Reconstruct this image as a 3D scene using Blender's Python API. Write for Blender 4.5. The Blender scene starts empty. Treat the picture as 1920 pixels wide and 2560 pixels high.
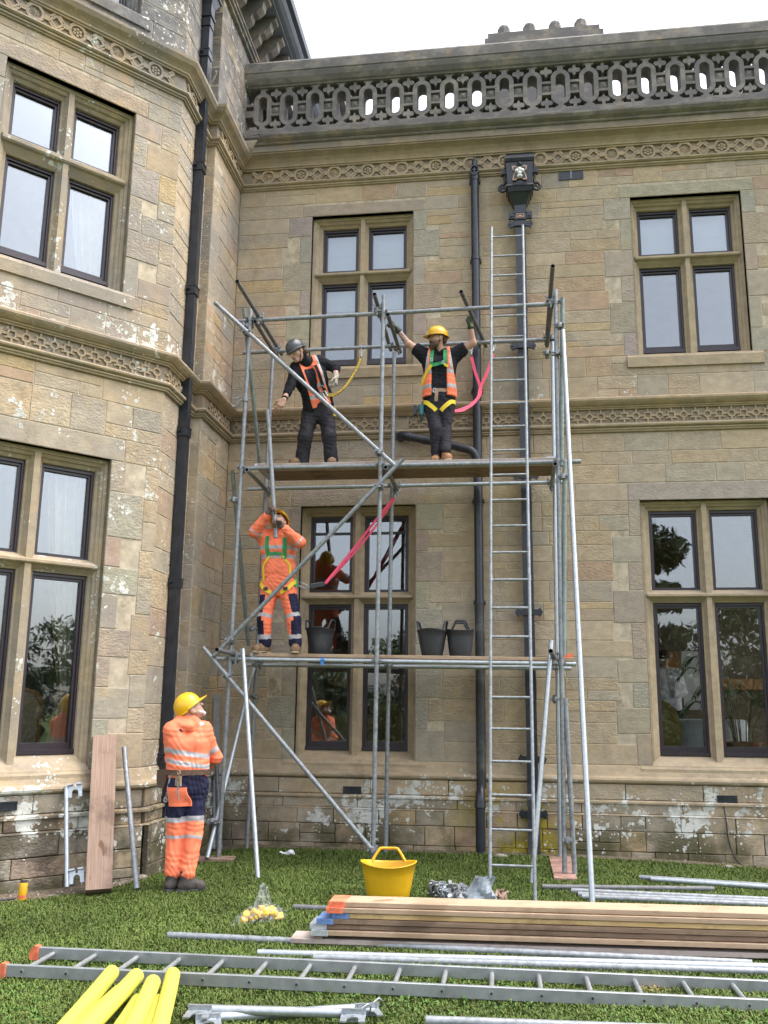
import bpy, math, random
import numpy as np
from mathutils import Vector, Matrix

R = math.radians
rnd = random.Random(7)
scene = bpy.context.scene
COL = scene.collection

# ------------------------------------------------------------------ camera
CAM = (0.0, -11.2156, 1.6)
cam_d = bpy.data.cameras.new('camera')
cam = bpy.data.objects.new('camera', cam_d); COL.objects.link(cam)
_p, _y, _r = R(12.02677751), R(-7.80297245), R(0.61250816)
_f = Vector((math.sin(_y)*math.cos(_p), math.cos(_y)*math.cos(_p), math.sin(_p)))
_ri = Vector((math.cos(_y), -math.sin(_y), 0)); _u = _ri.cross(_f)
_r2 = _ri*math.cos(_r)+_u*math.sin(_r); _u2 = -_ri*math.sin(_r)+_u*math.cos(_r)
_m = Matrix((_r2, _u2, -_f)).transposed().to_4x4(); _m.translation = CAM
cam.matrix_world = _m
cam_d.sensor_fit = 'VERTICAL'; cam_d.sensor_height = 36; cam_d.sensor_width = 27
cam_d.lens = 36*2299.47/2560
cam_d.clip_start = 0.05; cam_d.clip_end = 400
scene.camera = cam

# ------------------------------------------------------------------ sky, sun, exposure
SUN_EL, SUN_AZ = 62.0, 80.0      # azimuth clockwise from +Y; the veiled sun stands to the right of the house
world = bpy.data.worlds.new('World'); scene.world = world
world.use_nodes = True
wn = world.node_tree; wn.nodes.clear()
sky = wn.nodes.new('ShaderNodeTexSky'); sky.sky_type = 'NISHITA'; sky.sun_disc = False
sky.sun_elevation = R(SUN_EL); sky.sun_rotation = R(SUN_AZ)
sky.air_density = 1.0; sky.dust_density = 4.0; sky.ozone_density = 1.0
hsv = wn.nodes.new('ShaderNodeHueSaturation'); hsv.inputs['Saturation'].default_value = 0.38
hsv.inputs['Value'].default_value = 1.0
bg = wn.nodes.new('ShaderNodeBackground'); bg.inputs['Strength'].default_value = 0.15
wo = wn.nodes.new('ShaderNodeOutputWorld')
wn.links.new(sky.outputs[0], hsv.inputs['Color']); wn.links.new(hsv.outputs[0], bg.inputs['Color'])
wn.links.new(bg.outputs[0], wo.inputs['Surface'])
sun_d = bpy.data.lights.new('sun', 'SUN'); sun_d.energy = 0.5; sun_d.angle = R(50); sun_d.color = (1.0, 0.97, 0.92)
sun = bpy.data.objects.new('sun', sun_d); COL.objects.link(sun)
_s = Vector((math.sin(R(SUN_AZ))*math.cos(R(SUN_EL)), math.cos(R(SUN_AZ))*math.cos(R(SUN_EL)), math.sin(R(SUN_EL))))
sun.rotation_euler = _s.to_track_quat('Z', 'Y').to_euler()
vs = scene.view_settings
vs.view_transform = 'Standard'; vs.look = 'None'; vs.exposure = 2.05; vs.gamma = 1.0
vs.use_curve_mapping = False

# ------------------------------------------------------------------ node helper and materials
class NT:
    def __init__(s, name):
        s.m = bpy.data.materials.new(name); s.m.use_nodes = True
        s.t = s.m.node_tree; s.t.nodes.clear()
        s.out = s.t.nodes.new('ShaderNodeOutputMaterial')
    def n(s, typ, **kw):
        x = s.t.nodes.new(typ)
        for k, v in kw.items(): setattr(x, k, v)
        return x
    def put(s, sock, v):
        if hasattr(v, 'is_output'): s.t.links.new(v, sock)
        elif isinstance(v, (tuple, list)) and sock.type == 'RGBA' and len(v) == 3: sock.default_value = (*v, 1)
        else: sock.default_value = v
    def math(s, op, a, b=0.0, clamp=False):
        x = s.n('ShaderNodeMath', operation=op, use_clamp=clamp); s.put(x.inputs[0], a); s.put(x.inputs[1], b); return x.outputs[0]
    def pos(s): return s.n('ShaderNodeNewGeometry').outputs['Position']
    def obj(s): return s.n('ShaderNodeTexCoord').outputs['Object']
    def xyz(s, v=None):
        x = s.n('ShaderNodeSeparateXYZ'); s.put(x.inputs[0], v if v is not None else s.pos()); return x.outputs
    def scale(s, v, sc):
        x = s.n('ShaderNodeVectorMath', operation='MULTIPLY'); s.put(x.inputs[0], v); x.inputs[1].default_value = sc; return x.outputs[0]
    def add(s, v, w):
        x = s.n('ShaderNodeVectorMath', operation='ADD'); s.put(x.inputs[0], v); s.put(x.inputs[1], w); return x.outputs[0]
    def noise(s, v, sc, det=4.0, rough=0.55, col=False):
        x = s.n('ShaderNodeTexNoise'); s.put(x.inputs['Vector'], v); x.inputs['Scale'].default_value = sc
        x.inputs['Detail'].default_value = det; x.inputs['Roughness'].default_value = rough
        return x.outputs['Color' if col else 'Fac']
    def voro(s, v, sc, feat='F1'):
        x = s.n('ShaderNodeTexVoronoi', feature=feat); s.put(x.inputs['Vector'], v); x.inputs['Scale'].default_value = sc; return x.outputs
    def ss(s, v, a, b, lo=0.0, hi=1.0):
        x = s.n('ShaderNodeMapRange', interpolation_type='SMOOTHSTEP'); s.put(x.inputs[0], v)
        x.inputs[1].default_value = a; x.inputs[2].default_value = b; x.inputs[3].default_value = lo; x.inputs[4].default_value = hi
        return x.outputs[0]
    def mix(s, f, a, b, mode='MIX'):
        x = s.n('ShaderNodeMix', data_type='RGBA', blend_type=mode, clamp_factor=True)
        s.put(x.inputs[0], f); s.put(x.inputs[6], a); s.put(x.inputs[7], b); return x.outputs[2]
    def bump(s, h, st=0.3, dist=0.01, normal=None):
        x = s.n('ShaderNodeBump'); s.put(x.inputs['Height'], h); x.inputs['Strength'].default_value = st; x.inputs['Distance'].default_value = dist
        if normal is not None: s.put(x.inputs['Normal'], normal)
        return x.outputs[0]
    def bsdf(s, col, rough=0.7, metal=0.0, nrm=None, spec=None, **kw):
        x = s.n('ShaderNodeBsdfPrincipled'); s.put(x.inputs['Base Color'], col); s.put(x.inputs['Roughness'], rough); s.put(x.inputs['Metallic'], metal)
        if nrm is not None: s.put(x.inputs['Normal'], nrm)
        if spec is not None: s.put(x.inputs['Specular IOR Level'], spec)
        for k, v in kw.items(): s.put(x.inputs[k.replace('_', ' ')], v)
        s.t.links.new(x.outputs[0], s.out.inputs[0]); return s.m

def stone_material(name, source):
    """weathered sandstone; source: 'object' = Object Color, 'attr' = colour attribute tint, or a fixed colour"""
    t = NT(name); P = t.pos(); x, y, z = t.xyz(P)
    if source == 'object':
        oi = t.n('ShaderNodeObjectInfo'); base = oi.outputs['Color']; rough_ = t.ss(oi.outputs['Random'], 0.35, 0.65)
    elif source == 'attr':
        base = t.n('ShaderNodeAttribute', attribute_name='tint').outputs['Color']; rough_ = 0.5
    else:
        base = source; rough_ = 0.0
    Ps = t.scale(P, (1.0, 1.0, 1.5))
    grain = t.noise(Ps, 7.0, 6.0, 0.68)
    c = t.mix(t.ss(grain, 0.25, 0.75), t.mix(1.0, base, (0.80, 0.79, 0.78), 'MULTIPLY'), t.mix(1.0, base, (1.16, 1.15, 1.12), 'MULTIPLY'))
    # soft iron staining and grey weathering in clouds
    big = t.noise(P, 0.9, 4.0, 0.6)
    tower = t.ss(x, -3.3, -3.75)
    up = t.ss(z, 8.9, 9.25)
    upper = t.math('MULTIPLY', t.ss(z, 5.2, 5.6), t.ss(x, -1.4, -3.4))
    greyf = t.math('ADD', t.math('MULTIPLY', t.ss(big, 0.36, 0.62), t.math('ADD', 0.16, t.math('ADD', t.math('MULTIPLY', tower, 0.26), t.math('MULTIPLY', upper, 0.22)))), t.math('MULTIPLY', up, 0.50), True)
    c = t.mix(greyf, c, (0.215, 0.205, 0.195))
    c = t.mix(t.math('MULTIPLY', t.ss(t.noise(P, 2.3, 3.0, 0.7), 0.56, 0.72), 0.40), c, (0.42, 0.285, 0.14))
    dark = t.noise(t.scale(P, (1.0, 1.0, 0.45)), 3.1, 6.0, 0.72)
    c = t.mix(t.math('MULTIPLY', t.ss(dark, 0.54, 0.72), t.math('ADD', 0.26, t.math('MULTIPLY', t.ss(z, 1.0, 0.2), 0.45))), c, (0.09, 0.077, 0.062))
    grime = t.math('MULTIPLY', t.math('MULTIPLY', t.ss(z, 0.86, 0.50), t.ss(x, -2.9, -3.5)), t.ss(t.noise(P, 3.3, 5, 0.65), 0.36, 0.58))
    c = t.mix(t.math('MULTIPLY', grime, 0.82), c, (0.060, 0.050, 0.040))
    # black crust on the cornice and coping tops
    crust = t.noise(t.scale(P, (0.6, 1, 1)), 5.0, 5.0, 0.7)
    c = t.mix(t.math('MULTIPLY', t.math('MULTIPLY', t.ss(crust, 0.36, 0.56), up), 0.60), c, (0.085, 0.085, 0.092))
    # green damp at the foot and yellow algae beside the downpipe
    c = t.mix(t.math('MULTIPLY', t.ss(z, 0.75, 0.0), t.ss(t.noise(P, 1.7, 4, 0.6), 0.35, 0.6)), c, (0.085, 0.078, 0.040))
    yel = t.math('MULTIPLY', t.math('MULTIPLY', t.ss(x, -0.95, -0.15), t.ss(x, 0.75, 0.25)), t.math('MULTIPLY', t.ss(z, 0.86, 0.45), t.ss(y, -1.0, -0.5)))
    c = t.mix(t.math('MULTIPLY', yel, t.ss(t.noise(P, 2.6, 5, 0.7), 0.42, 0.60)), c, (0.30, 0.235, 0.03))
    # lichen: round pale discs and crusty sheets, thick on the plinth and the tower, sparse elsewhere
    warp = t.noise(P, 7.0, 3.0, 0.6, col=True)
    Pw = t.add(P, t.scale(warp, (0.045, 0.045, 0.045)))
    zone = t.math('ADD', t.math('MULTIPLY', t.ss(z, 1.10, 0.62), 0.90), t.math('MULTIPLY', tower, 0.50))
    zone = t.math('ADD', zone, t.math('MULTIPLY', t.math('MULTIPLY', t.ss(z, 6.05, 5.55), t.ss(z, 5.34, 5.44)), 0.42))
    zone = t.math('ADD', zone, t.math('MULTIPLY', t.ss(z, 9.2, 9.45), 0.10))
    zone = t.math('MULTIPLY', zone, t.math('SUBTRACT', 1.0, t.math('MULTIPLY', t.ss(z, 0.42, 0.05), 0.6)))
    clump = t.ss(t.noise(P, 1.6, 3.0, 0.6), 0.40, 0.66)
    dens = t.math('MULTIPLY', zone, t.math('ADD', 0.30, clump))
    def discs(sc, k, seed):
        vo = t.voro(t.add(Pw, (seed, seed*2, seed*3)), sc)
        rr = t.xyz(vo['Color'])[0]
        lim = t.math('MULTIPLY', t.math('SUBTRACT', dens, t.math('MULTIPLY', rr, 0.9)), k)
        return t.math('MULTIPLY', t.ss(t.math('SUBTRACT', lim, vo['Distance']), 0.0, 0.06), 1.0, True)
    d1 = discs(9.0, 0.55, 1.3); d2 = discs(24.0, 0.66, 4.1); d2 = t.math('MAXIMUM', d2, discs(15.0, 0.60, 7.7))
    sheet = t.ss(t.math('ADD', t.noise(Pw, 6.5, 6.0, 0.7), t.math('MULTIPLY', dens, 0.15)), 0.675, 0.70)
    sheet = t.math('MULTIPLY', sheet, t.ss(dens, 0.20, 0.42))
    li = t.math('MAXIMUM', t.math('MAXIMUM', d1, d2), sheet)
    lc = t.mix(t.ss(t.noise(P, 11.0, 2.0), 0.4, 0.65), (0.60, 0.60, 0.56), (0.44, 0.44, 0.39))
    c = t.mix(t.math('MULTIPLY', li, 0.92), c, lc)
    fine = t.noise(Ps, 30.0, 5.0, 0.7)
    tool = t.noise(t.scale(P, (1.0, 1.0, 1.7)), 24.0, 3.0, 0.6)
    h = t.math('ADD', t.math('MULTIPLY', fine, 0.45), t.math('MULTIPLY', tool, t.math('ADD', 0.35, t.math('MULTIPLY', rough_, 1.3))))
    h = t.math('ADD', h, t.math('MULTIPLY', li, 0.35))
    return t.bsdf(c, 0.92, 0.0, t.bump(h, 0.55, 0.018), 0.2)

def simple(name, col, rough=0.6, metal=0.0, var=0.12, sc=14.0, bump=0.0, spec=None, coords='obj', stretch=(1, 1, 1), dirt=None, dirtamt=0.5, **kw):
    t = NT(name); P = t.scale(t.obj() if coords == 'obj' else t.pos(), stretch)
    n = t.noise(P, sc, 4.0, 0.6)
    lo = tuple(max(0, c*(1-var)) for c in col); hi = tuple(min(1, c*(1+var)) for c in col)
    c = t.mix(t.ss(n, 0.3, 0.7), lo, hi)
    if dirt: c = t.mix(t.math('MULTIPLY', t.ss(t.noise(P, sc*0.37, 5, 0.7), 0.52, 0.68), dirtamt), c, dirt)
    rr = t.math('ADD', rough-0.08, t.math('MULTIPLY', n, 0.16))
    return t.bsdf(c, rr, metal, t.bump(n, bump, 0.006) if bump else None, spec, **kw)

M = {}
M['stone'] = stone_material('sandstone_block', 'object')
M['stone_stuff'] = stone_material('sandstone_block_joined', 'attr')
M['dressed'] = stone_material('sandstone_dressed', (0.365, 0.290, 0.195))
M['carved'] = stone_material('sandstone_carved', (0.372, 0.286, 0.188))
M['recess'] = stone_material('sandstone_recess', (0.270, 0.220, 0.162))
M['parapet'] = stone_material('sandstone_parapet', (0.300, 0.255, 0.208))
M['mortar'] = simple('lime_mortar', (0.42, 0.355, 0.265), 0.95, 0, 0.2, 9, 0.3, 0.1, 'pos', dirt=(0.20, 0.16, 0.11), dirtamt=0.8)
M['joinery'] = simple('plum_paint', (0.022, 0.014, 0.020), 0.38, 0, 0.2, 20, 0.05, None, 'pos')
M['iron'] = simple('black_paint_iron', (0.016, 0.019, 0.027), 0.33, 0, 0.3, 12, 0.06, None, 'pos', dirt=(0.05, 0.05, 0.055), dirtamt=0.5)
M['iron_old'] = simple('black_paint_old', (0.022, 0.023, 0.025), 0.5, 0, 0.3, 8, 0.15, None, 'pos', dirt=(0.10, 0.105, 0.10), dirtamt=0.6)
M['plastic_pipe'] = simple('black_plastic', (0.02, 0.022, 0.03), 0.35, 0, 0.15, 10)
M['crest'] = simple('crest_paint', (0.62, 0.62, 0.60), 0.5, 0, 0.1, 30, 0.1)
M['crest_tan'] = simple('crest_tan', (0.38, 0.24, 0.17), 0.5, 0, 0.1, 30, 0.1)
M['galv'] = simple('galvanised_steel', (0.235, 0.25, 0.265), 0.5, 0.35, 0.22, 26, 0.05, None, 'pos', dirt=(0.12, 0.12, 0.12), dirtamt=0.55)
M['galv_new'] = simple('galvanised_new', (0.38, 0.41, 0.435), 0.36, 0.6, 0.12, 30, 0.04, None, 'pos', dirt=(0.25, 0.27, 0.29), dirtamt=0.4)
M['galv_green'] = simple('galvanised_weathered', (0.19, 0.225, 0.215), 0.6, 0.3, 0.2, 18, 0.05, None, 'pos', dirt=(0.10, 0.115, 0.10), dirtamt=0.5)
M['galv_dark'] = simple('galvanised_grimy', (0.14, 0.14, 0.145), 0.6, 0.35, 0.25, 20, 0.05, None, 'pos', dirt=(0.07, 0.05, 0.04), dirtamt=0.6)
M['coupler'] = simple('coupler_steel', (0.26, 0.27, 0.285), 0.5, 0.45, 0.3, 40, 0.1, None, 'pos', dirt=(0.12, 0.07, 0.05), dirtamt=0.6)
M['alu'] = simple('aluminium', (0.30, 0.315, 0.32), 0.42, 0.5, 0.1, 12, 0.03, None, 'pos', dirt=(0.18, 0.19, 0.19), dirtamt=0.5)
M['hole'] = simple('dark_bore', (0.02, 0.018, 0.018), 0.8)
def wood(name, a, b, dirt, axis=(0.35, 9, 9)):
    t = NT(name); P = t.obj()
    g = t.noise(t.scale(P, axis), 6.0, 6.0, 0.65); k = t.noise(t.scale(P, (2.5, 8, 8)), 1.6, 2.0, 0.5)
    c = t.mix(t.ss(g, 0.3, 0.7), a, b); c = t.mix(t.math('MULTIPLY', t.ss(k, 0.66, 0.74), 0.75), c, (0.12, 0.055, 0.025))
    c = t.mix(t.math('MULTIPLY', t.ss(t.noise(P, 2.2, 5, 0.7), 0.5, 0.66), 0.6), c, dirt)
    return t.bsdf(c, 0.8, 0, t.bump(g, 0.25, 0.004), 0.25)
M['wood'] = wood('fresh_softwood', (0.34, 0.235, 0.155), (0.43, 0.315, 0.215), (0.24, 0.16, 0.10))
M['wood2'] = wood('yellow_softwood', (0.50, 0.33, 0.14), (0.60, 0.44, 0.22), (0.25, 0.15, 0.07))
M['wood_old'] = wood('old_softwood', (0.24, 0.160, 0.120), (0.36, 0.25, 0.19), (0.13, 0.085, 0.065))
M['wood_grey'] = wood('grey_softwood', (0.34, 0.28, 0.25), (0.44, 0.37, 0.33), (0.2, 0.16, 0.14))
M['wood_dark'] = wood('dark_softwood', (0.17, 0.115, 0.08), (0.27, 0.185, 0.12), (0.09, 0.06, 0.045))
M['red_end'] = simple('orange_red_paint', (0.62, 0.14, 0.06), 0.7, 0, 0.25, 30, dirt=(0.55, 0.35, 0.25))
M['blue_end'] = simple('blue_paint', (0.09, 0.17, 0.36), 0.7, 0, 0.25, 30, dirt=(0.3, 0.33, 0.36))
M['band'] = simple('board_end_band', (0.44, 0.46, 0.48), 0.45, 0.5, 0.2, 30, dirt=(0.2, 0.2, 0.22))
M['yellow'] = simple('yellow_plastic', (0.60, 0.34, 0.008), 0.42, 0, 0.06, 8)
M['helmet_yellow'] = simple('helmet_yellow', (0.66, 0.37, 0.007), 0.3, 0, 0.05, 8)
M['helmet_black'] = simple('helmet_grey', (0.045, 0.05, 0.055), 0.42, 0, 0.2, 20)
M['foam'] = simple('yellow_foam', (0.50, 0.47, 0.075), 0.85, 0, 0.05, 180, 0.35, 0.2)
M['rubber'] = simple('black_rubber', (0.022, 0.026, 0.03), 0.6, 0, 0.2, 12, dirt=(0.06, 0.06, 0.06))
M['orange'] = simple('hivis_orange', (0.86, 0.205, 0.105), 0.75, 0, 0.07, 9, 0.12, 0.2, 'pos')
M['silver'] = simple('reflective_tape', (0.36, 0.345, 0.36), 0.5, 0.0, 0.12, 30)
M['navy'] = simple('navy_cloth', (0.016, 0.016, 0.040), 0.85, 0, 0.25, 12, 0.15, 0.2, 'pos')
M['black_cloth'] = simple('black_cloth', (0.012, 0.012, 0.016), 0.85, 0, 0.3, 14, 0.2, 0.2, 'pos')
M['charcoal'] = simple('charcoal_cloth', (0.026, 0.024, 0.030), 0.85, 0, 0.3, 12, 0.2, 0.2, 'pos', dirt=(0.07, 0.06, 0.06), dirtamt=0.5)
M['skin'] = simple('skin', (0.46, 0.27, 0.20), 0.5, 0, 0.08, 30, 0.05, 0.35, 'pos')
M['skin_ink'] = simple('tattooed_skin', (0.22, 0.17, 0.155), 0.5, 0, 0.5, 60)
M['lips'] = simple('lip_skin', (0.36, 0.15, 0.13), 0.5)
M['eye'] = simple('eye', (0.25, 0.22, 0.2), 0.15, 0, 0.6, 160)
M['hair'] = simple('brown_hair', (0.075, 0.04, 0.022), 0.75, 0, 0.4, 60, 0.6)
M['white_beard'] = simple('white_beard', (0.50, 0.46, 0.43), 0.8, 0, 0.2, 60, 0.5)
M['boot_brown'] = simple('brown_boot', (0.19, 0.115, 0.06), 0.75, 0, 0.25, 20, 0.2)
M['boot_tan'] = simple('tan_boot', (0.27, 0.135, 0.055), 0.7, 0, 0.2, 20, 0.2)
M['boot_dark'] = simple('dark_boot', (0.050, 0.042, 0.038), 0.75, 0, 0.25, 20, 0.2)
M['sole'] = simple('boot_sole', (0.06, 0.058, 0.055), 0.8)
M['sole_tan'] = simple('boot_sole_tan', (0.35, 0.27, 0.18), 0.8)
M['glove_grey'] = simple('dirty_grey_glove', (0.13, 0.085, 0.075), 0.8, 0, 0.4, 40, 0.2)
M['glove_pale'] = simple('pale_glove', (0.38, 0.33, 0.28), 0.8, 0, 0.3, 30, 0.2)
M['glove_tan'] = simple('brown_glove', (0.34, 0.20, 0.14), 0.75, 0, 0.35, 40, 0.2)
M['glove_green'] = simple('green_black_glove', (0.03, 0.035, 0.025), 0.75, 0, 0.3, 40, 0.2, dirt=(0.30, 0.42, 0.10), dirtamt=0.9)
M['green_web'] = simple('green_webbing', (0.012, 0.22, 0.065), 0.7, 0, 0.15, 60, 0.2)
M['yellow_web'] = simple('yellow_webbing', (0.72, 0.52, 0.03), 0.7, 0, 0.12, 60, 0.2)
M['gold_rope'] = simple('old_gold_rope', (0.36, 0.25, 0.035), 0.8, 0, 0.35, 70, 0.4)
M['pink'] = simple('pink_webbing', (0.75, 0.075, 0.15), 0.7, 0, 0.1, 60, 0.1)
M['leather'] = simple('brown_leather', (0.085, 0.045, 0.028), 0.6, 0, 0.25, 30, 0.2)
M['tan_leather'] = simple('tan_leather', (0.30, 0.20, 0.13), 0.65, 0, 0.2, 30, 0.2)
M['label'] = simple('white_label', (0.72, 0.72, 0.74), 0.5, 0, 0.05, 60)
M['teal'] = simple('teal_plastic', (0.02, 0.13, 0.15), 0.45)
M['white'] = simple('white_paint', (0.72, 0.73, 0.74), 0.5, 0, 0.05, 20)
M['blind'] = simple('white_blind', (0.50, 0.53, 0.57), 0.8, 0, 0.03, 5)
M['curtain'] = simple('cream_curtain', (0.58, 0.54, 0.42), 0.9, 0, 0.08, 8)
M['curtain_gold'] = simple('gold_curtain', (0.33, 0.25, 0.10), 0.8, 0, 0.12, 8)
M['panel'] = simple('grey_green_panelling', (0.16, 0.17, 0.14), 0.6, 0, 0.1, 5)
M['panel_line'] = simple('panel_line', (0.05, 0.055, 0.045), 0.6)
M['room'] = simple('brown_room', (0.20, 0.155, 0.11), 0.8, 0, 0.15, 3)
M['room_pale'] = simple('room_plaster', (0.35, 0.33, 0.30), 0.9, 0, 0.1, 3)
M['gilt'] = simple('gilt_wood', (0.42, 0.20, 0.07), 0.45)
M['brocade'] = simple('brocade', (0.45, 0.36, 0.24), 0.8, 0, 0.2, 26)
M['olive'] = simple('olive_slipcover', (0.30, 0.23, 0.07), 0.9, 0, 0.15, 6)
M['linen'] = simple('white_linen', (0.60, 0.63, 0.68), 0.9, 0, 0.05, 6)
M['gold_cloth'] = simple('gold_cloth', (0.42, 0.33, 0.17), 0.9, 0, 0.15, 8)
M['palm'] = simple('palm_leaf', (0.055, 0.125, 0.038), 0.5, 0, 0.35, 9)
M['cane'] = simple('palm_stem', (0.22, 0.17, 0.08), 0.6, 0, 0.3, 20)
M['shirt_white'] = simple('white_shirt', (0.62, 0.58, 0.62), 0.85, 0, 0.06, 8)
M['terracotta'] = simple('terracotta', (0.28, 0.13, 0.07), 0.8)
M['bag_caps'] = simple('orange_yellow_caps', (0.85, 0.50, 0.03), 0.45, 0, 0.2, 30)
M['soil'] = simple('gravelly_soil', (0.14, 0.11, 0.08), 0.95, 0, 0.4, 40, 0.5, 0.1, 'pos', dirt=(0.25, 0.23, 0.2))
M['pebble'] = simple('pebble', (0.28, 0.25, 0.21), 0.9, 0, 0.35, 30, 0.2)
M['sawdust'] = simple('sawdust', (0.42, 0.25, 0.11), 0.95, 0, 0.3, 60, 0.6)
M['lead'] = simple('roof_lead', (0.13, 0.14, 0.16), 0.6, 0.2, 0.15, 4)
M['bark'] = simple('bark', (0.09, 0.07, 0.05), 0.95, 0, 0.3, 8)
M['rust'] = simple('rusty_ply', (0.34, 0.20, 0.16), 0.8, 0, 0.3, 9, 0.2, dirt=(0.2, 0.07, 0.04))
M['blue_tape'] = simple('blue_tape', (0.02, 0.16, 0.42), 0.5)
M['flame'] = None

def lamp_material():
    t = NT('lamp_flame'); e = t.n('ShaderNodeEmission'); e.inputs[0].default_value = (1.0, 0.55, 0.22, 1); e.inputs[1].default_value = 12
    t.t.links.new(e.outputs[0], t.out.inputs[0]); return t.m
M['flame'] = lamp_material()

def glass_material(name, base, tint):
    t = NT(name)
    tr = t.n('ShaderNodeBsdfTransparent'); tr.inputs[0].default_value = (*tint, 1)
    gl = t.n('ShaderNodeBsdfGlossy'); gl.inputs['Roughness'].default_value = 0.012; gl.inputs['Color'].default_value = (0.90, 0.94, 1.0, 1)
    P = t.pos(); w = t.noise(P, 2.2, 2.0, 0.5)
    t.t.links.new(t.bump(w, 0.06, 0.02), gl.inputs['Normal'])
    fr = t.n('ShaderNodeFresnel'); fr.inputs['IOR'].default_value = 1.52
    f = t.math('ADD', t.math('MULTIPLY', fr.outputs[0], 1.6), base, True)
    mx = t.n('ShaderNodeMixShader'); t.put(mx.inputs[0], f)
    t.t.links.new(tr.outputs[0], mx.inputs[1]); t.t.links.new(gl.outputs[0], mx.inputs[2])
    t.t.links.new(mx.outputs[0], t.out.inputs[0]); return t.m
M['glass'] = glass_material('window_glass', 0.06, (0.86, 0.88, 0.87))

def film_material():
    t = NT('clear_polythene')
    tr = t.n('ShaderNodeBsdfTransparent'); tr.inputs[0].default_value = (0.93, 0.94, 0.95, 1)
    pr = t.n('ShaderNodeBsdfPrincipled'); pr.inputs['Base Color'].default_value = (0.62, 0.65, 0.66, 1); pr.inputs['Roughness'].default_value = 0.25
    w = t.noise(t.pos(), 38.0, 3.0, 0.6); t.t.links.new(t.bump(w, 0.6, 0.01), pr.inputs['Normal'])
    mx = t.n('ShaderNodeMixShader'); t.put(mx.inputs[0], t.ss(w, 0.42, 0.8, 0.03, 0.42))
    t.t.links.new(tr.outputs[0], mx.inputs[1]); t.t.links.new(pr.outputs[0], mx.inputs[2]); t.t.links.new(mx.outputs[0], t.out.inputs[0]); return t.m
M['film'] = film_material()

def lawn_material():
    t = NT('lawn'); P = t.pos(); n = t.noise(P, 1.1, 4, 0.6); n2 = t.noise(P, 24, 3, 0.6)
    c = t.mix(t.ss(n, 0.35, 0.65), (0.060, 0.090, 0.022), (0.090, 0.125, 0.034)); c = t.mix(t.ss(n2, 0.45, 0.7), c, (0.045, 0.060, 0.018))
    return t.bsdf(c, 0.95, 0, t.bump(n2, 0.6, 0.02), 0.1)
M['lawn'] = lawn_material()
def blade_material():
    t = NT('grass_blade'); a = t.n('ShaderNodeAttribute', attribute_name='tint').outputs['Color']
    P = t.pos(); c = t.mix(t.ss(t.noise(P, 1.3, 4, 0.6), 0.35, 0.65), t.mix(1.0, a, (0.80, 0.78, 0.70), 'MULTIPLY'), t.mix(1.0, a, (1.15, 1.12, 1.0), 'MULTIPLY'))
    return t.bsdf(c, 0.6, 0, None, 0.25)
M['blade'] = blade_material()
def leaf_material(name, a, b):
    t = NT(name); P = t.pos(); c = t.mix(t.ss(t.noise(P, 0.7, 3, 0.6), 0.35, 0.65), a, b); return t.bsdf(c, 0.7, 0, None, 0.2)
M['leaf'] = leaf_material('tree_leaf', (0.030, 0.050, 0.016), (0.065, 0.095, 0.030))
M['needle'] = leaf_material('tree_needle', (0.016, 0.030, 0.014), (0.040, 0.060, 0.026))

# ------------------------------------------------------------------ geometry helpers
V = Vector
def link(o, parent=None):
    COL.objects.link(o)
    if parent is not None: o.parent = parent
    return o
def tag(o, label=None, cat=None, group=None, kind=None):
    if label: o['label'] = label
    if cat: o['category'] = cat
    if group: o['group'] = group
    if kind: o['kind'] = kind
    return o
def thing(name, label, cat, group=None, loc=(0, 0, 0)):
    o = bpy.data.objects.new(name, None); o.empty_display_size = 0.1; o.location = loc
    link(o); return tag(o, label, cat, group)
def frame_of(z, x=None):
    z = V(z).normalized()
    if x is None: x = V((0, 0, 1)) if abs(z.z) < 0.9 else V((1, 0, 0))
    x = V(x); x = (x - z*x.dot(z)).normalized(); return x, z.cross(x), z

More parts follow.
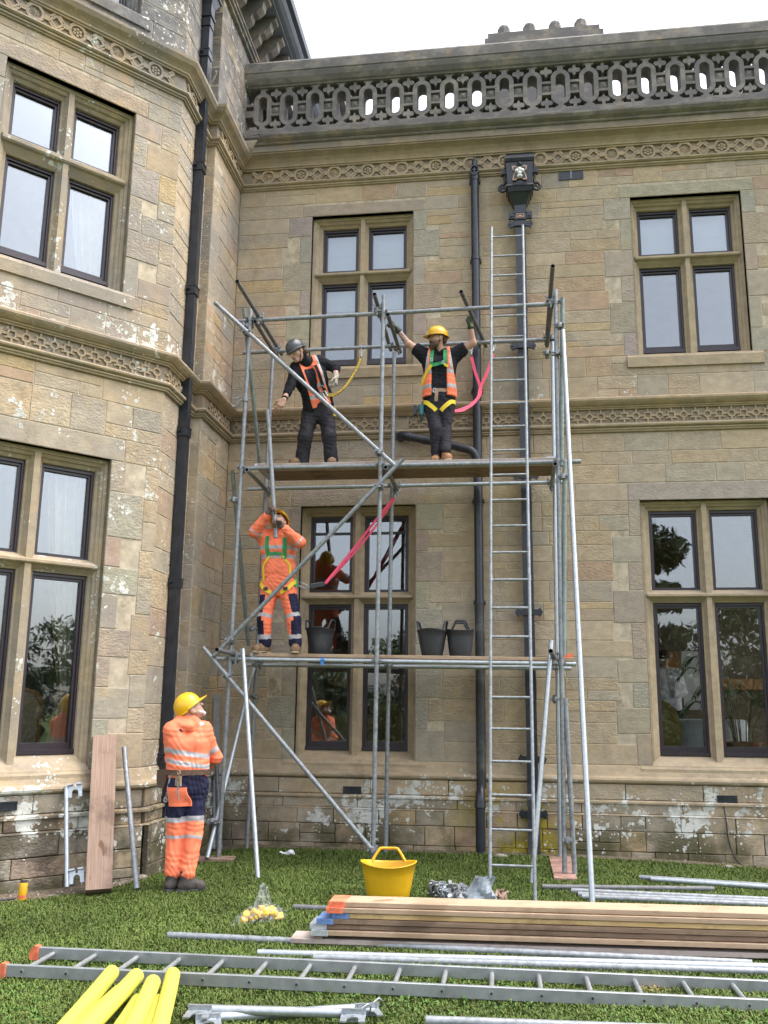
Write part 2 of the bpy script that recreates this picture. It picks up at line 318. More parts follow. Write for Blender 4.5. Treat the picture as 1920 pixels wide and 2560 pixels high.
class MB:
    """collects polygons; build() links them as ONE mesh object (world coordinates; a parent Empty may stand anywhere)"""
    def __init__(s): s.v = []; s.f = []; s.mi = []; s.sm = []
    def poly(s, pts, mi=0, smooth=False):
        b = len(s.v); s.v += [tuple(p) for p in pts]; s.f.append(tuple(range(b, b+len(pts)))); s.mi.append(mi); s.sm.append(smooth)
    def raw(s, vs_, fs, mi=0, smooth=False):
        b = len(s.v); s.v += [tuple(p) for p in vs_]
        for f in fs: s.f.append(tuple(i+b for i in f)); s.mi.append(mi); s.sm.append(smooth)
    def box(s, lo, hi, mi=0, T=None):
        (x0, y0, z0), (x1, y1, z1) = lo, hi
        p = [V(q) for q in ((x0,y0,z0),(x1,y0,z0),(x1,y1,z0),(x0,y1,z0),(x0,y0,z1),(x1,y0,z1),(x1,y1,z1),(x0,y1,z1))]
        if T: p = [T(q) for q in p]
        s.raw(p, [(0,3,2,1),(4,5,6,7),(0,1,5,4),(1,2,6,5),(2,3,7,6),(3,0,4,7)], mi)
    def beam(s, a, b, w, h, mi=0, up=(0, 0, 1), ch=0.0):
        """box beam from a to b; w across, h along 'up'"""
        a, b = V(a), V(b); z = (b-a).normalized(); u = V(up); u = (u-z*u.dot(z)).normalized(); x = u.cross(z)
        if ch:
            q = [(-w/2+ch,-h/2),(w/2-ch,-h/2),(w/2,-h/2+ch),(w/2,h/2-ch),(w/2-ch,h/2),(-w/2+ch,h/2),(-w/2,h/2-ch),(-w/2,-h/2+ch)]
        else: q = [(-w/2,-h/2),(w/2,-h/2),(w/2,h/2),(-w/2,h/2)]
        n = len(q); vs_ = [a+x*i+u*j for i, j in q]+[b+x*i+u*j for i, j in q]
        s.raw(vs_, [(i,(i+1)%n,n+(i+1)%n,n+i) for i in range(n)]+[tuple(range(n))[::-1], tuple(range(n, 2*n))], mi)
    def tube(s, a, b, r, n=12, mi=0, hollow=False, wall=0.004, mi_in=None, cap=True, r2=None):
        a, b = V(a), V(b); x, y, z = frame_of(b-a); r2 = r if r2 is None else r2
        cs = [(math.cos(2*math.pi*i/n), math.sin(2*math.pi*i/n)) for i in range(n)]
        vs_ = [a+(x*c+y*q)*r for c, q in cs]+[b+(x*c+y*q)*r2 for c, q in cs]
        s.raw(vs_, [(i,(i+1)%n,n+(i+1)%n,n+i) for i in range(n)], mi, True)
        if hollow:
            for e, o, sg, rr in ((a, z, 1, r), (b, -z, 1, r2)):
                ri = rr-wall; d = o*0.09
                ring = [e+(x*c+y*q)*rr for c, q in cs]+[e+(x*c+y*q)*ri for c, q in cs]
                s.raw(ring, [(i,(i+1)%n,n+(i+1)%n,n+i) for i in range(n)], mi)
                inn = [e+(x*c+y*q)*ri for c, q in cs]+[e+d+(x*c+y*q)*ri for c, q in cs]
                s.raw(inn, [(i,(i+1)%n,n+(i+1)%n,n+i) for i in range(n)]+[tuple(range(n, 2*n))], mi if mi_in is None else mi_in, True)
        elif cap:
            s.raw(vs_, [tuple(range(n))[::-1], tuple(range(n, 2*n))], mi)
    def path(s, pts, r, n=8, mi=0, cap=True, flat=None):
        """tube along a polyline; flat=(w,t,normal) makes a ribbon of width w, thickness t instead"""
        pts = [V(p) for p in pts]; rings = []
        prev = None
        for i, p in enumerate(pts):
            d = (pts[min(i+1, len(pts)-1)]-pts[max(i-1, 0)]).normalized()
            if flat:
                nrm = flat[2][i] if isinstance(flat[2], list) else flat[2]
                nrm = V(nrm); nrm = (nrm-d*nrm.dot(d)).normalized(); x = d.cross(nrm); w, t = flat[0]/2, flat[1]/2
                ring = [p+x*w+nrm*t, p-x*w+nrm*t, p-x*w-nrm*t, p+x*w-nrm*t]
            else:
                if prev is None: x, y, _ = frame_of(d)
                else:
                    x = (prev-d*prev.dot(d)).normalized(); y = d.cross(x)
                prev = x
                rr = r[i] if isinstance(r, (list, tuple)) else r
                ring = [p+(x*math.cos(2*math.pi*k/n)+y*math.sin(2*math.pi*k/n))*rr for k in range(n)]
            rings.append(ring)
        m = len(rings[0]); vs_ = [q for g in rings for q in g]
        fs = [(i*m+k, i*m+(k+1)%m, (i+1)*m+(k+1)%m, (i+1)*m+k) for i in range(len(rings)-1) for k in range(m)]
        s.raw(vs_, fs, mi, not flat)
        if cap: s.raw(vs_, [tuple(range(m))[::-1], tuple(range(len(vs_)-m, len(vs_)))], mi)
    def lathe(s, prof, c=(0, 0, 0), n=24, mi=0, axis=None, sx=1.0, sy=1.0):
        """prof: list of (radius, height)"""
        c = V(c); X, Y, Z = (V((1,0,0)), V((0,1,0)), V((0,0,1))) if axis is None else axis
        vs_ = [c+X*(r*sx*math.cos(2*math.pi*k/n))+Y*(r*sy*math.sin(2*math.pi*k/n))+Z*h for r, h in prof for k in range(n)]
        fs = [(i*n+k, i*n+(k+1)%n, (i+1)*n+(k+1)%n, (i+1)*n+k) for i in range(len(prof)-1) for k in range(n)]
        s.raw(vs_, fs, mi, True)
    def prism(s, poly, T, d0, d1, mi=0):
        """2-D polygon (convex or simple) pushed from depth d0 (front) to d1; T(a, b, depth) gives world points"""
        n = len(poly); vs_ = [T(a, b, d0) for a, b in poly]+[T(a, b, d1) for a, b in poly]
        s.raw(vs_, [tuple(range(n))]+[(i,(i+1)%n,n+(i+1)%n,n+i) for i in range(n)], mi)
    def ring(s, outer, inner, T, d0, d1, mi=0, smooth=False):
        """closed band between two outlines of equal count"""
        n = len(outer)
        vs_ = [T(a, b, d0) for a, b in outer]+[T(a, b, d0) for a, b in inner]+[T(a, b, d1) for a, b in outer]+[T(a, b, d1) for a, b in inner]
        fs = []
        for i in range(n):
            j = (i+1) % n; fs += [(i, j, n+j, n+i), (i, 2*n+i, 2*n+j, j), (n+i, n+j, 3*n+j, 3*n+i)]
        s.raw(vs_, fs, mi, smooth)
    def build(s, name, mats, parent=None, color=None):
        me = bpy.data.meshes.new(name); me.from_pydata(s.v, [], s.f)
        mats = mats if isinstance(mats, (list, tuple)) else [mats]
        for m in mats: me.materials.append(m)
        if len(mats) > 1: me.polygons.foreach_set('material_index', s.mi)
        me.polygons.foreach_set('use_smooth', s.sm); me.update()
        o = bpy.data.objects.new(name, me); link(o)
        if parent is not None: attach(o, parent)
        if color: o.color = (*color, 1)
        return o
def attach(o, parent):
    """parent an object modelled in world coordinates"""
    w = V((0, 0, 0)); q = parent
    while q is not None: w += q.location; q = q.parent
    o.parent = parent; o.location = -w
def np_mesh(name, v, f, mats, parent=None, mi=None, smooth=True):
    """fast mesh from arrays: v (N,3), f (M,k)"""
    me = bpy.data.meshes.new(name); k = f.shape[1]
    me.vertices.add(len(v)); me.vertices.foreach_set('co', np.ascontiguousarray(v, np.float32).ravel())
    me.loops.add(f.size); me.loops.foreach_set('vertex_index', np.ascontiguousarray(f, np.int32).ravel())
    me.polygons.add(len(f)); me.polygons.foreach_set('loop_start', np.arange(0, f.size, k, dtype=np.int32))
    me.polygons.foreach_set('loop_total', np.full(len(f), k, np.int32))
    for m in (mats if isinstance(mats, (list, tuple)) else [mats]): me.materials.append(m)
    if mi is not None: me.polygons.foreach_set('material_index', np.ascontiguousarray(mi, np.int32))
    me.polygons.foreach_set('use_smooth', np.full(len(f), smooth, bool)); me.update(calc_edges=True); me.validate()
    o = bpy.data.objects.new(name, me); link(o)
    if parent is not None: attach(o, parent)
    return o
def circle(cx, cz, r, n=24, a0=0.0): return [(cx+r*math.cos(a0+2*math.pi*i/n), cz+r*math.sin(a0+2*math.pi*i/n)) for i in range(n)]
def bez(a, b, c, n=10):
    a, b, c = V(a), V(b), V(c); return [a*(1-t)**2+b*2*t*(1-t)+c*t*t for t in [i/n for i in range(n+1)]]
def smooth_path(pts, n=6):
    """Catmull-Rom through the points"""
    p = [V(q) for q in pts]; p = [p[0]*2-p[1]]+p+[p[-1]*2-p[-2]]; out = []
    for i in range(1, len(p)-2):
        for k in range(n):
            t = k/n; a, b, c, d = p[i-1], p[i], p[i+1], p[i+2]
            out.append(((b*2)+(c-a)*t+(a*2-b*5+c*4-d)*t*t+(b*3-a-c*3+d)*t**3)*0.5)
    out.append(p[-2]); return out
def gz(x, y):
    """height of the lawn"""
    def s(a, b, v): v = min(1, max(0, (v-a)/(b-a))); return v*v*(3-2*v)
    h = -0.055*s(0.6, 3.0, x)*s(-2.6, -0.6, y)-0.05*s(-3.1, -3.9, x)*s(-4.6, -2.6, y)-0.03*s(-3.0, -3.6, x)
    return h+0.012*math.sin(1.7*x+0.6*y)*math.sin(1.3*y-0.4*x)*s(-1.2, -3.5, y)

# ------------------------------------------------------------------ the house: back range and canted tower
TH = R(42.0)
BO = V((-3.71, -2.02, 0)); BD = V((-math.sin(TH), -math.cos(TH), 0)); BN = V((math.cos(TH), -math.sin(TH), 0)); BL = 2.54
P4 = BO+BD*BL
class Face:
    """a wall plane: W(u, out, z)"""
    def __init__(s, o, d, n): s.o, s.d, s.n = V(o), V(d).normalized(), V(n).normalized()
    def W(s, u, out, z): return s.o+s.d*u+s.n*out+V((0, 0, z))
    def T(s, a, b, dep): return s.W(a, -dep, b)
    def __call__(s, p): return s.W(p[0], p[1], p[2])
WING = Face((0, 0, 0), (1, 0, 0), (0, -1, 0))
BAY = Face(BO, BD, BN)
RET = Face((-3.6, 0, 0), (0, -1, 0), (1, 0, 0))          # return wall of the tower towards the corner, u = -y
PIER = Face((-3.72, -1.1, 0), (1, 0, 0), (0, -1, 0))     # narrow front of the pier
SIDE = Face((-3.715, -1.1, 0), (0, -1, 0), (1, 0, 0))    # side of the bay behind the downpipe, u = -1.1-y
FRONT = Face(P4, (-1, 0, 0), (0, -1, 0))                 # front of the bay, outside the frame
wing = thing('mansion_wing', 'two storey sandstone range with pierced parapet behind the scaffold', 'building')
tower = thing('canted_tower', 'taller canted stone bay at the left with lichened walls', 'building', loc=(-3.7, -2.0, 0))

# the plan line runs right to left; left of travel is outdoors
PLAN = [V((6.0, 0, 0)), V((-3.6, 0, 0)), V((-3.6, -1.1, 0)), V((-3.715, -1.1, 0)), BO.copy(), P4, P4+V((-3.0, 0, 0))]
def offset_plan(out, pts=PLAN):
    res = []
    for i, p in enumerate(pts):
        ns = []
        for a, b in ((i-1, i), (i, i+1)):
            if a >= 0 and b < len(pts):
                t = (pts[b]-pts[a]).normalized(); ns.append(V((-t.y, t.x, 0)))
        if len(ns) == 1: res.append(p+ns[0]*out)
        else: res.append(p+(ns[0]+ns[1])*(out/(1+ns[0].dot(ns[1]))))
    return res
def sweep(mb, prof, i0, i1, mi=0, pts=PLAN, cuts=None):
    """moulding: profile [(out, z)] swept along plan corners i0..i1 with mitred corners"""
    rows = [[o+V((0, 0, z)) for o in offset_plan(out, pts)[i0:i1+1]] for out, z in prof]
    k = i1-i0+1
    for a in range(len(rows)-1):
        for j in range(k-1):
            mb.raw([rows[a][j], rows[a][j+1], rows[a+1][j+1], rows[a+1][j]], [(0, 1, 2, 3)], mi)
def mould(name, prof, mat, n_wing=True, n_tower=True):
    if n_wing:
        mb = MB(); sweep(mb, prof, 0, 1); mb.build(name, mat, wing)
    if n_tower:
        mb = MB(); sweep(mb, prof, 1, 6); mb.build(name, mat, tower)

STONES = [(0.365, 0.305, 0.228), (0.350, 0.298, 0.228), (0.378, 0.312, 0.225), (0.340, 0.296, 0.238), (0.358, 0.308, 0.240), (0.372, 0.316, 0.240), (0.345, 0.288, 0.218), (0.360, 0.298, 0.212)]
RED = [(0.350, 0.262, 0.195), (0.340, 0.262, 0.200), (0.362, 0.275, 0.195)]
GOLD = [(0.378, 0.298, 0.185), (0.370, 0.296, 0.190)]
GREY = [(0.315, 0.288, 0.242), (0.325, 0.295, 0.245), (0.305, 0.276, 0.235)]
def pick(r, reds=0.13, greys=0.12):
    q = r.random(); c = r.choice(RED if q < reds else GOLD if q < reds+0.07 else GREY if q < reds+0.07+greys else STONES)
    k = r.uniform(0.94, 1.06); return (c[0]*k*1.09, c[1]*k*1.03, c[2]*k*0.94)
def breaks(z0, z1, r, lo, hi):
    n = max(1, round((z1-z0)/((lo+hi)/2))); w = [r.uniform(0.72, 1.28) for _ in range(n)]; s = sum(w); z = z0; out = [z0]
    for k in w: z += (z1-z0)*k/s; out.append(z)
    return out
def ashlar(u0, u1, zs, openings, r, lo=0.17, hi=0.27, wl=0.30, wh=0.72, quoin=0.0):
    """list of (u0, u1, z0, z1) blocks: courses between the z breaks, snecked here and there, cut round the openings"""
    out = []
    zb = []
    for a, b in zip(zs[:-1], zs[1:]): zb += breaks(a, b, r, lo, hi)[:-1]
    zb.append(zs[-1])
    for ci, (a, b) in enumerate(zip(zb[:-1], zb[1:])):
        iv = [(u0, u1)]
        for (p, q, s_, t_) in openings:
            if s_ < b-0.01 and t_ > a+0.01:
                nv = []
                for (c, d) in iv:
                    if q <= c or p >= d: nv.append((c, d))
                    else:
                        if p-c > 0.02: nv.append((c, p))
                        if d-q > 0.02: nv.append((q, d))
                iv = nv
        for (c, d) in iv:
            L = d-c; x = c; cuts = [c]
            while d-x > wh*1.25:
                x += r.uniform(wl, wh); cuts.append(x)
            if d-cuts[-1] < wl*0.6 and len(cuts) > 1: cuts.pop()
            cuts.append(d)
            for (e, g) in zip(cuts[:-1], cuts[1:]):
                if b-a > 0.21 and g-e > 0.42 and r.random() < 0.26:
                    m = a+(b-a)*r.uniform(0.35, 0.65); x2 = e+(g-e)*r.uniform(0.35, 0.65)
                    if r.random() < 0.5: out += [(e, g, a, m), (e, x2, m, b), (x2, g, m, b)]
                    else: out += [(e, g, m, b), (e, x2, a, m), (x2, g, a, m)]
                else: out.append((e, g, a, b))
    return out
def block_geo(F, rect, r, j=0.0036, proud=0.0, deep=0.05, out=0.0):
    a, b, c, d = rect; a += j; b -= j; c += j; d -= j; q = r.uniform(-0.0010, 0.0025)+proud+out
    k = lambda: r.uniform(-0.0025, 0.0025); ch = 0.006
    o = [(a+k(), c+k()), (b+k(), c+k()), (b+k(), d+k()), (a+k(), d+k())]
    inn = [(o[0][0]+ch, o[0][1]+ch), (o[1][0]-ch, o[1][1]+ch), (o[2][0]-ch, o[2][1]-ch), (o[3][0]+ch, o[3][1]-ch)]
    vs_ = [F.W(u, q+r.uniform(-0.001, 0.001), z) for u, z in inn]+[F.W(u, q-0.0045, z) for u, z in o]+[F.W(u, q-deep, z) for u, z in o]
    fs = [(0, 1, 2, 3)]+[(i, (i+1) % 4, 4+(i+1) % 4, 4+i)[::-1] for i in range(4)]+[(4+i, 4+(i+1) % 4, 8+(i+1) % 4, 8+i)[::-1] for i in range(4)]
    return vs_, fs
_quota = {}
def lay(parent, jobs, limit=296):
    """jobs: (face, rect, colour, proud, out, weight). Largest in view become objects named stone; the rest one joined mesh"""
    r = random.Random(11)
    jobs = sorted(jobs, key=lambda q: -q[5]); left = MB(); tint = []
    for i, (F, rect, col, proud, out, w) in enumerate(jobs):
        vs_, fs = block_geo(F, rect, r, proud=proud, out=out)
        if i < limit:
            me = bpy.data.meshes.new('stone'); me.from_pydata([tuple(v) for v in vs_], [], fs); me.materials.append(M['stone'])
            o = bpy.data.objects.new('stone', me); link(o); attach(o, parent); o.color = (*col, 1)
        else:
            left.raw(vs_, fs); tint += [col]*len(vs_)
    if left.v:
        o = left.build('stone', M['stone_stuff'], parent); o['kind'] = 'stuff'
        at = o.data.color_attributes.new('tint', 'FLOAT_COLOR', 'POINT')
        at.data.foreach_set('color', np.array([(*c, 1) for c in tint], np.float32).ravel())

def slab(mb, F, u0, u1, z0, z1, openings, front=-0.009, back=-0.36):
    """mortar-faced wall body with rectangular holes, as butted boxes"""
    us = sorted({u0, u1, *[o[0] for o in openings], *[o[1] for o in openings]}); 
    for a, b in zip(us[:-1], us[1:]):
        holes = sorted([(o[2], o[3]) for o in openings if o[0] <= a+1e-6 and o[1] >= b-1e-6]); z = z0
        for (p, q) in holes+[(z1, z1)]:
            if p-z > 0.001:
                vs_ = [F.W(u, o, w) for o in (front, back) for (u, w) in ((a, z), (b, z), (b, p), (a, p))]
                mb.raw(vs_, [(0,1,2,3),(4,7,6,5),(0,4,5,1),(1,5,6,2),(2,6,7,3),(3,7,4,0)])
            z = q

# window openings on each face
ZU, ZL = (5.965, 8.155), (0.985, 4.10)
W1 = (-2.565, -1.182, *ZU); W2 = (1.660, 3.040, *ZU); W3 = (-2.603, -1.140, *ZL); W4 = (1.598, 3.095, *ZL); W5 = (4.9, 5.6, *ZL)
B1 = (0.560, 1.985, *ZU); B2 = (0.545, 1.995, *ZL); B3 = (0.600, 1.94, 9.42, 11.0)
F1 = (0.60, 2.40, *ZU); F2 = (0.60, 2.40, *ZL)  # front windows out of view, added to let daylight into the bay rooms

r = random.Random(5)
jobs = []
def wall_jobs(F, u0, u1, zs, ops, lo=0.17, hi=0.27, wl=0.30, wh=0.72, reds=0.13, greys=0.12, proud=0.0, out=0.0, vis=lambda u, z: 1.0):
    rects = ashlar(u0, u1, zs, ops, r, lo, hi, wl, wh)
    return [(F, q, pick(r, reds, greys), proud, out, (q[1]-q[0])*(q[3]-q[2])*vis((q[0]+q[1])/2, (q[2]+q[3])/2)) for q in rects]
def dress(F, W, c, head=0.24):
    """lintel and long-and-short jamb stones round an opening; returns jobs and the area they fill"""
    u0, u1, z0, z1 = W; js = []; fill = [(u0, u1, z0, z1), (u0-0.14, u1+0.16, z1, z1+head)]
    js.append((F, (u0-0.14, u1+0.16, z1, z1+head), c(), 0.001, 0, 9))
    z = z0; k = 0
    zsb = breaks(z0, z1, r, 0.28, 0.40)
    for a, b in zip(zsb[:-1], zsb[1:]):
        wl_, wr_ = (0.34, 0.16) if k % 2 else (0.16, 0.33)
        wl_ *= r.uniform(0.9, 1.15); wr_ *= r.uniform(0.9, 1.15)
        js += [(F, (u0-wl_, u0, a, b), c(), 0.001, 0, 3), (F, (u1, u1+wr_, a, b), c(), 0.001, 0, 3)]
        fill += [(u0-wl_, u0, a, b), (u1, u1+wr_, a, b)]; k += 1
    return js, fill
pale = lambda: tuple(v*r.uniform(0.95, 1.05) for v in r.choice([(0.330, 0.290, 0.232), (0.340, 0.296, 0.232), (0.325, 0.288, 0.236), (0.345, 0.298, 0.225), (0.335, 0.270, 0.205)]))
seen = lambda u, z: 1.0 if -3.6 < u < 3.6 else 0.05
fills = []
for W in (W1, W2, W3, W4):
    j_, f_ = dress(WING, W, pale, 0.22 if W in (W3, W4) else 0.17); jobs += j_; fills += f_
jobs += wall_jobs(WING, -3.6, 6.0, [5.405, 5.70, 5.965, 8.155, 8.595], fills, 0.17, 0.27, vis=seen)
jobs += wall_jobs(WING, -3.6, 6.0, [0.985, 4.10, 4.32, 4.72, 4.965], fills, 0.17, 0.27, vis=seen, reds=0.10)
# plinth stones, two projections
jobs += wall_jobs(WING, -3.6, 6.0, [0.607, 0.782], [], 0.17, 0.2, 0.6, 1.3, 0.05, 0.2, 0, 0.07, vis=seen)
jobs += wall_jobs(WING, -3.6, 6.0, [0.455, 0.60], [], 0.15, 0.2, 0.6, 1.2, 0.1, 0.3, 0, 0.085, vis=seen)
jobs += wall_jobs(WING, -3.6, 6.0, [-0.16, 0.06, 0.443], [], 0.13, 0.2, 0.26, 0.6, 0.1, 0.35, 0, 0.13, vis=seen)
lay(wing, jobs)
jobs = []
fills = []
for W in (B1, B2):
    j_, f_ = dress(BAY, W, pale, 0.24 if W is B2 else 0.2); jobs += j_; fills += f_
inb = lambda u, z: 1.0 if u < 2.1 else 0.05
jobs += wall_jobs(BAY, 0.0, BL, [9.19, 9.42], [], 0.2, 0.26, vis=inb, greys=0.3)
jobs += wall_jobs(BAY, 0.0, BL, [9.42, 11.0, 11.3], [B3], 0.2, 0.3, vis=inb, greys=0.3)
jobs += wall_jobs(BAY, 0.0, BL, [5.42, 5.965, 8.155, 8.595], fills, 0.22, 0.33, 0.32, 0.75, 0.16, 0.22, vis=inb)
jobs += wall_jobs(BAY, 0.0, BL, [0.985, 4.10, 4.34, 4.72, 4.965], fills, 0.24, 0.36, 0.32, 0.75, 0.08, 0.14, vis=inb)
jobs += wall_jobs(BAY, 0.0, BL, [0.607, 0.782], [], 0.17, 0.2, 0.6, 1.2, 0.05, 0.3, 0, 0.07, vis=inb)
jobs += wall_jobs(BAY, 0.0, BL, [0.455, 0.60], [], 0.15, 0.2, 0.5, 1.0, 0.1, 0.4, 0, 0.085, vis=inb)
jobs += wall_jobs(BAY, 0.0, BL, [-0.16, 0.06, 0.443], [], 0.16, 0.25, 0.3, 0.6, 0.1, 0.5, 0, 0.13, vis=inb)
for F, L in ((SIDE, 0.92), (RET, 1.1), (PIER, 0.12)):
    w = (lambda u, z: 0.6) if F is not PIER else (lambda u, z: 1.5)
    for zz, lo_, hi_ in (([9.19, 11.3], 0.26, 0.4), ([5.42, 8.595], 0.22, 0.34), ([0.985, 4.965], 0.26, 0.38)):
        jobs += wall_jobs(F, 0.0, L, zz, [], lo_, hi_, 0.30, 0.55, 0.12, 0.3, vis=w)
    jobs += wall_jobs(F, 0.0, L, [0.607, 0.782], [], 0.17, 0.2, 0.5, 1.2, 0.05, 0.3, 0, 0.07, vis=w)
    jobs += wall_jobs(F, 0.0, L, [0.455, 0.60], [], 0.15, 0.2, 0.5, 1.0, 0.1, 0.4, 0, 0.085, vis=w)
    jobs += wall_jobs(F, 0.0, L, [-0.16, 0.06, 0.443], [], 0.16, 0.25, 0.3, 0.6, 0.1, 0.5, 0, 0.13, vis=w)
back_up = Face((-3.6, 4.0, 0), (0, -1, 0), (1, 0, 0))
jobs += wall_jobs(back_up, 0.0, 4.0, [9.5, 11.3], [], 0.26, 0.4, 0.4, 0.7, 0.1, 0.3, vis=lambda u, z: 0.2)
lay(tower, jobs)

# wall bodies
mb = MB(); slab(mb, WING, -3.6, 6.0, 0.0, 9.4, [W1, W2, W3, W4], front=-0.0055); mb.build('wall', M['mortar'], wing)
mb = MB(); slab(mb, BAY, 0.0, BL, -0.3, 11.6, [B1, B2, B3], front=-0.0055)
for F, L in ((SIDE, 0.92), (RET, 1.0995), (PIER, 0.119)): slab(mb, F, -0.345 if F is RET else 0.0005, L, -0.3, 11.6, [], front=-0.0055, back=-0.3)
slab(mb, FRONT, 0.0, 3.0, -0.3, 11.6, [F1, F2], front=-0.002)
slab(mb, back_up, 0.0, 3.999, 9.3, 11.6, [], front=-0.0055, back=-0.3)
mb.build('wall', M['mortar'], tower)

# mouldings
mould('plinth_roll', [(0.0, 0.984), (0.012, 0.975), (0.05, 0.868), (0.075, 0.862), (0.105, 0.850), (0.115, 0.828), (0.108, 0.806), (0.09, 0.792), (0.072, 0.785), (0.04, 0.784)], M['dressed'])
mould('plinth_chamfer', [(0.066, 0.606), (0.10, 0.600), (0.112, 0.592), (0.112, 0.570), (0.088, 0.5995)], M['dressed'])
mould('plinth_weathering', [(0.08, 0.456), (0.132, 0.449), (0.136, 0.444), (0.05, 0.443)], M['dressed'])
mould('string_roll', [(0.0, 4.964), (0.03, 4.970), (0.034, 4.988), (0.05, 4.992), (0.054, 5.008), (0.03, 5.012), (0.055, 5.018), (0.078, 5.030), (0.084, 5.046), (0.076, 5.062), (0.05, 5.072), (0.018, 5.086)], M['dressed'])
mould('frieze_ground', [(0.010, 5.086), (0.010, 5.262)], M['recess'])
mould('string_cornice', [(0.010, 5.258), (0.042, 5.258), (0.045, 5.274), (0.062, 5.276), (0.066, 5.292), (0.090, 5.298), (0.125, 5.325), (0.145, 5.348), (0.147, 5.372), (0.12, 5.392), (0.0, 5.422)], M['carved'])
mould('frieze_roll', [(0.0, 8.585), (0.022, 8.588), (0.026, 8.604), (0.044, 8.608), (0.048, 8.626), (0.03, 8.630), (0.06, 8.636), (0.078, 8.650), (0.078, 8.668), (0.055, 8.682), (0.018, 8.690)], M['dressed'])
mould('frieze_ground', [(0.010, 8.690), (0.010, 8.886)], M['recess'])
mould('frieze_cornice', [(0.010, 8.882), (0.046, 8.882), (0.050, 8.900), (0.066, 8.903), (0.070, 8.925), (0.095, 8.950), (0.145, 8.985), (0.175, 9.03), (0.178, 9.065), (0.12, 9.10), (0.0, 9.19)], M['carved'], n_wing=False)
mould('cornice', [(0.010, 8.882), (0.046, 8.882), (0.050, 8.900), (0.066, 8.903), (0.068, 8.925), (0.085, 8.955), (0.125, 8.995), (0.185, 9.025), (0.205, 9.032), (0.207, 9.050), (0.222, 9.052), (0.226, 9.138)], M['carved'], n_tower=False)
mould('cornice_crown', [(0.226, 9.138), (0.250, 9.141), (0.262, 9.152), (0.262, 9.166), (0.278, 9.170), (0.318, 9.188), (0.348, 9.218), (0.352, 9.240), (0.335, 9.252), (0.10, 9.402)], M['parapet'], n_tower=False)

# carved friezes: raised ribs standing on the sunk ground
def star(F, u, z, R_, mb, h0, h1, n=6):
    c = F.W(u, h1, z)
    for i in range(n):
        a = math.pi/2+2*math.pi*i/n; da = math.pi/n
        p = F.W(u+R_*math.cos(a), h0, z+R_*math.sin(a))
        for s_ in (-1, 1):
            q = F.W(u+R_*0.42*math.cos(a+s_*da), h0, z+R_*0.42*math.sin(a+s_*da)); mb.poly([c, p, q] if s_ > 0 else [c, q, p])
def rosette(F, u, z, R_, mb, h0, h1):
    for i in range(6):
        a = math.pi/2+math.pi*i/3; cx, cz = u+R_*0.56*math.cos(a), z+R_*0.56*math.sin(a)
        o = circle(cx, cz, R_*0.36, 10); k = [F.W(p, h0, q) for p, q in o]; t_ = [F.W(cx+(p-cx)*0.62, h1, cz+(q-cz)*0.62) for p, q in o]
        mb.raw(k+t_, [(j, (j+1) % 10, 10+(j+1) % 10, 10+j) for j in range(10)]+[tuple(range(10, 20))])
    o = circle(u, z, R_*0.2, 8); mb.prism(o, F.T, -h1, -h0)
def motif_upper(F, u, flower):
    """ring with star or rosette, half-lozenges left and right"""
    mb = MB(); z = 8.788; H = 0.034; h0 = 0.010
    mb.ring(circle(u, z, 0.094, 28), circle(u, z, 0.071, 28), F.T, -H, -h0)
    (star if flower == 0 else rosette)(F, u, z, 0.069, mb, h0, H-0.004)
    for s_ in (-1, 1):
        uu = u+s_*0.233                                      # lozenge centre: this motif owns the near half
        e = 0.088; i_ = 0.052
        T = lambda a, b, d, uu=uu: F.W(uu-s_*a, -d, z+b)
        mb.prism([(0, e), (0, i_), (i_, 0), (e, 0)], T, -H, -h0); mb.prism([(0, -e), (e, 0), (i_, 0), (0, -i_)], T, -H, -h0)
        # ribs from the lozenge to the ring, widening to the rails
        mb.prism([(e-0.012, 0.030), (e-0.012, -0.030), (0.150, -0.030), (0.150, 0.030)], T, -H+0.001, -h0)
        for q in (-1, 1):
            mb.prism([(0.012, q*0.094), (0.012, q*0.080), (0.062, q*0.034), (0.088, q*0.034), (0.040, q*0.094)], T, -H+0.0015, -h0)
            mb.prism([(0.205, q*0.094), (0.180, q*0.094), (0.135, q*0.046), (0.150, q*0.030)], T, -H+0.0005, -h0)
    return mb
def motif_lower(F, u):
    """small ring then square frame, joined by stepped ribs: one repeat of the string course fret"""
    mb = MB(); z = 5.168; H = 0.030; h0 = 0.010; T = F.T
    mb.ring(circle(u, z, 0.050, 20), circle(u, z, 0.028, 20), T, -H, -h0)
    sq = lambda c, e: [(c-e, z-e), (c+e, z-e), (c+e, z+e), (c-e, z+e)]
    uq = u+0.140
    mb.ring(sq(uq, 0.046), sq(uq, 0.027), T, -H, -h0)
    for c in (u, uq):
        for q in (-1, 1): mb.box((c-0.011, h0, z+q*0.0655-0.0205), (c+0.011, H-0.001, z+q*0.0655+0.0205), 0, F)
    for a, b in ((u+0.045, uq-0.045), (uq+0.045, u+0.28-0.045)):
        mb.box((a, h0, z-0.014), (b, H-0.0015, z+0.014), 0, F)
    for q in (-1, 1):
        mb.box((uq-0.068, h0, z-0.05), (uq-0.047, H-0.002, z-0.03), 0, F) if q < 0 else mb.box((uq+0.047, h0, z-0.05), (uq+0.068, H-0.002, z-0.03), 0, F)
    return mb
def put_frieze(F, parent, u0, u1, first_low, first_up, k0=0):
    u = first_low
    while u < u1-0.19 and u > u0-0.01: motif_lower(F, u).build('frieze_fret', M['carved'], parent); u += 0.2835
    u = first_up; k = k0
    while u < u1-0.2: motif_upper(F, u, k % 2).build('frieze_rosette' if k % 2 else 'frieze_star', M['carved'], parent); u += 0.4655; k += 1
put_frieze(WING, wing, -3.6, 5.0, -3.502, -3.205)
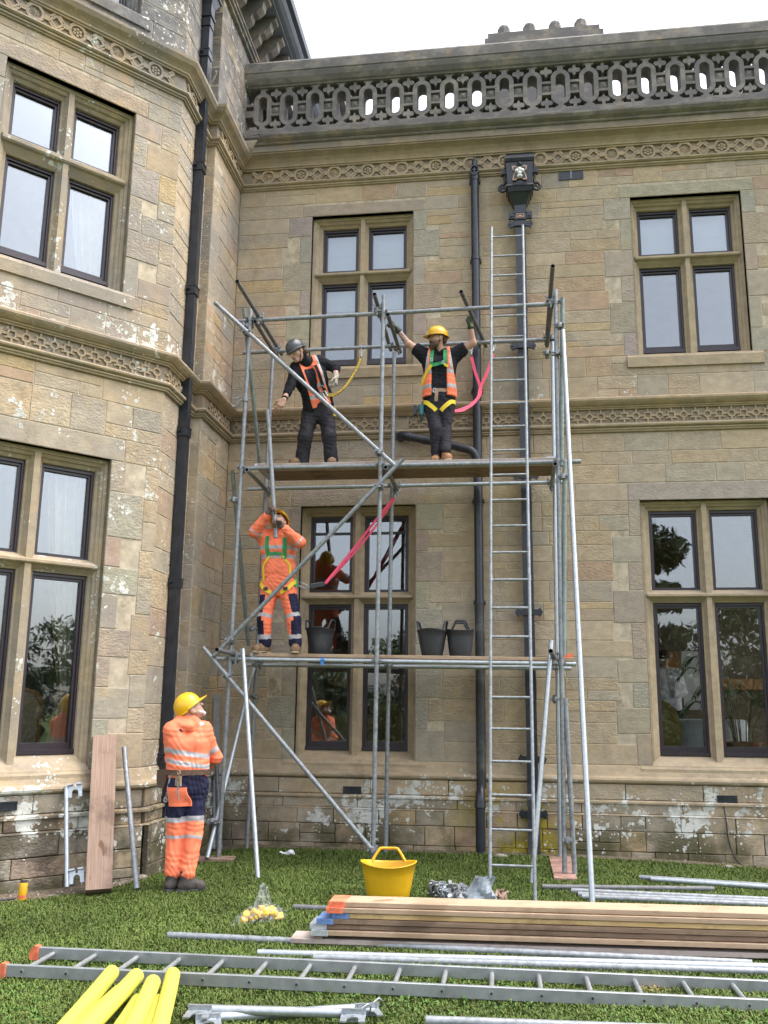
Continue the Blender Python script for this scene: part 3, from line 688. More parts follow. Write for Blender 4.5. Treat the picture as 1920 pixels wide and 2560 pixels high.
put_frieze(BAY, tower, 0.0, BL, 0.115, 0.373, 1)
put_frieze(RET, tower, 0.0, 1.1, 0.12, 0.30)
put_frieze(SIDE, tower, 0.0, 0.9, 0.42, 0.62, 1)

# ------------------------------------------------------------------ windows
def window(F, parent, W, cols, rows, blind=None, bars=None, topbar=None):
    u0, u1, z0, z1 = W; mb = MB()
    # moulded reveal: rectangular loops stepping inwards
    c0, c1 = cols[0][0], cols[-1][1]; b0, t1 = rows[0][0], rows[-1][1]
    iL, iR, iT, iB = c0-u0, u1-c1, z1-t1, b0-z0
    prof = [(0.0, 0.002), (0.0, -0.075), (0.34, -0.082), (0.38, -0.100), (0.62, -0.122), (0.72, -0.150), (0.98, -0.175), (1.0, -0.200), (1.0, -0.36)]
    loops = []
    for k, d in prof:
        kb = min(1.0, max(0.0, (-d)/0.2))
        loops.append([F.W(u0+iL*k, d, z0+iB*kb), F.W(u1-iR*k, d, z0+iB*kb), F.W(u1-iR*k, d, z1-iT*k), F.W(u0+iL*k, d, z1-iT*k)])
    for A, B in zip(loops[:-1], loops[1:]):
        for i in range(4): mb.raw([A[i], A[(i+1) % 4], B[(i+1) % 4], B[i]], [(0, 1, 2, 3)])
    win = mb.build('window', M['dressed'], parent)
    # sill stone
    ms = MB(); T2 = lambda a, b, d: F.W(d, a, b)
    ms.prism([(-0.02, z0-0.16), (0.030, z0-0.16), (0.034, z0-0.035), (0.014, z0-0.012), (0.008, z0+0.003), (-0.02, z0+0.003)], T2, u0-0.13, u1+0.13)
    ms.build('sill', M['dressed'], win)
    # mullion(s) and transom
    for (a, b), (c, d) in zip(cols[:-1], cols[1:]):
        m, h = (b+c)/2, (c-b)/2; mm = MB()
        prf = [(-h, -0.30), (-h, -0.175), (-h*0.78, -0.165), (-h*0.42, -0.105), (-h*0.40, -0.085), (h*0.40, -0.085), (h*0.42, -0.105), (h*0.78, -0.165), (h, -0.175), (h, -0.30)]
        T3 = lambda p, q, d, m=m: F.W(m+p, q, d)
        mm.prism(prf, T3, z0+iB*0.45, z1-iT*0.35); mm.build('mullion', M['dressed'], win)
    for (a, b), (c, d) in zip(rows[:-1], rows[1:]):
        mt = MB(); h = c-b
        prf = [(-0.30, b), (-0.175, b), (-0.165, b+0.012), (-0.105, b+h*0.33), (-0.072, b+h*0.38), (-0.058, b+h*0.45), (-0.058, b+h*0.60), (-0.075, b+h*0.64), (-0.20, c), (-0.30, c)]
        mt.prism(prf, lambda p, q, d: F.W(d, p, q), u0+iL*0.36, u1-iR*0.36); mt.build('transom', M['dressed'], win)
    for ci, (a, b) in enumerate(cols):
        for ri, (c, d) in enumerate(rows):
            st, tp, bt = 0.048, 0.060, (0.105 if ri == 0 else 0.035)
            mf = MB(); o = [(a+0.001, c+0.001), (b-0.001, c+0.001), (b-0.001, d-0.001), (a+0.001, d-0.001)]
            i1 = [(a+st*0.5, c+bt*0.45), (b-st*0.5, c+bt*0.45), (b-st*0.5, d-tp*0.55), (a+st*0.5, d-tp*0.55)]
            i2 = [(a+st, c+bt), (b-st, c+bt), (b-st, d-tp), (a+st, d-tp)]
            mf.ring(o, i1, F.T, 0.212, 0.30); mf.ring(i1, i2, F.T, 0.236, 0.295)
            if ri == 0: mf.box((a+0.002, -0.212, c+0.0015), (b-0.002, -0.172, c+0.042), 0, F)
            if topbar and ri == len(rows)-1: mf.box((a+st, -0.285, topbar-0.014), (b-st, -0.240, topbar+0.014), 0, F)
            mf.build('frame', M['joinery'], win)
            mp = MB(); mp.box((a+st-0.006, -0.272, c+bt-0.006), (b-st+0.006, -0.264, d-tp+0.006), 0, F); mp.build('pane', M['glass'], win)
            if blind is not None and d > blind:
                bb = MB(); zb = max(c+0.02, blind)
                bb.box((a+0.01, -0.372, zb), (b-0.01, -0.366, d-0.01), 0, F)
                if ri == 0: bb.box((a+0.01, -0.380, zb-0.022), (b-0.01, -0.360, zb), 0, F)
                else: bb.box((a+0.03, -0.366, (c+d)/2-0.004), (b-0.03, -0.362, (c+d)/2+0.004), 0, F)
                bb.build('blind', M['blind'], win)
    return win
RU = [(6.055, 7.235), (7.415, 8.045)]; RL = [(1.092, 2.872), (3.025, 4.002)]
window(WING, wing, W1, [(-2.445, -1.948), (-1.812, -1.290)], RU, blind=6.93)
window(WING, wing, W2, [(1.760, 2.282), (2.424, 2.948)], RU, blind=7.30)
window(WING, wing, W3, [(-2.510, -1.957), (-1.806, -1.244)], RL, topbar=3.79)
window(WING, wing, W4, [(1.718, 2.284), (2.430, 2.996)], RL)
window(BAY, tower, B1, [(0.660, 1.185), (1.335, 1.850)], [(6.075, 7.18), (7.42, 8.035)])
window(BAY, tower, B2, [(0.632, 1.192), (1.352, 1.890)], [(1.13, 2.885), (3.05, 3.985)])
window(FRONT, tower, F1, [(0.70, 1.40), (1.56, 2.30)], [(6.075, 7.18), (7.42, 8.035)])  # unseen pair of front windows, added to brighten the rooms behind the bay
window(FRONT, tower, F2, [(0.70, 1.40), (1.56, 2.30)], [(1.13, 2.885), (3.05, 3.985)])
window(BAY, tower, B3, [(0.70, 1.21), (1.36, 1.85)], [(9.50, 10.85)])

# ------------------------------------------------------------------ pierced parapet
PY = 0.05                                                   # front face stands 5 cm behind the wall face line
def PT(a, b, d): return WING.W(a, -PY-d, b)
def stadium(u, z0, z1, r_, n=10):
    return [(u+r_*math.cos(t), z1+r_*math.sin(t)) for t in [math.pi*i/n for i in range(n+1)]]+[(u+r_*math.cos(t), z0+r_*math.sin(t)) for t in [math.pi+math.pi*i/n for i in range(n+1)]]
PD = 0.235; pitch = 0.3795; zc = 9.905
def tracery(u):
    mb = MB()
    mb.ring(stadium(u, zc-0.135, zc+0.145, 0.128), stadium(u, zc-0.135, zc+0.145, 0.066), PT, 0.0, PD)
    for q, za, zb in ((1, zc+0.270, 10.245), (-1, 9.598, zc-0.260)):   # stems to the rails
        mb.prism([(u-0.038, za), (u+0.038, za), (u+0.038, zb), (u-0.038, zb)], PT, 0.001, PD-0.001)
    a, b = u+0.124, u+pitch-0.124                           # link block with its diamond-pointed panel
    for z_ in (zc+0.066, zc-0.103): mb.prism([(a, z_), (b, z_), (b, z_+0.037), (a, z_+0.037)], PT, 0.0015, PD-0.0015)
    m = (a+b)/2; e = 0.046
    cc = PT(m, zc, 0.006); sq = [PT(m+p*e*1.25, zc+q*0.0665, 0.04) for p, q in ((-1, -1), (1, -1), (1, 1), (-1, 1))]
    for i in range(4): mb.poly([cc, sq[i], sq[(i+1) % 4]])
    mb.prism([(a, zc-0.0665), (b, zc-0.0665), (b, zc+0.0665), (a, zc+0.0665)], PT, 0.0402, PD-0.03)
    for s_ in (1, -1):                                      # trefoil cusps in the spandrels
        zr = 10.245 if s_ > 0 else 9.598; d0, d1 = 0.012, 0.20
        for dx, dz, rr in ((-0.047, 0.083, 0.036), (0.047, 0.083, 0.036)):
            mb.prism(circle(m+dx, zr-s_*dz, rr, 12), PT, d0, d1)
        mb.prism([(m-0.020, zr), (m+0.020, zr), (m+0.026, zr-s_*0.06), (m+0.034, zr-s_*0.105), (m, zr-s_*0.165), (m-0.034, zr-s_*0.105), (m-0.026, zr-s_*0.06)], PT, d0+0.001, d1-0.001)
        # corner fillets that make the openings flare
        for p in (-1, 1):
            x_ = m+p*(pitch/2-0.036)
            mb.prism([(x_, zr), (x_-p*0.035, zr), (x_-p*0.030, zr-s_*0.018), (x_, zr-s_*0.026)], PT, 0.0022, PD-0.0022)
    return mb
par = MB(); par.prism([(PY+0.0, 9.36), (PY+0.0, 9.44), (PY-0.022, 9.46), (PY-0.022, 9.50), (PY, 9.52), (PY, 9.598), (PY-0, 9.598), (PY+PD, 9.598), (PY+PD, 9.36)], lambda a, b, d: WING.W(d, -a, b), -3.6, 6.0)
par = par.build('parapet', M['parapet'], wing)
cp = MB(); cp.prism([(PY+PD+0.06, 10.245), (PY-0.02, 10.245), (PY-0.03, 10.262), (PY-0.055, 10.275), (PY-0.10, 10.33), (PY-0.12, 10.385), (PY-0.12, 10.405), (PY-0.135, 10.415), (PY-0.135, 10.555), (PY-0.10, 10.60), (PY+0.10, 10.66), (PY+PD+0.09, 10.60), (PY+PD+0.09, 10.41)], lambda a, b, d: WING.W(d, -a, b), -3.6, 6.0)
cp.build('coping', M['parapet'], par)
u = -3.352
while u < 5.4:
    tracery(u).build('tracery', M['parapet'], par); u += pitch
tr = MB(); tr.prism([(-3.6, zc+0.066), (-3.475, zc+0.066), (-3.475, zc+0.103), (-3.6, zc+0.103)], PT, 0.0015, PD-0.0015); tr.prism([(-3.6, zc-0.103), (-3.475, zc-0.103), (-3.475, zc+0.0), (-3.6, zc+0.0)], PT, 0.0015, PD-0.002); tr.build('tracery', M['parapet'], par)

# roof behind the parapet, chimneys
mb = MB(); mb.box((-3.3, 0.37, 9.30), (6.0, 9.0, 9.42)); mb.build('roof', M['lead'], wing)
def chimney(x0, x1, y0, y1, z1, pots, name='chimney'):
    mb = MB(); mb.box((x0, y0, 9.42), (x1, y1, z1-0.22)); mb.box((x0-0.10, y0-0.10, z1-0.22), (x1+0.10, y1+0.10, z1-0.12)); mb.box((x0-0.05, y0-0.05, z1-0.12), (x1+0.05, y1+0.05, z1))
    ch = mb.build('chimney', M['parapet'], wing)
    for i in range(pots):
        px = x0+(x1-x0)*(i+0.5)/pots; rr = min(0.20, (x1-x0)/pots*0.48)
        mp = MB(); mp.lathe([(0.0, z1-0.001), (rr*0.9, z1), (rr*0.95, z1+0.05), (rr*1.12, z1+0.08), (rr*1.12, z1+0.14), (rr*0.66, z1+0.19), (rr*0.52, z1+0.24), (rr*0.52, z1+0.33), (rr*0.40, z1+0.37), (0.0, z1+0.38)], (px, (y0+y1)/2, 0), 8)
        for i_ in range(len(mp.sm)): mp.sm[i_] = False
        mp.build('chimney_pot', M['parapet'], ch)
chimney(-0.12, 1.48, 1.35, 1.95, 11.86, 4)
chimney(-3.45, -3.25, 0.9, 1.4, 10.75, 1); chimney(-2.62, -2.42, 0.9, 1.3, 10.75, 1)

# tower eaves: moulded band, brackets, gutter and roof
EP = [V((-3.6, 4.0, 0)), V((-3.6, -1.1, 0)), V((-3.715, -1.1, 0)), BO.copy(), P4, P4+V((-3.0, 0, 0))]
mb = MB(); sweep(mb, [(0.0, 10.78), (0.05, 10.79), (0.055, 10.82), (0.085, 10.83), (0.09, 10.86), (0.11, 10.87), (0.11, 10.90), (0.0, 10.92)], 0, 5, pts=EP); mb.build('eaves_band', M['carved'], tower)
mb = MB(); sweep(mb, [(0.0, 11.30), (0.46, 11.31), (0.46, 11.345), (0.52, 11.355), (0.57, 11.39), (0.60, 11.43), (0.60, 11.46), (0.0, 11.50)], 0, 5, pts=EP); mb.build('eaves_soffit', M['lead'], tower)
mb = MB(); sweep(mb, [(0.50, 11.46), (0.58, 11.455), (0.66, 11.49), (0.68, 11.56), (0.66, 11.56), (0.50, 11.52)], 0, 5, pts=EP); mb.build('gutter', M['iron'], tower)
yy = 3.6
while yy > -1.1:
    b = MB(); b.prism([(0.0, 10.915), (0.10, 10.93), (0.18, 10.99), (0.20, 11.06), (0.26, 11.08), (0.34, 11.15), (0.36, 11.24), (0.42, 11.26), (0.43, 11.305), (0.0, 11.30)], lambda a, c, d: V((-3.6+a, d, c)), yy-0.08, yy+0.08)
    b.build('eaves_bracket', M['carved'], tower); yy -= 0.40
for k in range(6):
    uu = 0.25+k*0.42
    b = MB(); b.prism([(0.0, 10.915), (0.10, 10.93), (0.18, 10.99), (0.20, 11.06), (0.26, 11.08), (0.34, 11.15), (0.36, 11.24), (0.42, 11.26), (0.43, 11.305), (0.0, 11.30)], lambda a, c, d: BAY.W(d, a, c), uu-0.08, uu+0.08)
    b.build('eaves_bracket', M['carved'], tower)
mb = MB(); top = [V((-6.5, 4.0, 14.0)), V((-6.5, 0.5, 14.0)), V((-6.5, 0.4, 14.0)), V((-6.5, 0.2, 14.0)), V((-6.7, 0.0, 14.0)), V((-8.4, 0.0, 14.0))]
ev = [p+V((0, 0, 11.49)) for p in offset_plan(0.60, EP)]
for i in range(5): mb.raw([ev[i], ev[i+1], top[i+1], top[i]], [(0, 1, 2, 3)])
mb.build('roof', M['lead'], tower)

# vents and air bricks
def vent(F, parent, u0, u1, z0, z1, out, bar=False):
    mb = MB(); mb.ring([(u0, z0), (u1, z0), (u1, z1), (u0, z1)], [(u0+0.016, z0+0.016), (u1-0.016, z0+0.016), (u1-0.016, z1-0.016), (u0+0.016, z1-0.016)], F.T, -out-0.012, -out+0.006)
    mb.box((u0+0.016, out+0.001, z0+0.016), (u1-0.016, out+0.004, z1-0.016), 0, F)
    n = 9
    for i in range(n):
        u_ = u0+0.016+(u1-u0-0.032)*(i+0.5)/n; mb.box((u_-0.004, out+0.004, z0+0.016), (u_+0.004, out+0.0085, z1-0.016), 0, F)
    if bar: mb.box(((u0+u1)/2-0.007, out+0.004, z0+0.012), ((u0+u1)/2+0.007, out+0.016, z1-0.012), 1, F)
    mb.build('vent', [M['iron'], M['galv']], parent)
vent(WING, wing, 0.757, 1.073, 8.462, 8.636, 0.004, True)
vent(WING, wing, -1.978, -1.762, 0.612, 0.692, 0.076); vent(WING, wing, 2.270, 2.488, 0.604, 0.684, 0.076)
vent(BAY, tower, 1.228, 1.45, 0.655, 0.735, 0.076)

# ------------------------------------------------------------------ ground
def grid_ground():
    xs = np.unique(np.concatenate([np.linspace(-160, -9, 14), np.linspace(-9, 9, 73), np.linspace(9, 160, 14)]))
    ys = np.unique(np.concatenate([np.linspace(-170, -13, 14), np.linspace(-13, 2, 61), np.linspace(2, 60, 6)]))
    v = np.array([(x, y, gz(x, y)-0.002) for y in ys for x in xs]); nx = len(xs)
    f = np.array([(j*nx+i, j*nx+i+1, (j+1)*nx+i+1, (j+1)*nx+i) for j in range(len(ys)-1) for i in range(nx-1)])
    o = np_mesh('lawn_ground', v, f, M['lawn']); tag(o, kind='structure')
grid_ground()
def soil_bed():
    mb = MB(); r_ = random.Random(3)
    line = [V((-6.2, -4.75, 0)), V((-5.5, -4.45, 0)), V((-4.6, -3.62, 0)), V((-4.12, -3.13, 0)), V((-3.84, -2.78, 0)), V((-3.63, -2.35, 0)), V((-3.52, -1.7, 0)), V((-3.44, -1.15, 0)), V((-3.4, -0.5, 0)), V((-2.6, -0.30, 0)), V((-1.0, -0.25, 0)), V((1.0, -0.24, 0)), V((3.0, -0.26, 0)), V((6.0, -0.28, 0))]
    inner = [V((-6.2, -3.6, 0)), V((-5.4, -3.6, 0)), V((-4.5, -2.8, 0)), V((-4.0, -2.25, 0)), V((-3.8, -1.95, 0)), V((-3.7, -1.8, 0)), V((-3.7, -1.5, 0)), V((-3.6, -1.0, 0)), V((-3.58, 0.0, 0)), V((-2.6, 0.0, 0)), V((-1.0, 0.0, 0)), V((1.0, 0.0, 0)), V((3.0, 0.0, 0)), V((6.0, 0.0, 0))]
    a = smooth_path(line, 6); b = smooth_path(inner, 6)
    a = [p+V((r_.uniform(-.03, .03), r_.uniform(-.03, .03), 0)) for p in a]
    a = [V((p.x, p.y, gz(p.x, p.y)+0.004)) for p in a]; b = [V((p.x, p.y, gz(p.x, p.y)+0.03)) for p in b]
    for i in range(len(a)-1): mb.raw([a[i], a[i+1], b[i+1], b[i]], [(0, 1, 2, 3)], 0, True)
    tag(mb.build('soil_bed', M['soil']), kind='structure')
    st = MB()
    for i in range(420):
        t = r_.random(); k = int(t*(len(a)-1)*0.42); p = a[k].lerp(b[k], r_.random()**0.8); s_ = r_.uniform(0.006, 0.02)
        c = V((p.x+r_.uniform(-.05, .05), p.y+r_.uniform(-.04, .04), gz(p.x, p.y)+0.012)); q = [c+V((r_.uniform(-1, 1), r_.uniform(-1, 1), 0)).normalized()*s_ for _ in range(4)]+[c+V((0, 0, s_*0.9))]
        st.raw(q, [(0, 1, 4), (1, 2, 4), (2, 3, 4), (3, 0, 4)])
    tag(st.build('gravel', M['pebble']), kind='stuff')
soil_bed()

# ------------------------------------------------------------------ rooms behind the windows
def room(parent, x0, x1, y0, y1, z0, z1, mat):
    mb = MB(); mb.box((x0, y0, z0-0.06), (x1, y1, z0)); mb.box((x0, y0, z1), (x1, y1, z1+0.06)); mb.box((x0, y1, z0), (x1, y1+0.06, z1)); mb.box((x0-0.06, y0, z0-0.06), (x0, y1+0.06, z1+0.06)); mb.box((x1, y0, z0-0.06), (x1+0.06, y1+0.06, z0+0.75)); mb.box((x1, y0, z1-0.5), (x1+0.06, y1+0.06, z1+0.06)); mb.box((x1, y1-0.9, z0+0.75), (x1+0.06, y1+0.06, z1-0.5))  # right wall has an added unseen opening that lets daylight into the room
    return mb.build('room', mat, parent)
room(wing, -3.2, 5.6, 0.362, 4.6, 0.30, 4.55, M['room'])
room(wing, -3.2, 5.6, 0.362, 4.4, 5.25, 8.5, M['room_pale'])
dado = MB(); dado.box((-3.1, 4.45, 1.95), (5.5, 4.59, 2.03)); dado.box((-3.1, 4.50, 2.03), (5.5, 4.59, 2.12)); dado.box((2.2, 4.40, 0.30), (2.95, 4.55, 2.55)); dado.build('dado_rail', M['gilt'], wing)
def bay_room(z0, z1):
    o = BO-BN*0.362; mb = MB()
    q = [BO+BD*0.05-BN*0.362, BO+BD*(BL-0.02)-BN*0.362, BO+BD*(BL+0.3)-BN*3.2, V((-5.0, 0.9, 0)), V((-4.05, 0.9, 0)), V((-4.05, -1.9, 0))]
    up = [p+V((0, 0, z1)) for p in q]; dn = [p+V((0, 0, z0)) for p in q]
    mb.poly(dn); mb.poly(up[::-1])
    for i in range(2, 6): mb.raw([dn[i], dn[(i+1) % 6], up[(i+1) % 6], up[i]], [(0, 1, 2, 3)])  # left side wall omitted so light from the added front windows gets in
    return mb.build('room', M['panel'], tower)
bay_room(0.30, 4.6); bay_room(5.3, 8.5); bay_room(9.3, 11.2)

# grey-green panelled shutter case and curtain seen through the bay window
pd = MB()
def BW(p): return BAY.W(p[0], p[1], p[2])
pd.box((0.80, -1.75, 0.32), (1.75, -1.70, 2.75), 0, BW)
for (a, b, c, d) in ((0.90, 1.22, 1.55, 2.50), (1.32, 1.66, 1.55, 2.50), (0.90, 1.22, 0.45, 1.35), (1.32, 1.66, 0.45, 1.35)):
    pd.ring([(a, c), (b, c), (b, d), (a, d)], [(a+0.03, c+0.03), (b-0.03, c+0.03), (b-0.03, d-0.03), (a+0.03, d-0.03)], BAY.T, 1.68, 1.70, 1)
tag(pd.build('panelled_door', [M['panel'], M['panel_line']]), 'grey green panelled door inside the bay window room', 'door')
def drape(name, label, F, cols, z0, z1, depth, pinch, mats, group=None):
    """cols = (u edge fixed side, u far side at the top); pinch = (z, u) where a tie-back gathers the cloth"""
    e, w = cols; n = 30; rows = [(z1, w), ((z1+pinch[0])/2, w*0.62+pinch[1]*0.38), (pinch[0]+0.05, pinch[1]), (pinch[0], pinch[1]-0.015), (pinch[0]-0.06, pinch[1]+0.01), (z0+0.25, pinch[1]+(w-pinch[1])*0.5), (z0, pinch[1]+(w-pinch[1])*0.6)]
    mb = MB(); pts = []
    zs = np.linspace(z1, z0, 26); rz = [q[0] for q in rows][::-1]; rw = [q[1] for q in rows][::-1]
    for z in zs:
        ww = np.interp(z, rz, rw); row = []
        for i in range(n+1):
            t = i/n; amp = 0.035*min(1.0, abs(ww-e)/0.35)+0.006
            row.append(F.W(e+(ww-e)*t, depth+amp*math.sin(t*n*0.9+0.6*math.sin(z*1.3)), z))
        pts.append(row)
    for j in range(len(pts)-1):
        for i in range(n):
            mb.raw([pts[j][i], pts[j][i+1], pts[j+1][i+1], pts[j+1][i]], [(0, 1, 2, 3)], 1 if i > n*0.78 else 0, True)
    c = mb.build(name, mats); tag(c, label, 'curtain', group)
    tb = MB(); tb.path([F.W(e-0.01, depth+0.06, pinch[0]+0.05), F.W((e+pinch[1])/2, depth+0.085, pinch[0]-0.01), F.W(pinch[1]+0.015, depth+0.06, pinch[0]-0.04), F.W(pinch[1]+0.01, depth-0.05, pinch[0]-0.03)], 0.03, 8)
    tb.build('tie_back', M['brocade'], c)
drape('curtain', 'cream pleated curtain tied back at the right of the ground floor bay window', BAY, (0.56, 1.04), 0.45, 4.05, -0.52, (1.70, 0.72), [M['curtain'], M['curtain_gold']])
drape('curtain', 'pale curtain hanging behind the right lower light of the upper bay window', BAY, (0.60, 1.05), 5.6, 7.25, -0.50, (5.75, 0.80), [M['curtain'], M['blind']])
drape('curtain', 'white net curtain in the topmost bay window at the picture edge', BAY, (0.70, 1.18), 9.3, 10.9, -0.45, (9.35, 0.95), [M['blind'], M['blind']])
ch = thing('armchair', 'gilt framed brocade chair with its back to the bay window', 'chair', loc=tuple(BAY.W(1.15, -0.95, 0.3)))
def chair_back(F, u0, u1, z0, z1, dep):
    mb = MB(); out = [(u0, z0), (u1, z0), (u1+0.02, z1-0.16), (u1-0.04, z1-0.07), (u1-0.18, z1-0.03), ((u0+u1)/2, z1), (u0+0.18, z1-0.03), (u0+0.04, z1-0.07), (u0-0.02, z1-0.16)]
    cu, cz = (u0+u1)/2, (z0+z1)/2; inn = [(cu+(a-cu)*0.88, cz+(b-cz)*0.92) for a, b in out]
    mb.ring(out, inn, F.T, dep, dep+0.05, 0); mb.prism(inn, F.T, dep+0.012, dep+0.06, 1); return mb
chair_back(BAY, 0.72, 1.42, 0.78, 1.80, 0.90).build('backrest', [M['gilt'], M['brocade']], ch)
mb = MB(); mb.box((0.76, -1.45, 0.66), (1.38, -0.93, 0.80), 0, BW); mb.build('seat', M['brocade'], ch)
for a in (0.78, 1.33):
    for b in (-1.42, -0.98):
        mb = MB(); mb.beam(BAY.W(a, b, 0.301), BAY.W(a, b, 0.66), 0.045, 0.045); mb.build('leg', M['gilt'], ch)
cl = thing('wall_lamp', 'small lit candle lamp in the left light of the bay window', 'lamp', loc=tuple(BAY.W(1.55, -0.9, 3.1)))
mb = MB(); mb.lathe([(0.0, 3.28), (0.016, 3.285), (0.020, 3.32), (0.010, 3.36), (0.0, 3.385)], BAY.W(1.75, -0.8, 0), 10); mb.build('flame_bulb', M['flame'], cl)
mb = MB(); mb.tube(BAY.W(1.75, -0.8, 3.18), BAY.W(1.75, -0.8, 3.28), 0.014, 8); mb.path([BAY.W(1.75, -0.8, 3.18), BAY.W(1.75, -0.9, 3.10), BAY.W(1.75, -1.1, 3.16), BAY.W(1.75, -1.3, 3.9), BAY.W(1.75, -1.3, 4.59)], 0.010, 6); mb.build('arm', M['gilt'], cl)

# dining room behind the lower right window: slip-covered chair, table, palm; another table in the centre window
ch = thing('dining_chair', 'olive slip covered chair behind the lower right window', 'chair', loc=(1.75, 0.9, 0.3))
mb = MB()
prof = [(1.45, 0.62), (2.04, 0.62), (2.06, 1.05), (2.07, 1.42), (2.03, 1.58), (1.93, 1.70), (1.78, 1.76), (1.62, 1.72), (1.50, 1.60), (1.44, 1.42), (1.43, 1.05)]
mb.prism(prof, lambda a, b, d: V((a, d, b)), 0.72, 0.84); mb.build('backrest', M['olive'], ch)
mb = MB(); mb.prism([(1.44, 0.301), (2.12, 0.301), (2.08, 0.82), (1.46, 0.82)], lambda a, b, d: V((a, d, b)), 0.842, 1.30); mb.build('skirted_seat', M['olive'], ch)
def cloth_table(name, label, c, rad, ztop, zbot, mat, n=48, fold=7):
    t = thing(name, label, 'table', loc=(c[0], c[1], 0.3)); mb = MB(); r_ = random.Random(int(c[0]*100))
    mb.lathe([(0.0, ztop), (rad*0.9, ztop), (rad, ztop-0.006)], (c[0], c[1], 0), n); mb.build('table_top', mat, t)
    mb = MB(); rows = []
    for k in range(9):
        f = k/8; z = ztop-0.007+(zbot-ztop)*f
        rows.append([V((c[0]+(rad+0.06*f+0.055*f*math.sin(fold*2*math.pi*i/n+1.3*math.sin(i*0.7)))*math.cos(2*math.pi*i/n), c[1]+(rad+0.06*f+0.055*f*math.sin(fold*2*math.pi*i/n+1.3*math.sin(i*0.7)))*math.sin(2*math.pi*i/n), z)) for i in range(n)])
    for a, b in zip(rows[:-1], rows[1:]):
        for i in range(n): mb.raw([a[i], a[(i+1) % n], b[(i+1) % n], b[i]], [(0, 1, 2, 3)], 0, True)
    mb.build('tablecloth', mat, t); return t
cloth_table('dining_table', 'round table under a white cloth behind the lower right window', (2.50, 1.55), 0.52, 1.50, 0.95, M['linen'])
cloth_table('dining_table', 'table with a pleated gold cloth behind the lower centre window', (-2.15, 1.35), 0.62, 1.50, 0.45, M['gold_cloth'], 72, 19)
ch = thing('dining_chair', 'pale backed chair behind the right half of the lower centre window', 'chair', loc=(-1.55, 1.0, 0.3))
mb = MB(); mb.prism([(-1.80, 0.301), (-1.30, 0.301), (-1.30, 1.40), (-1.36, 1.58), (-1.50, 1.66), (-1.68, 1.62), (-1.78, 1.48)], lambda a, b, d: V((a, d, b)), 0.95, 1.05); mb.build('backrest', M['olive'], ch)
mb = MB(); mb.prism([(-1.80, 0.301), (-1.30, 0.301), (-1.31, 0.85), (-1.79, 0.85)], lambda a, b, d: V((a, d, b)), 1.052, 1.50); mb.build('skirted_seat', M['olive'], ch)
def palm(label, c, ztop, zpot, seed, nf):
    t = thing('potted_palm', label, 'plant', loc=(c[0], c[1], 0.3)); r_ = random.Random(seed)
    mb = MB(); mb.lathe([(0.0, 0.301), (0.17, 0.301), (0.22, zpot-0.03), (0.24, zpot), (0.20, zpot), (0.19, zpot-0.03), (0.0, zpot-0.03)], (c[0], c[1], 0), 20); mb.build('pot', M['terracotta'], t)
    ms = MB(); ml = MB()
    for k in range(nf):
        a = r_.uniform(0, 6.28); lean = r_.uniform(0.08, 0.42); h = r_.uniform(0.35, 1.0)*(ztop-zpot)
        b = V((c[0]+0.10*math.cos(a), c[1]+0.10*math.sin(a), zpot-0.03)); e = b+V((math.cos(a)*lean, math.sin(a)*lean*0.7, h))
        pts = bez(b, b+V((math.cos(a)*lean*0.2, math.sin(a)*lean*0.2, h*0.85)), e, 8); ms.path(pts, [0.008-0.0007*i for i in range(9)], 5)
        tip = e+V((math.cos(a)*0.28, math.sin(a)*0.2, -0.14)); rach = bez(e-V((0, 0, 0.1)), e+V((math.cos(a)*0.10, math.sin(a)*0.08, 0.08)), tip, 10); ms.path(rach, 0.004, 4)
        for i in range(2, 11):
            p = rach[i]; d = (rach[i]-rach[i-1]).normalized(); s_ = d.cross(V((0, 0, 1)))
            s_ = s_.normalized() if s_.length > 1e-3 else V((1, 0, 0))
            for q in (-1, 1):
                L = 0.24*(1-0.05*i)*r_.uniform(0.8, 1.15); w = 0.014; dr = (s_*q*0.75+d*0.65+V((0, 0, -0.35))).normalized(); x = dr.cross(V((0, 0, 1))).normalized()*w
                m = p+dr*L*0.45+V((0, 0, 0.02)); ml.poly([p, m+x, p+dr*L, m-x])
    ms.build('stems', M['cane'], t); o = ml.build('fronds', M['palm'], t); o['kind'] = 'stuff'
palm('tall potted palm behind the right light of the lower right window', (2.80, 0.85), 2.50, 1.24, 4, 17)
palm('dark potted palm behind the right light of the lower centre window', (-1.40, 0.80), 1.90, 1.05, 9, 11)
mb = MB(); mb.box((2.60, 3.5, 0.31), (2.86, 3.62, 2.50)); tag(mb.build('window_shutter', M['white']), 'white folded shutter far back in the dining room', 'shutter')
mb = MB(); mb.box((2.10, 2.6, 0.31), (3.0, 3.2, 1.62)); tag(mb.build('sideboard', M['room']), 'dark sideboard behind the waiter in the dining room', 'sideboard')

# ------------------------------------------------------------------ downpipes
def ear(mb, x, y, z, w, h=0.055):
    """cast bracket: band with pointed, bolted ears, screwed to the wall"""
    pl = [(-w, 0), (-w+0.03, h), (-w+0.065, h*0.62), (w-0.065, h*0.62), (w-0.03, h), (w, 0), (w-0.03, -h), (w-0.065, -h*0.62), (-w+0.065, -h*0.62), (-w+0.03, -h)]
    mb.prism(pl, lambda a, b, d: V((x+a, d, z+b)), y, y+0.03)
    for s_ in (-1, 1): mb.tube((x+s_*(w-0.035), y-0.012, z), (x+s_*(w-0.035), y, z), 0.012, 8)
t = thing('rect_downpipe', 'black square section downpipe with ornate hopper behind the ladder', 'downpipe', loc=(0.235, -0.1, 0))
px, hw = 0.235, 0.0625
mb = MB(); mb.box((px-hw, -0.145, 0.62), (px+hw, -0.035, 7.84)); mb.build('pipe', M['iron'], t)
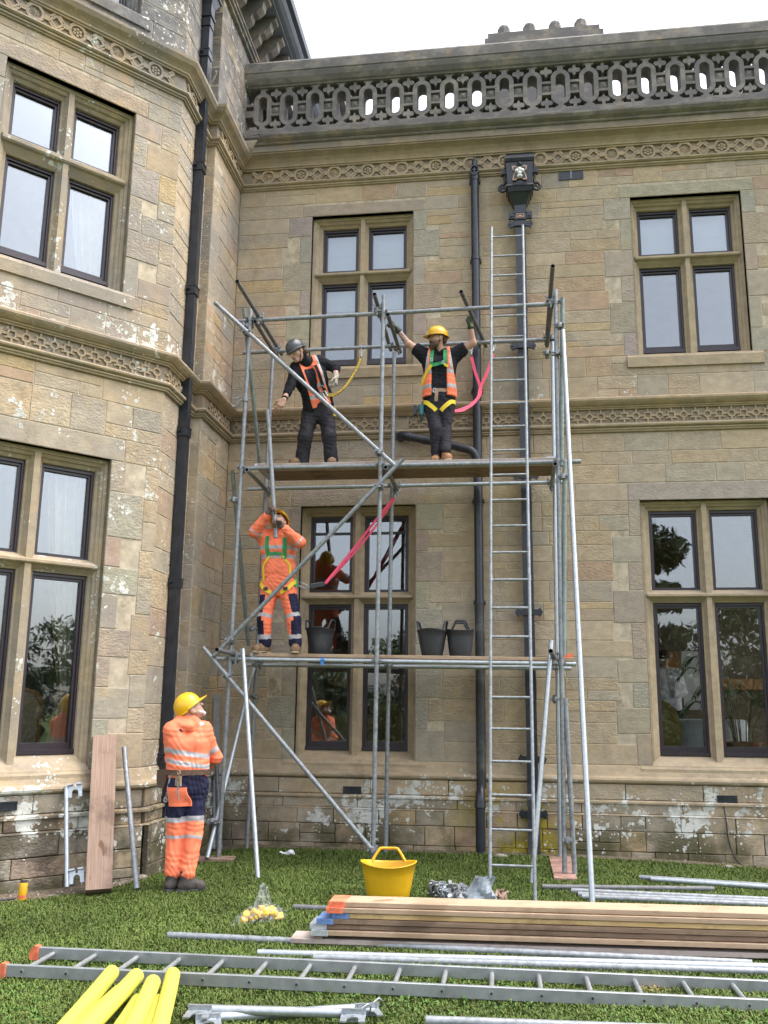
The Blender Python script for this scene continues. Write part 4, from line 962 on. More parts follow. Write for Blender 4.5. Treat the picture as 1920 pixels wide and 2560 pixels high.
mb = MB(); mb.box((px-hw-0.004, -0.205, 0.0), (px+hw+0.004, -0.152, 0.60)); mb.prism([(-0.145, 0.66), (-0.205, 0.60), (-0.15, 0.60), (-0.10, 0.66)], lambda a, b, d: V((d, a, b)), px-hw-0.004, px+hw+0.004); mb.build('shoe', M['iron_old'], t)
for z in (7.79, 6.10, 4.41, 2.73, 1.04, 0.44):
    mb = MB(); yb = -0.168 if z > 0.6 else -0.215
    ear(mb, px, yb+0.02, z, 0.165); mb.box((px-hw-0.012, yb, z-0.035), (px+hw+0.012, yb+0.019, z+0.035)); mb.build('bracket', M['iron'], t)
mb = MB()   # hopper head: crown, box, tapered body, outlet
def frus(x0, x1, y0, z0, X0, X1, Y0, z1, mi=0, yb=-0.02):
    mb.raw([V((x0, y0, z0)), V((x1, y0, z0)), V((x1, yb, z0)), V((x0, yb, z0)), V((X0, Y0, z1)), V((X1, Y0, z1)), V((X1, yb, z1)), V((X0, yb, z1))], [(0,3,2,1),(4,5,6,7),(0,1,5,4),(1,2,6,5),(2,3,7,6),(3,0,4,7)], mi)
HX = 0.237
frus(HX-0.185, HX+0.185, -0.33, 8.585, HX-0.195, HX+0.195, -0.345, 8.625); frus(HX-0.195, HX+0.195, -0.345, 8.625, HX-0.17, HX+0.17, -0.30, 8.70); frus(HX-0.17, HX+0.17, -0.30, 8.70, HX-0.172, HX+0.172, -0.31, 8.715)
frus(HX-0.155, HX+0.155, -0.275, 8.28, HX-0.178, HX+0.178, -0.315, 8.585)
frus(HX-0.175, HX+0.175, -0.30, 8.255, HX-0.165, HX+0.165, -0.29, 8.28); frus(HX-0.15, HX+0.15, -0.265, 8.19, HX-0.165, HX+0.165, -0.285, 8.255)
frus(HX-0.075, HX+0.075, -0.165, 8.05, HX-0.14, HX+0.14, -0.25, 8.19); frus(HX-0.07, HX+0.07, -0.16, 7.96, HX-0.075, HX+0.075, -0.165, 8.05)
frus(HX-0.085, HX+0.085, -0.18, 7.93, HX-0.085, HX+0.085, -0.18, 7.96); frus(HX-0.075, HX+0.075, -0.17, 7.84, HX-0.078, HX+0.078, -0.172, 7.93)
hop = mb.build('hopper', M['iron'], t)
for s_ in (-1, 1):
    ms = MB(); sp = [(HX+s_*(0.20-0.0), -0.16, 8.56)]
    pts = [V((HX+s_*0.178, -0.17, 8.50)), V((HX+s_*0.20, -0.17, 8.44)), V((HX+s_*0.185, -0.17, 8.37)), V((HX+s_*0.21, -0.17, 8.335))]
    for k in range(16):
        a = math.pi/2-k*0.55; rr = 0.062-0.0034*k; pts.append(V((HX+s_*(0.215+rr*math.cos(a)*1.0), -0.17, 8.29+rr*math.sin(a))))
    ms.path(pts, 0.017, 6); ms.box((HX+s_*0.205-0.035, -0.20, 8.49), (HX+s_*0.205+0.035, -0.12, 8.56)); ms.build('scroll', M['iron'], hop)
    ms = MB(); ms.box((HX+s_*0.115-0.036, -0.165, 7.86), (HX+s_*0.115+0.036, -0.12, 7.955)); ms.tube((HX+s_*0.115, -0.18, 7.90), (HX+s_*0.115, -0.165, 7.90), 0.02, 10); ms.build('lug', M['iron'], hop)
ms = MB(); fy = lambda z: -0.302-0.0*z
cr = [(-0.10, 0.10), (-0.06, 0.11), (-0.035, 0.085), (0.035, 0.085), (0.06, 0.11), (0.10, 0.10), (0.09, 0.05), (0.06, 0.02), (0.085, -0.04), (0.095, -0.10), (0.05, -0.10), (0.025, -0.075), (-0.025, -0.075), (-0.05, -0.10), (-0.095, -0.10), (-0.085, -0.04), (-0.06, 0.02), (-0.09, 0.05)]
CT = lambda a, b, d: V((HX+a, -0.318-d+0.13*(b-0.10)*-0.0, 8.42+b))
ms.prism(cr, CT, 0.0, -0.02, 0); inn = [(a*0.8, b*0.8) for a, b in cr]; ms.prism(inn, CT, 0.004, 0.0, 1)
for a, b, rr in ((-0.035, 0.03, 0.028), (0.0, 0.045, 0.032), (0.035, 0.03, 0.028), (0.0, -0.005, 0.03), (-0.022, -0.05, 0.016), (0.022, -0.05, 0.016), (0, -0.045, 0.018)):
    ms.lathe([(rr, 0), (rr*0.8, 0.014), (0, 0.02)], CT(a, b, 0.004), 10, 2, (V((1, 0, 0)), V((0, 0, 1)), V((0, -1, 0))))
ms.lathe([(0.034, 0), (0.028, 0.022), (0, 0.032)], CT(0, 0.135, -0.012), 12, 3, (V((1, 0, 0)), V((0, 0, 1)), V((0, -1, 0))))
ms.build('crest', [M['crest_tan'], M['iron'], M['crest'], M['iron']], hop)
ms = MB(); ms.ring([(-0.05, -0.03), (0.05, -0.03), (0.05, 0.03), (-0.05, 0.03)], [(-0.04, -0.022), (0.04, -0.022), (0.04, 0.022), (-0.04, 0.022)], lambda a, b, d: V((HX+a, -0.176-d, 7.89+b)), 0.006, -0.004)
ms.prism([(-0.032, -0.016), (0.032, -0.016), (0.026, 0.0), (0.012, 0.012), (-0.012, 0.012), (-0.026, 0.0)], lambda a, b, d: V((HX+a, -0.176-d, 7.89+b)), 0.005, -0.004); ms.build('badge', M['crest_tan'], hop)

t = thing('round_downpipe', 'black round soil pipe left of the ladder with oval top', 'downpipe', loc=(-0.352, -0.12, 0))
cx = -0.352
mb = MB(); mb.tube((cx, -0.10, 0.66), (cx, -0.10, 8.52), 0.054, 20); mb.tube((cx, -0.10, 8.52), (cx, -0.10, 8.58), 0.064, 20); mb.tube((cx, -0.10, 8.58), (cx, -0.10, 8.78), 0.046, 16, r2=0.034); mb.tube((cx, -0.10, 8.78), (cx, -0.10, 8.84), 0.018, 10); mb.build('pipe', M['iron'], t)
mb = MB(); ov = [(0.058*math.cos(a), 0.075*math.sin(a)) for a in [2*math.pi*i/24 for i in range(24)]]; mb.ring(ov, [(a*0.74, b*0.78) for a, b in ov], lambda a, b, d: V((cx+a, -0.165-d, 8.60+b)), 0.008, -0.03)
mb.prism([(-0.008, -0.04), (0.008, -0.04), (0.01, -0.005), (0.03, 0.012), (0.012, 0.02), (0.0, 0.05), (-0.012, 0.02), (-0.03, 0.012), (-0.01, -0.005)], lambda a, b, d: V((cx+a, -0.165-d, 8.60+b)), 0.004, -0.02); mb.build('oval_cap', M['iron'], t)
for z in (8.50, 7.35, 5.55, 4.62, 4.12, 2.86):
    mb = MB(); mb.tube((cx, -0.10, z-0.022), (cx, -0.10, z+0.022), 0.062, 20); mb.box((cx-0.075, -0.06, z-0.018), (cx+0.075, -0.002, z+0.018)); mb.build('collar', M['iron'], t)
mb = MB(); mb.tube((cx, -0.10, 2.86), (cx, -0.10, 0.661), 0.0565, 20); mb.build('old_pipe', M['iron_old'], t)
mb = MB(); mb.tube((cx-0.012, -0.235, -0.02), (cx-0.012, -0.235, 0.50), 0.056, 20); mb.tube((cx-0.012, -0.235, 0.50), (cx-0.012, -0.225, 0.58), 0.064, 20); mb.path(bez((cx-0.012, -0.225, 0.57), (cx-0.012, -0.215, 0.66), (cx, -0.11, 0.72), 8), 0.055, 16); mb.build('shoe', M['plastic_pipe'], t)
mb = MB(); mb.box((cx-0.062, -0.20, 0.655), (cx+0.066, -0.135, 0.70)); mb.build('brick', M['terracotta'], t)
t2 = thing('waste_pipe', 'black branch pipe running down from the wall stub into the round pipe', 'pipe', loc=(-0.8, -0.13, 4.85))
mb = MB(); A_, B_ = V((-1.235, -0.135, 4.955)), V((-0.47, -0.135, 4.765)); mb.tube(A_, B_, 0.052, 18); d_ = (B_-A_).normalized()
for q in (0.04, 0.30, 0.62): p = A_.lerp(B_, q); mb.tube(p-d_*0.022, p+d_*0.022, 0.060, 18)
mb.path(bez(B_-d_*0.02, B_+d_*0.10, (cx, -0.13, 4.60), 8), 0.053, 16); mb.build('pipe', M['plastic_pipe'], t2)
mb = MB(); mb.path(bez(A_+d_*0.02, A_-d_*0.10, (-1.325, -0.02, 4.985), 8), 0.056, 16); mb.tube((-1.325, -0.06, 4.985), (-1.325, -0.02, 4.985), 0.066, 18); mb.build('elbow', M['plastic_pipe'], t2)
mb = MB(); mb.box((-1.40, -0.075, 5.04), (-1.22, -0.012, 5.20)); mb.build('patch', M['recess'], t2)

t = thing('corner_downpipe', 'black square downpipe in the angle of the canted tower', 'downpipe', loc=(-3.655, -1.5, 0))
sx, sy = -3.652, -1.50
mb = MB(); mb.box((sx-0.048, sy-0.055, 0.05), (sx+0.048, sy+0.055, 9.98)); mb.build('pipe', M['iron'], t)
for z in (9.6, 8.02, 6.40, 4.66, 2.92, 1.05, 0.62):
    mb = MB(); mb.box((sx-0.060, sy-0.070, z-0.05), (sx+0.060, sy+0.070, z+0.045)); mb.box((sx-0.066, sy-0.076, z+0.045), (sx+0.066, sy+0.076, z+0.058)); mb.tube((sx-0.03, sy-0.11, z+0.01), (sx-0.03, sy-0.075, z+0.01), 0.02, 8); mb.build('collar', M['iron'], t)
mb = MB()
def fr2(w0, d0, z0, w1, d1, z1):
    p = [V((sx+a*w0, sy+b*d0, z0)) for a, b in ((-1,-1),(1,-1),(1,1),(-1,1))]+[V((sx+a*w1, sy+b*d1, z1)) for a, b in ((-1,-1),(1,-1),(1,1),(-1,1))]
    mb.raw(p, [(0,3,2,1),(4,5,6,7),(0,1,5,4),(1,2,6,5),(2,3,7,6),(3,0,4,7)])
fr2(.058, .065, 9.99, .058, .065, 10.12); fr2(.072, .08, 10.12, .072, .08, 10.16); fr2(.058, .065, 10.16, .062, .068, 10.30); fr2(.064, .07, 10.30, .11, .13, 10.42); fr2(.125, .145, 10.42, .125, .145, 10.46); fr2(.105, .125, 10.46, .125, .15, 10.80); fr2(.14, .165, 10.80, .14, .165, 10.86)
hop = mb.build('hopper', M['iron'], t)
mb = MB(); CT2 = lambda a, b, d: V((sx+0.128+d, sy+a, 10.62+b)); mb.prism([(p*0.95, q*0.95) for p, q in cr], CT2, 0.012, -0.01, 0)
for a, b, rr in ((-0.035, 0.03, 0.028), (0.0, 0.045, 0.032), (0.035, 0.03, 0.028), (0, -0.03, 0.03)): mb.lathe([(rr, 0), (rr*0.8, 0.014), (0, 0.02)], CT2(a, b, 0.012), 10, 1, (V((0, 1, 0)), V((0, 0, 1)), V((1, 0, 0))))
mb.build('crest', [M['crest_tan'], M['crest']], hop)

# ------------------------------------------------------------------ the scaffold
TR = 0.0242
scaf = thing('scaffold', 'galvanised tube and coupler scaffold standing in front of the stone wall', 'scaffold', loc=(-1.3, -0.85, 0))
def tb(name, a, b, mat='galv', parent=scaf, r_=TR, ext=0.0):
    a, b = V(a), V(b); d = (b-a).normalized(); mb = MB(); mb.tube(a-d*ext, b+d*ext, r_, 14, 0, True, 0.004, 1)
    return mb.build(name, [M[mat], M['hole']], parent)
FLb, FLt = V((-3.095, -1.25, 0.035)), V((-3.001, -1.255, 6.287)); FMb, FMt = V((-1.43, -1.344, 0.0)), V((-1.383, -1.345, 6.305)); FRb, FRt = V((0.498, -1.45, 0.03)), V((0.583, -1.455, 6.219))
BLb, BLt = V((-3.045, -0.35, 0.0)), V((-2.955, -0.351, 6.0)); BMb, BMt = V((-1.428, -0.364, 0.0)), V((-1.377, -0.364, 5.993)); BRb, BRt = V((0.511, -0.38, 0.0)), V((0.589, -0.381, 6.036))
for a, b in ((FLb, FLt), (FMb, FMt), (FRb, FRt), (BLb, BLt), (BMb, BMt)): tb('standard', a, b)
tb('standard', BRb, BRt, 'galv_new')
at = lambda a, b, z: a.lerp(b, (z-a.z)/(b.z-a.z))
o1 = V((0, 0.05, 0))
LEDGERS = {}
def led(key, a, b, mat='galv'): LEDGERS[key] = (V(a), V(b)); tb('ledger', a, b, mat)
led('railF', (-3.188, -1.194, 6.135), (0.607, -1.400, 6.075)); led('railB', (-3.369, -0.299, 6.101), (0.615, -0.331, 6.093))
led('upF', (-3.04, -1.203, 4.300), (0.80, -1.410, 4.228), 'galv'); led('upB', (-3.227, -0.299, 4.273), (0.662, -0.331, 4.268), 'galv_new')
led('loF', (-3.235, -1.192, 2.118), (0.676, -1.402, 2.064), 'galv_new'); led('loB', (-3.193, -0.299, 2.094), (0.697, -0.332, 2.066), 'galv_new')
# braces and rakers
tb('brace', (-3.43, -1.312, 6.334), (-1.224, -1.415, 4.23)); tb('brace', (-1.131, -1.449, 4.298), (-3.22, -1.345, 2.141)); tb('brace', (-3.36, -1.315, 2.235), (-1.40, -1.412, 0.150))
tb('brace', (-3.107, -1.200, 6.30), (-3.05, -0.41, 4.556), 'galv_green'); tb('brace', (-3.150, -1.215, 4.271), (-3.118, -0.36, 2.319), 'galv_green')
tb('brace', (0.658, -1.455, 6.119), (0.589, -1.458, 4.171), 'galv_green'); tb('standard', (0.625, -1.452, 4.228), (0.553, -1.452, 2.144), 'galv_green'); tb('standard', (0.556, -1.453, 1.719), (0.596, -1.455, 0.02))
tb('raker', (0.646, -1.512, 5.704), (0.634, -3.034, gz(.634, -3.03)), 'galv_new'); tb('raker', (0.429, -1.496, 2.301), (0.169, -1.906, gz(.17, -1.9)), 'galv_new'); tb('raker', (-2.906, -1.31, 2.214), (-2.42, -2.142, gz(-2.42, -2.14)), 'galv_new')
tb('raker', (-3.03, -0.408, 2.045), (-3.175, -1.385, 0.045), 'galv_new')
# transoms
tb('transom', (-2.895, -2.17, 6.165), (-2.915, -0.06, 6.155), 'galv_dark'); tb('transom', (-2.93, -1.30, 6.075), (-2.93, -0.24, 6.045), 'galv_dark')
tb('transom', (-1.452, -1.62, 6.195), (-1.462, -0.06, 6.150), 'galv_dark'); tb('transom', (-1.325, -1.40, 6.040), (-1.318, -0.24, 6.045), 'galv_dark')
tb('transom', (-0.468, -1.64, 6.165), (-0.232, -0.06, 6.150), 'galv_dark'); tb('transom', (0.519, -2.172, 6.150), (0.530, -0.06, 6.140), 'galv_dark'); tb('transom', (0.530, -1.44, 6.020), (0.53, -0.25, 6.040), 'galv_dark')
tb('transom', (-2.945, -1.33, 4.250), (-2.955, -0.25, 4.225), 'galv'); tb('transom', (-1.33, -1.42, 4.215), (-1.335, -0.25, 4.222), 'galv'); tb('transom', (0.52, -1.50, 4.185), (0.53, -0.25, 4.215), 'galv')
tb('transom', (-3.045, -1.80, 2.180), (-2.985, -0.25, 2.142), 'galv_dark'); tb('transom', (0.40, -1.94, 2.165), (0.455, -1.44, 2.128), 'galv_dark')
# couplers
def coupler(c, ax1, ax2, mat='coupler'):
    """two clamp bands at right angles or swivelled, with hinge bolts"""
    c = V(c); mb = MB()
    for ax, off in ((V(ax1).normalized(), -1), (V(ax2).normalized(), 1)):
        n_ = V(ax1).normalized().cross(V(ax2).normalized())
        n_ = n_.normalized() if n_.length > 0.15 else V((0, 1, 0))
        p = c+n_*off*0.026
        mb.tube(p-ax*0.026, p+ax*0.026, 0.0305, 12); x, y, _ = frame_of(ax, n_)
        for s_ in (-1, 1):
            q = p+y*s_*0.040; mb.tube(q-x*0.045*off, q+x*0.062*off, 0.0075, 6); mb.tube(q+x*0.030*off, q+x*0.048*off, 0.014, 6)
            mb.box((-0.014, -0.012, -0.022), (0.014, 0.012, 0.022), 0, lambda v, q=q, x=x, y=y, ax=ax: q+x*v.x+y*v.y*0.8+ax*v.z)
    mb.build('coupler', M[mat], scaf)
Z = V((0, 0, 1)); X = V((1, 0, 0)); Y_ = V((0, 1, 0))
for key, posts in (('railF', ((FLb, FLt), (FMb, FMt), (FRb, FRt))), ('railB', ((BLb, BLt), (BMb, BMt), (BRb, BRt))), ('upF', ((FLb, FLt), (FMb, FMt), (FRb, FRt))), ('upB', ((BLb, BLt), (BMb, BMt), (BRb, BRt))), ('loF', ((FLb, FLt), (FMb, FMt), (FRb, FRt))), ('loB', ((BLb, BLt), (BMb, BMt), (BRb, BRt)))):
    a, b = LEDGERS[key]; d = (b-a).normalized()
    for (p, q) in posts:
        z = a.z+(b.z-a.z)*((p.lerp(q, 0.5).x-a.x)/(b.x-a.x)); s_ = at(p, q, z); s2 = a+d*((s_-a).dot(d)); coupler((s_+s2)/2, d, (q-p))
for c, d1, d2 in (((-3.02, -1.287, 5.94), Z, (2.2, 0, -2.1)), ((-1.405, -1.38, 4.40), Z, (2.2, 0, -2.1)), ((-1.40, -1.40, 4.01), Z, (2.1, 0, 2.1)), ((-3.05, -1.305, 2.32), Z, (2.1, 0, 2.1)), ((-3.07, -1.285, 1.93), Z, (2, 0, -2.1)), ((-1.425, -1.382, 0.18), Z, (2, 0, -2.1)),
                  ((-3.06, -1.225, 6.05), Z, Y_), ((-3.10, -1.232, 3.92), Z, (0.1, 0, 1)), ((-3.085, -0.36, 2.52), Z, (0, 1, -2)), ((0.61, -1.458, 5.78), Z, (0.05, 0, 1)), ((0.60, -1.48, 5.45), Z, (0, -.3, 1)), ((0.60, -1.453, 4.05), Z, (0.05, 0, 1)), ((0.53, -1.452, 0.34), Z, (0.05, 0, 1)), ((-3.04, -0.38, 1.72), Z, (-.1, -1, -2)),
                  ((-2.90, -1.22, 6.14), X, Y_), ((-2.915, -0.32, 6.12), X, Y_), ((-1.455, -1.32, 6.14), X, Y_), ((-1.33, -0.33, 6.07), X, Y_), ((0.525, -1.42, 6.09), X, Y_), ((0.53, -0.35, 6.10), X, Y_), ((-2.955, -0.32, 4.25), X, Y_), ((-1.335, -0.33, 4.245), X, Y_), ((0.53, -0.35, 4.24), X, Y_), ((-3.0, -1.22, 2.14), X, Y_), ((0.45, -1.43, 2.10), X, Y_), ((-2.99, -0.32, 2.115), X, Y_), ((0.50, -0.36, 1.72), Z, X), ((0.52, -0.36, 5.9), Z, X), ((-3.17, -1.3, 0.40), Z, (-.1, -1, -2))):
    coupler(c, d1, d2)
# an empty swivel coupler hanging open on the left standard
mb = MB(); c = at(FLb, FLt, 5.12)+V((0, -0.01, 0)); mb.tube(c-Z*0.026, c+Z*0.026, 0.031, 12); mb.path([c+V((-.03, 0, 0)), c+V((-.07, -.02, -.03)), c+V((-.085, -.02, -.075)), c+V((-.13, -.02, -.10)), c+V((-.15, -.02, -.075))], 0.011, 6); mb.tube(c+V((-.06, 0, .03)), c+V((-.15, -.03, 0.0)), 0.008, 6); mb.tube(c+V((.03, 0, 0)), c+V((.085, -.01, .0)), 0.008, 6)
mb.build('coupler', M['coupler'], scaf)
mb = MB(); tp = V((-2.02, 0, 0)); tp.y = -1.192+(-1.402+1.192)*((-2.02+3.235)/3.911); tp.z = 2.118+(2.064-2.118)*((-2.02+3.235)/3.911)
mb.tube(tp-X*0.022, tp+X*0.022, TR+0.003, 12); mb.poly([tp+V((-.02, -.03, -.01)), tp+V((.02, -.032, -.02)), tp+V((.012, -.04, -.065)), tp+V((-.012, -.036, -.05))]); mb.build('blue_tape', M['blue_tape'], scaf)

def board(name, label, a, b, wdt, th, mat, ends=(None, None), grp=None, up=Z, cat='board'):
    """scaffold board with banded ends; a-b is the centre line of its body"""
    a, b = V(a), V(b); d = (b-a).normalized(); t_ = thing(name, label, cat, grp, loc=tuple(a))
    mb = MB(); mb.beam(V((0, 0, 0)), V(((b-a).length, 0, 0)), wdt, th, 0, (0, 0, 1), 0.003)
    o = mb.build('plank', M[mat]); o.parent = t_; u_ = V(up); x = d; z = (u_-x*u_.dot(x)).normalized(); y = z.cross(x)
    o.matrix_parent_inverse.identity(); o.matrix_local = Matrix((x, y, z)).transposed().to_4x4()
    for e, k in zip(ends, (0, 1)):
        if e:
            me_ = MB(); L = 0.115; p0, p1 = (-0.0015, L) if k == 0 else ((b-a).length-L, (b-a).length+0.0015)
            me_.beam(V((p0, 0, 0)), V((p1, 0, 0)), wdt+0.003, th+0.003, 0, (0, 0, 1))
            q = me_.build('end_band', M[e]); q.parent = t_; q.matrix_local = o.matrix_local.copy()
    return t_
gU, gL = 'boards of the upper scaffold platform', 'boards of the lower scaffold platform'
for i, (o, m_, lab) in enumerate(((0.155, 'wood_grey', 'front grey board of the upper platform, next to the ledger'), (0.385, 'wood_dark', 'dark middle board of the upper platform under the workers'), (0.615, 'wood_dark', 'rear dark board of the upper platform, nearest the wall'))):
    board('scaffold_board', lab, (-2.90, -1.203+o, 4.345), (0.56, -1.375+o, 4.285), 0.222, 0.038, m_, ('band', 'band'), gU)
for i, (o, m_, lab) in enumerate(((0.155, 'wood', 'front pale board of the lower platform with an orange end'), (0.385, 'wood_old', 'middle board of the lower platform under the black tubs'), (0.615, 'wood_old', 'rear board of the lower platform, nearest the window'))):
    board('scaffold_board', lab, (-2.86, -1.203+o, 2.165), (0.66, -1.385+o, 2.116), 0.222, 0.038, m_, ('band', 'red_end' if i == 0 else 'band'), gL)
# sole boards under the standards
sb = MB(); sb.prism([(0.39, -0.30), (0.625, -0.30), (0.60, -1.735), (0.385, -1.73)], lambda a, b, d: V((a, b, d)), gz(.5, -1)+0.024, gz(.5, -1)-0.02); tag(sb.build('sole_board', M['rust']), 'rusty plywood sole board under the right hand standards', 'board')
board('sole_board', 'timber offcut under the left front standard', (-3.33, -1.28, 0.018), (-2.93, -1.22, 0.018), 0.2, 0.034, 'wood_old')

# loose tubes: leaning in the corner, lying on the lawn
def loose(label, a, b, mat, grp=None):
    t_ = thing('scaffold_tube', label, 'tube', grp, loc=tuple(a)); tb('tube', a, b, mat, t_); return t_
loose('grey tube leaning on the plinth right of the stacked boards', (-3.327, -2.874, 0.0), (-3.79, -2.275, 1.19), 'galv')
loose('leftmost grey tube of the bundle leaning in the corner behind the man', (-3.50, -0.42, 0.0), (-3.535, -0.12, 1.05), 'galv')
loose('middle grey tube of the bundle leaning in the corner behind the man', (-3.40, -0.46, 0.0), (-3.52, -0.20, 1.02), 'galv')
loose('rightmost tube of the corner bundle, its foot next to the scaffold', (-3.30, -0.52, 0.0), (-3.48, -0.26, 0.95), 'galv_dark')
mb = MB(); mb.box((-0.035, -0.006, 0), (0.035, 0.006, 1.75)); mb.box((-0.035, -0.016, 0), (-0.027, -0.006, 1.75)); o = mb.build('batten', M['alu']); o.location = (-3.44, -0.30, 0.0); o.rotation_euler = (R(-5), R(-3.5), 0); tag(o, 'pale metal batten standing in the corner behind the man on the lawn', 'batten')
zt = 0.027
loose('long grey tube running under the timber stack at the left', (-2.41, -4.554, zt), (1.5, -4.60, zt), 'galv')
loose('bright new tube in front of the timber stack, the farther of two', (-1.665, -4.906, zt), (2.6, -4.60, zt), 'galv_new')
loose('dull tube in front of the timber stack, the nearer of two', (-1.282, -4.962, zt), (2.6, -4.72, zt), 'galv')
loose('short end of grey tube showing behind the top of the timber stack', (-1.758, -3.49, zt), (0.2, -3.52, zt), 'galv_dark')
loose('short grey tube farthest back on the lawn at the right', (1.204, -1.552, zt), (2.5, -1.80, zt), 'galv')
loose('bright tube crossing the grass at the far right', (1.299, -1.627, zt), (3.6, -2.12, zt), 'galv_new')
loose('single grey tube on the grass behind the right hand raker', (0.252, -2.229, zt), (1.795, -2.03, zt), 'galv_dark')
loose('rear tube of the three lying together at the right', (0.504, -2.361, zt), (3.3, -2.50, zt), 'galv')
loose('middle tube of the three lying together at the right', (0.553, -2.52, zt), (3.3, -2.585, zt), 'galv')
loose('front tube of the three lying together at the right', (0.58, -2.625, zt), (3.3, -2.70, zt), 'galv')
loose('grey tube cut off by the bottom edge of the picture', (-0.463, -6.049, zt), (1.2, -5.95, zt), 'galv')
loose('short tube passed up between the two workers at the left of the scaffold', (-2.565, -1.365, 3.445), (-2.715, -1.365, 4.945), 'galv')

# stack of boards on the lawn
st = [('wood_grey', None, -1.42, 0.0), ('wood', 'band', -1.27, -0.01), ('wood_dark', 'band', -1.285, 0.015), ('wood_dark', 'blue_end', -1.235, 0.0), ('wood2', 'blue_end', -1.13, 0.012), ('wood', 'red_end', -1.17, -0.006), ('wood', 'red_end', -1.155, 0.01)]
names = ['bottom grey board of the timber stack on the lawn', 'second board up in the timber stack, pale with a white banded end', 'third board up in the timber stack, dark with a short grey band', 'weathered board of the stack with a blue painted end', 'yellowish board of the stack with a pale blue end, under the orange ones', 'orange ended board second from the top of the timber stack', 'top board of the timber stack with an orange painted end']
z = 0.024
for k, ((m_, e, x0, dy), lab) in enumerate(zip(st, names)):
    th = 0.038
    if k == 1: z += 0.022
    zz = z+th/2; yv = -4.50+dy
    board('scaffold_board', lab, (x0-0.10, yv-0.012, zz), (2.75, yv+0.20, zz), 0.225, th-0.0055, m_, (e, 'band'), 'boards stacked on the lawn'); z += th*0.965
mb = MB(); mb.beam((-1.32, -4.62, 0.046+0.024), (-1.32, -4.38, 0.046+0.024), 0.05, 0.014)
tag(mb.build('spacer', M['wood_dark']), 'small timber spacer inside the board stack at its left end', 'spacer')
# boards leaning on the tower plinth
for k, ((m_, o_, h_), lab) in enumerate(zip((('wood_dark', 0.080, 0.02), ('wood_old', 0.040, 0.012), ('wood_old', 0.0, 0.0)), ('rearmost dark board of those leaning on the tower plinth', 'middle board of those leaning on the tower plinth', 'front reddish board leaning on the tower plinth'))):
    nn = V((0.60, -0.78, 0.0)); base = V((-3.63, -3.0, 0.0)); topp = V((-3.95, -2.38, 1.30)); d = (topp-base).normalized(); upv = d.cross(V((0.93, 0.36, 0))).normalized()
    upv = upv if upv.y < 0 else -upv
    board('scaffold_board', lab, base-upv*o_+V((0, 0, 0.005)), topp-upv*o_+d*h_+V((0, 0, 0.005)), 0.225, 0.036, m_, (None, None), 'boards leaning on the tower plinth', upv)

# ------------------------------------------------------------------ ladders
lad = thing('pole_ladder', 'tall steel ladder standing in front of the scaffold and leaning on its rail', 'ladder', loc=(-0.015, -3.012, 0))
U_ = V((0, 1.81, 7.177)).normalized(); A0 = V((-0.2, -3.012, 0)); B0 = V((0.171, -3.012, 0)); LN = 7.40
for a, lean in ((A0, V((0.075, 0, 0))), (B0, V((0.070, 0, 0)))):
    mb = MB(); mb.tube(a, a+U_*LN+lean, 0.0155, 12); mb.tube(a+U_*2.9+lean*0.39, a+U_*2.96+lean*0.4, 0.0185, 12); mb.tube(a+U_*6.05+lean*0.82, a+U_*6.11+lean*0.83, 0.0185, 12); mb.build('stile', M['galv'], lad)
s_ = 0.03; k = 0
while s_ < 7.3:
    p = A0+U_*s_+V((0.075*s_/LN, 0, 0)); q = B0+U_*s_+V((0.070*s_/LN, 0, 0)); mb = MB(); mb.tube(p, q, 0.0115, 10); mb.build('rung', M['galv'], lad); s_ += 0.2885
al = thing('aluminium_ladder', 'aluminium ladder lying on the grass with orange feet at its left end', 'ladder', loc=(-3.0, -5.45, 0))
F0, F1, N0, N1 = V((-3.02, -5.235, 0.05)), V((2.2, -5.20, 0.05)), V((-3.01, -5.645, 0.05)), V((2.2, -5.565, 0.05))
for a, b in ((F0, F1), (N0, N1)):
    mb = MB(); mb.beam(a, b, 0.026, 0.070, 0, Z, 0.004)
    d = (b-a).normalized(); 
    st_ = mb.build('stile', M['alu'], al)
    cpb = MB(); cpb.prism([(-0.045, -0.042), (0.012, -0.042), (0.012, 0.042), (-0.020, 0.042), (-0.040, 0.020), (-0.048, -0.005)], lambda x_, z_, dd: a+V((x_, dd, z_)), -0.02, 0.02); cpb.build('foot_cap', M['red_end'], st_)
x_ = -2.90
while x_ < 2.1:
    t_ = (x_+3.01)/5.21; p = N0.lerp(N1, t_); q = F0.lerp(F1, t_); mb = MB(); mb.tube(p+V((0, 0.013, 0)), q-V((0, 0.013, 0)), 0.0145, 10); mb.build('rung', M['alu'], al)
    mb = MB(); mb.tube(p+V((0, -0.0165, 0)), p+V((0, -0.0125, 0)), 0.015, 10); mb.tube(p+V((0, -0.0185, 0)), p+V((0, -0.0155, 0)), 0.0085, 4, 1); mb.build('rung_end', [M['alu'], M['hole']], al); x_ += 0.2765

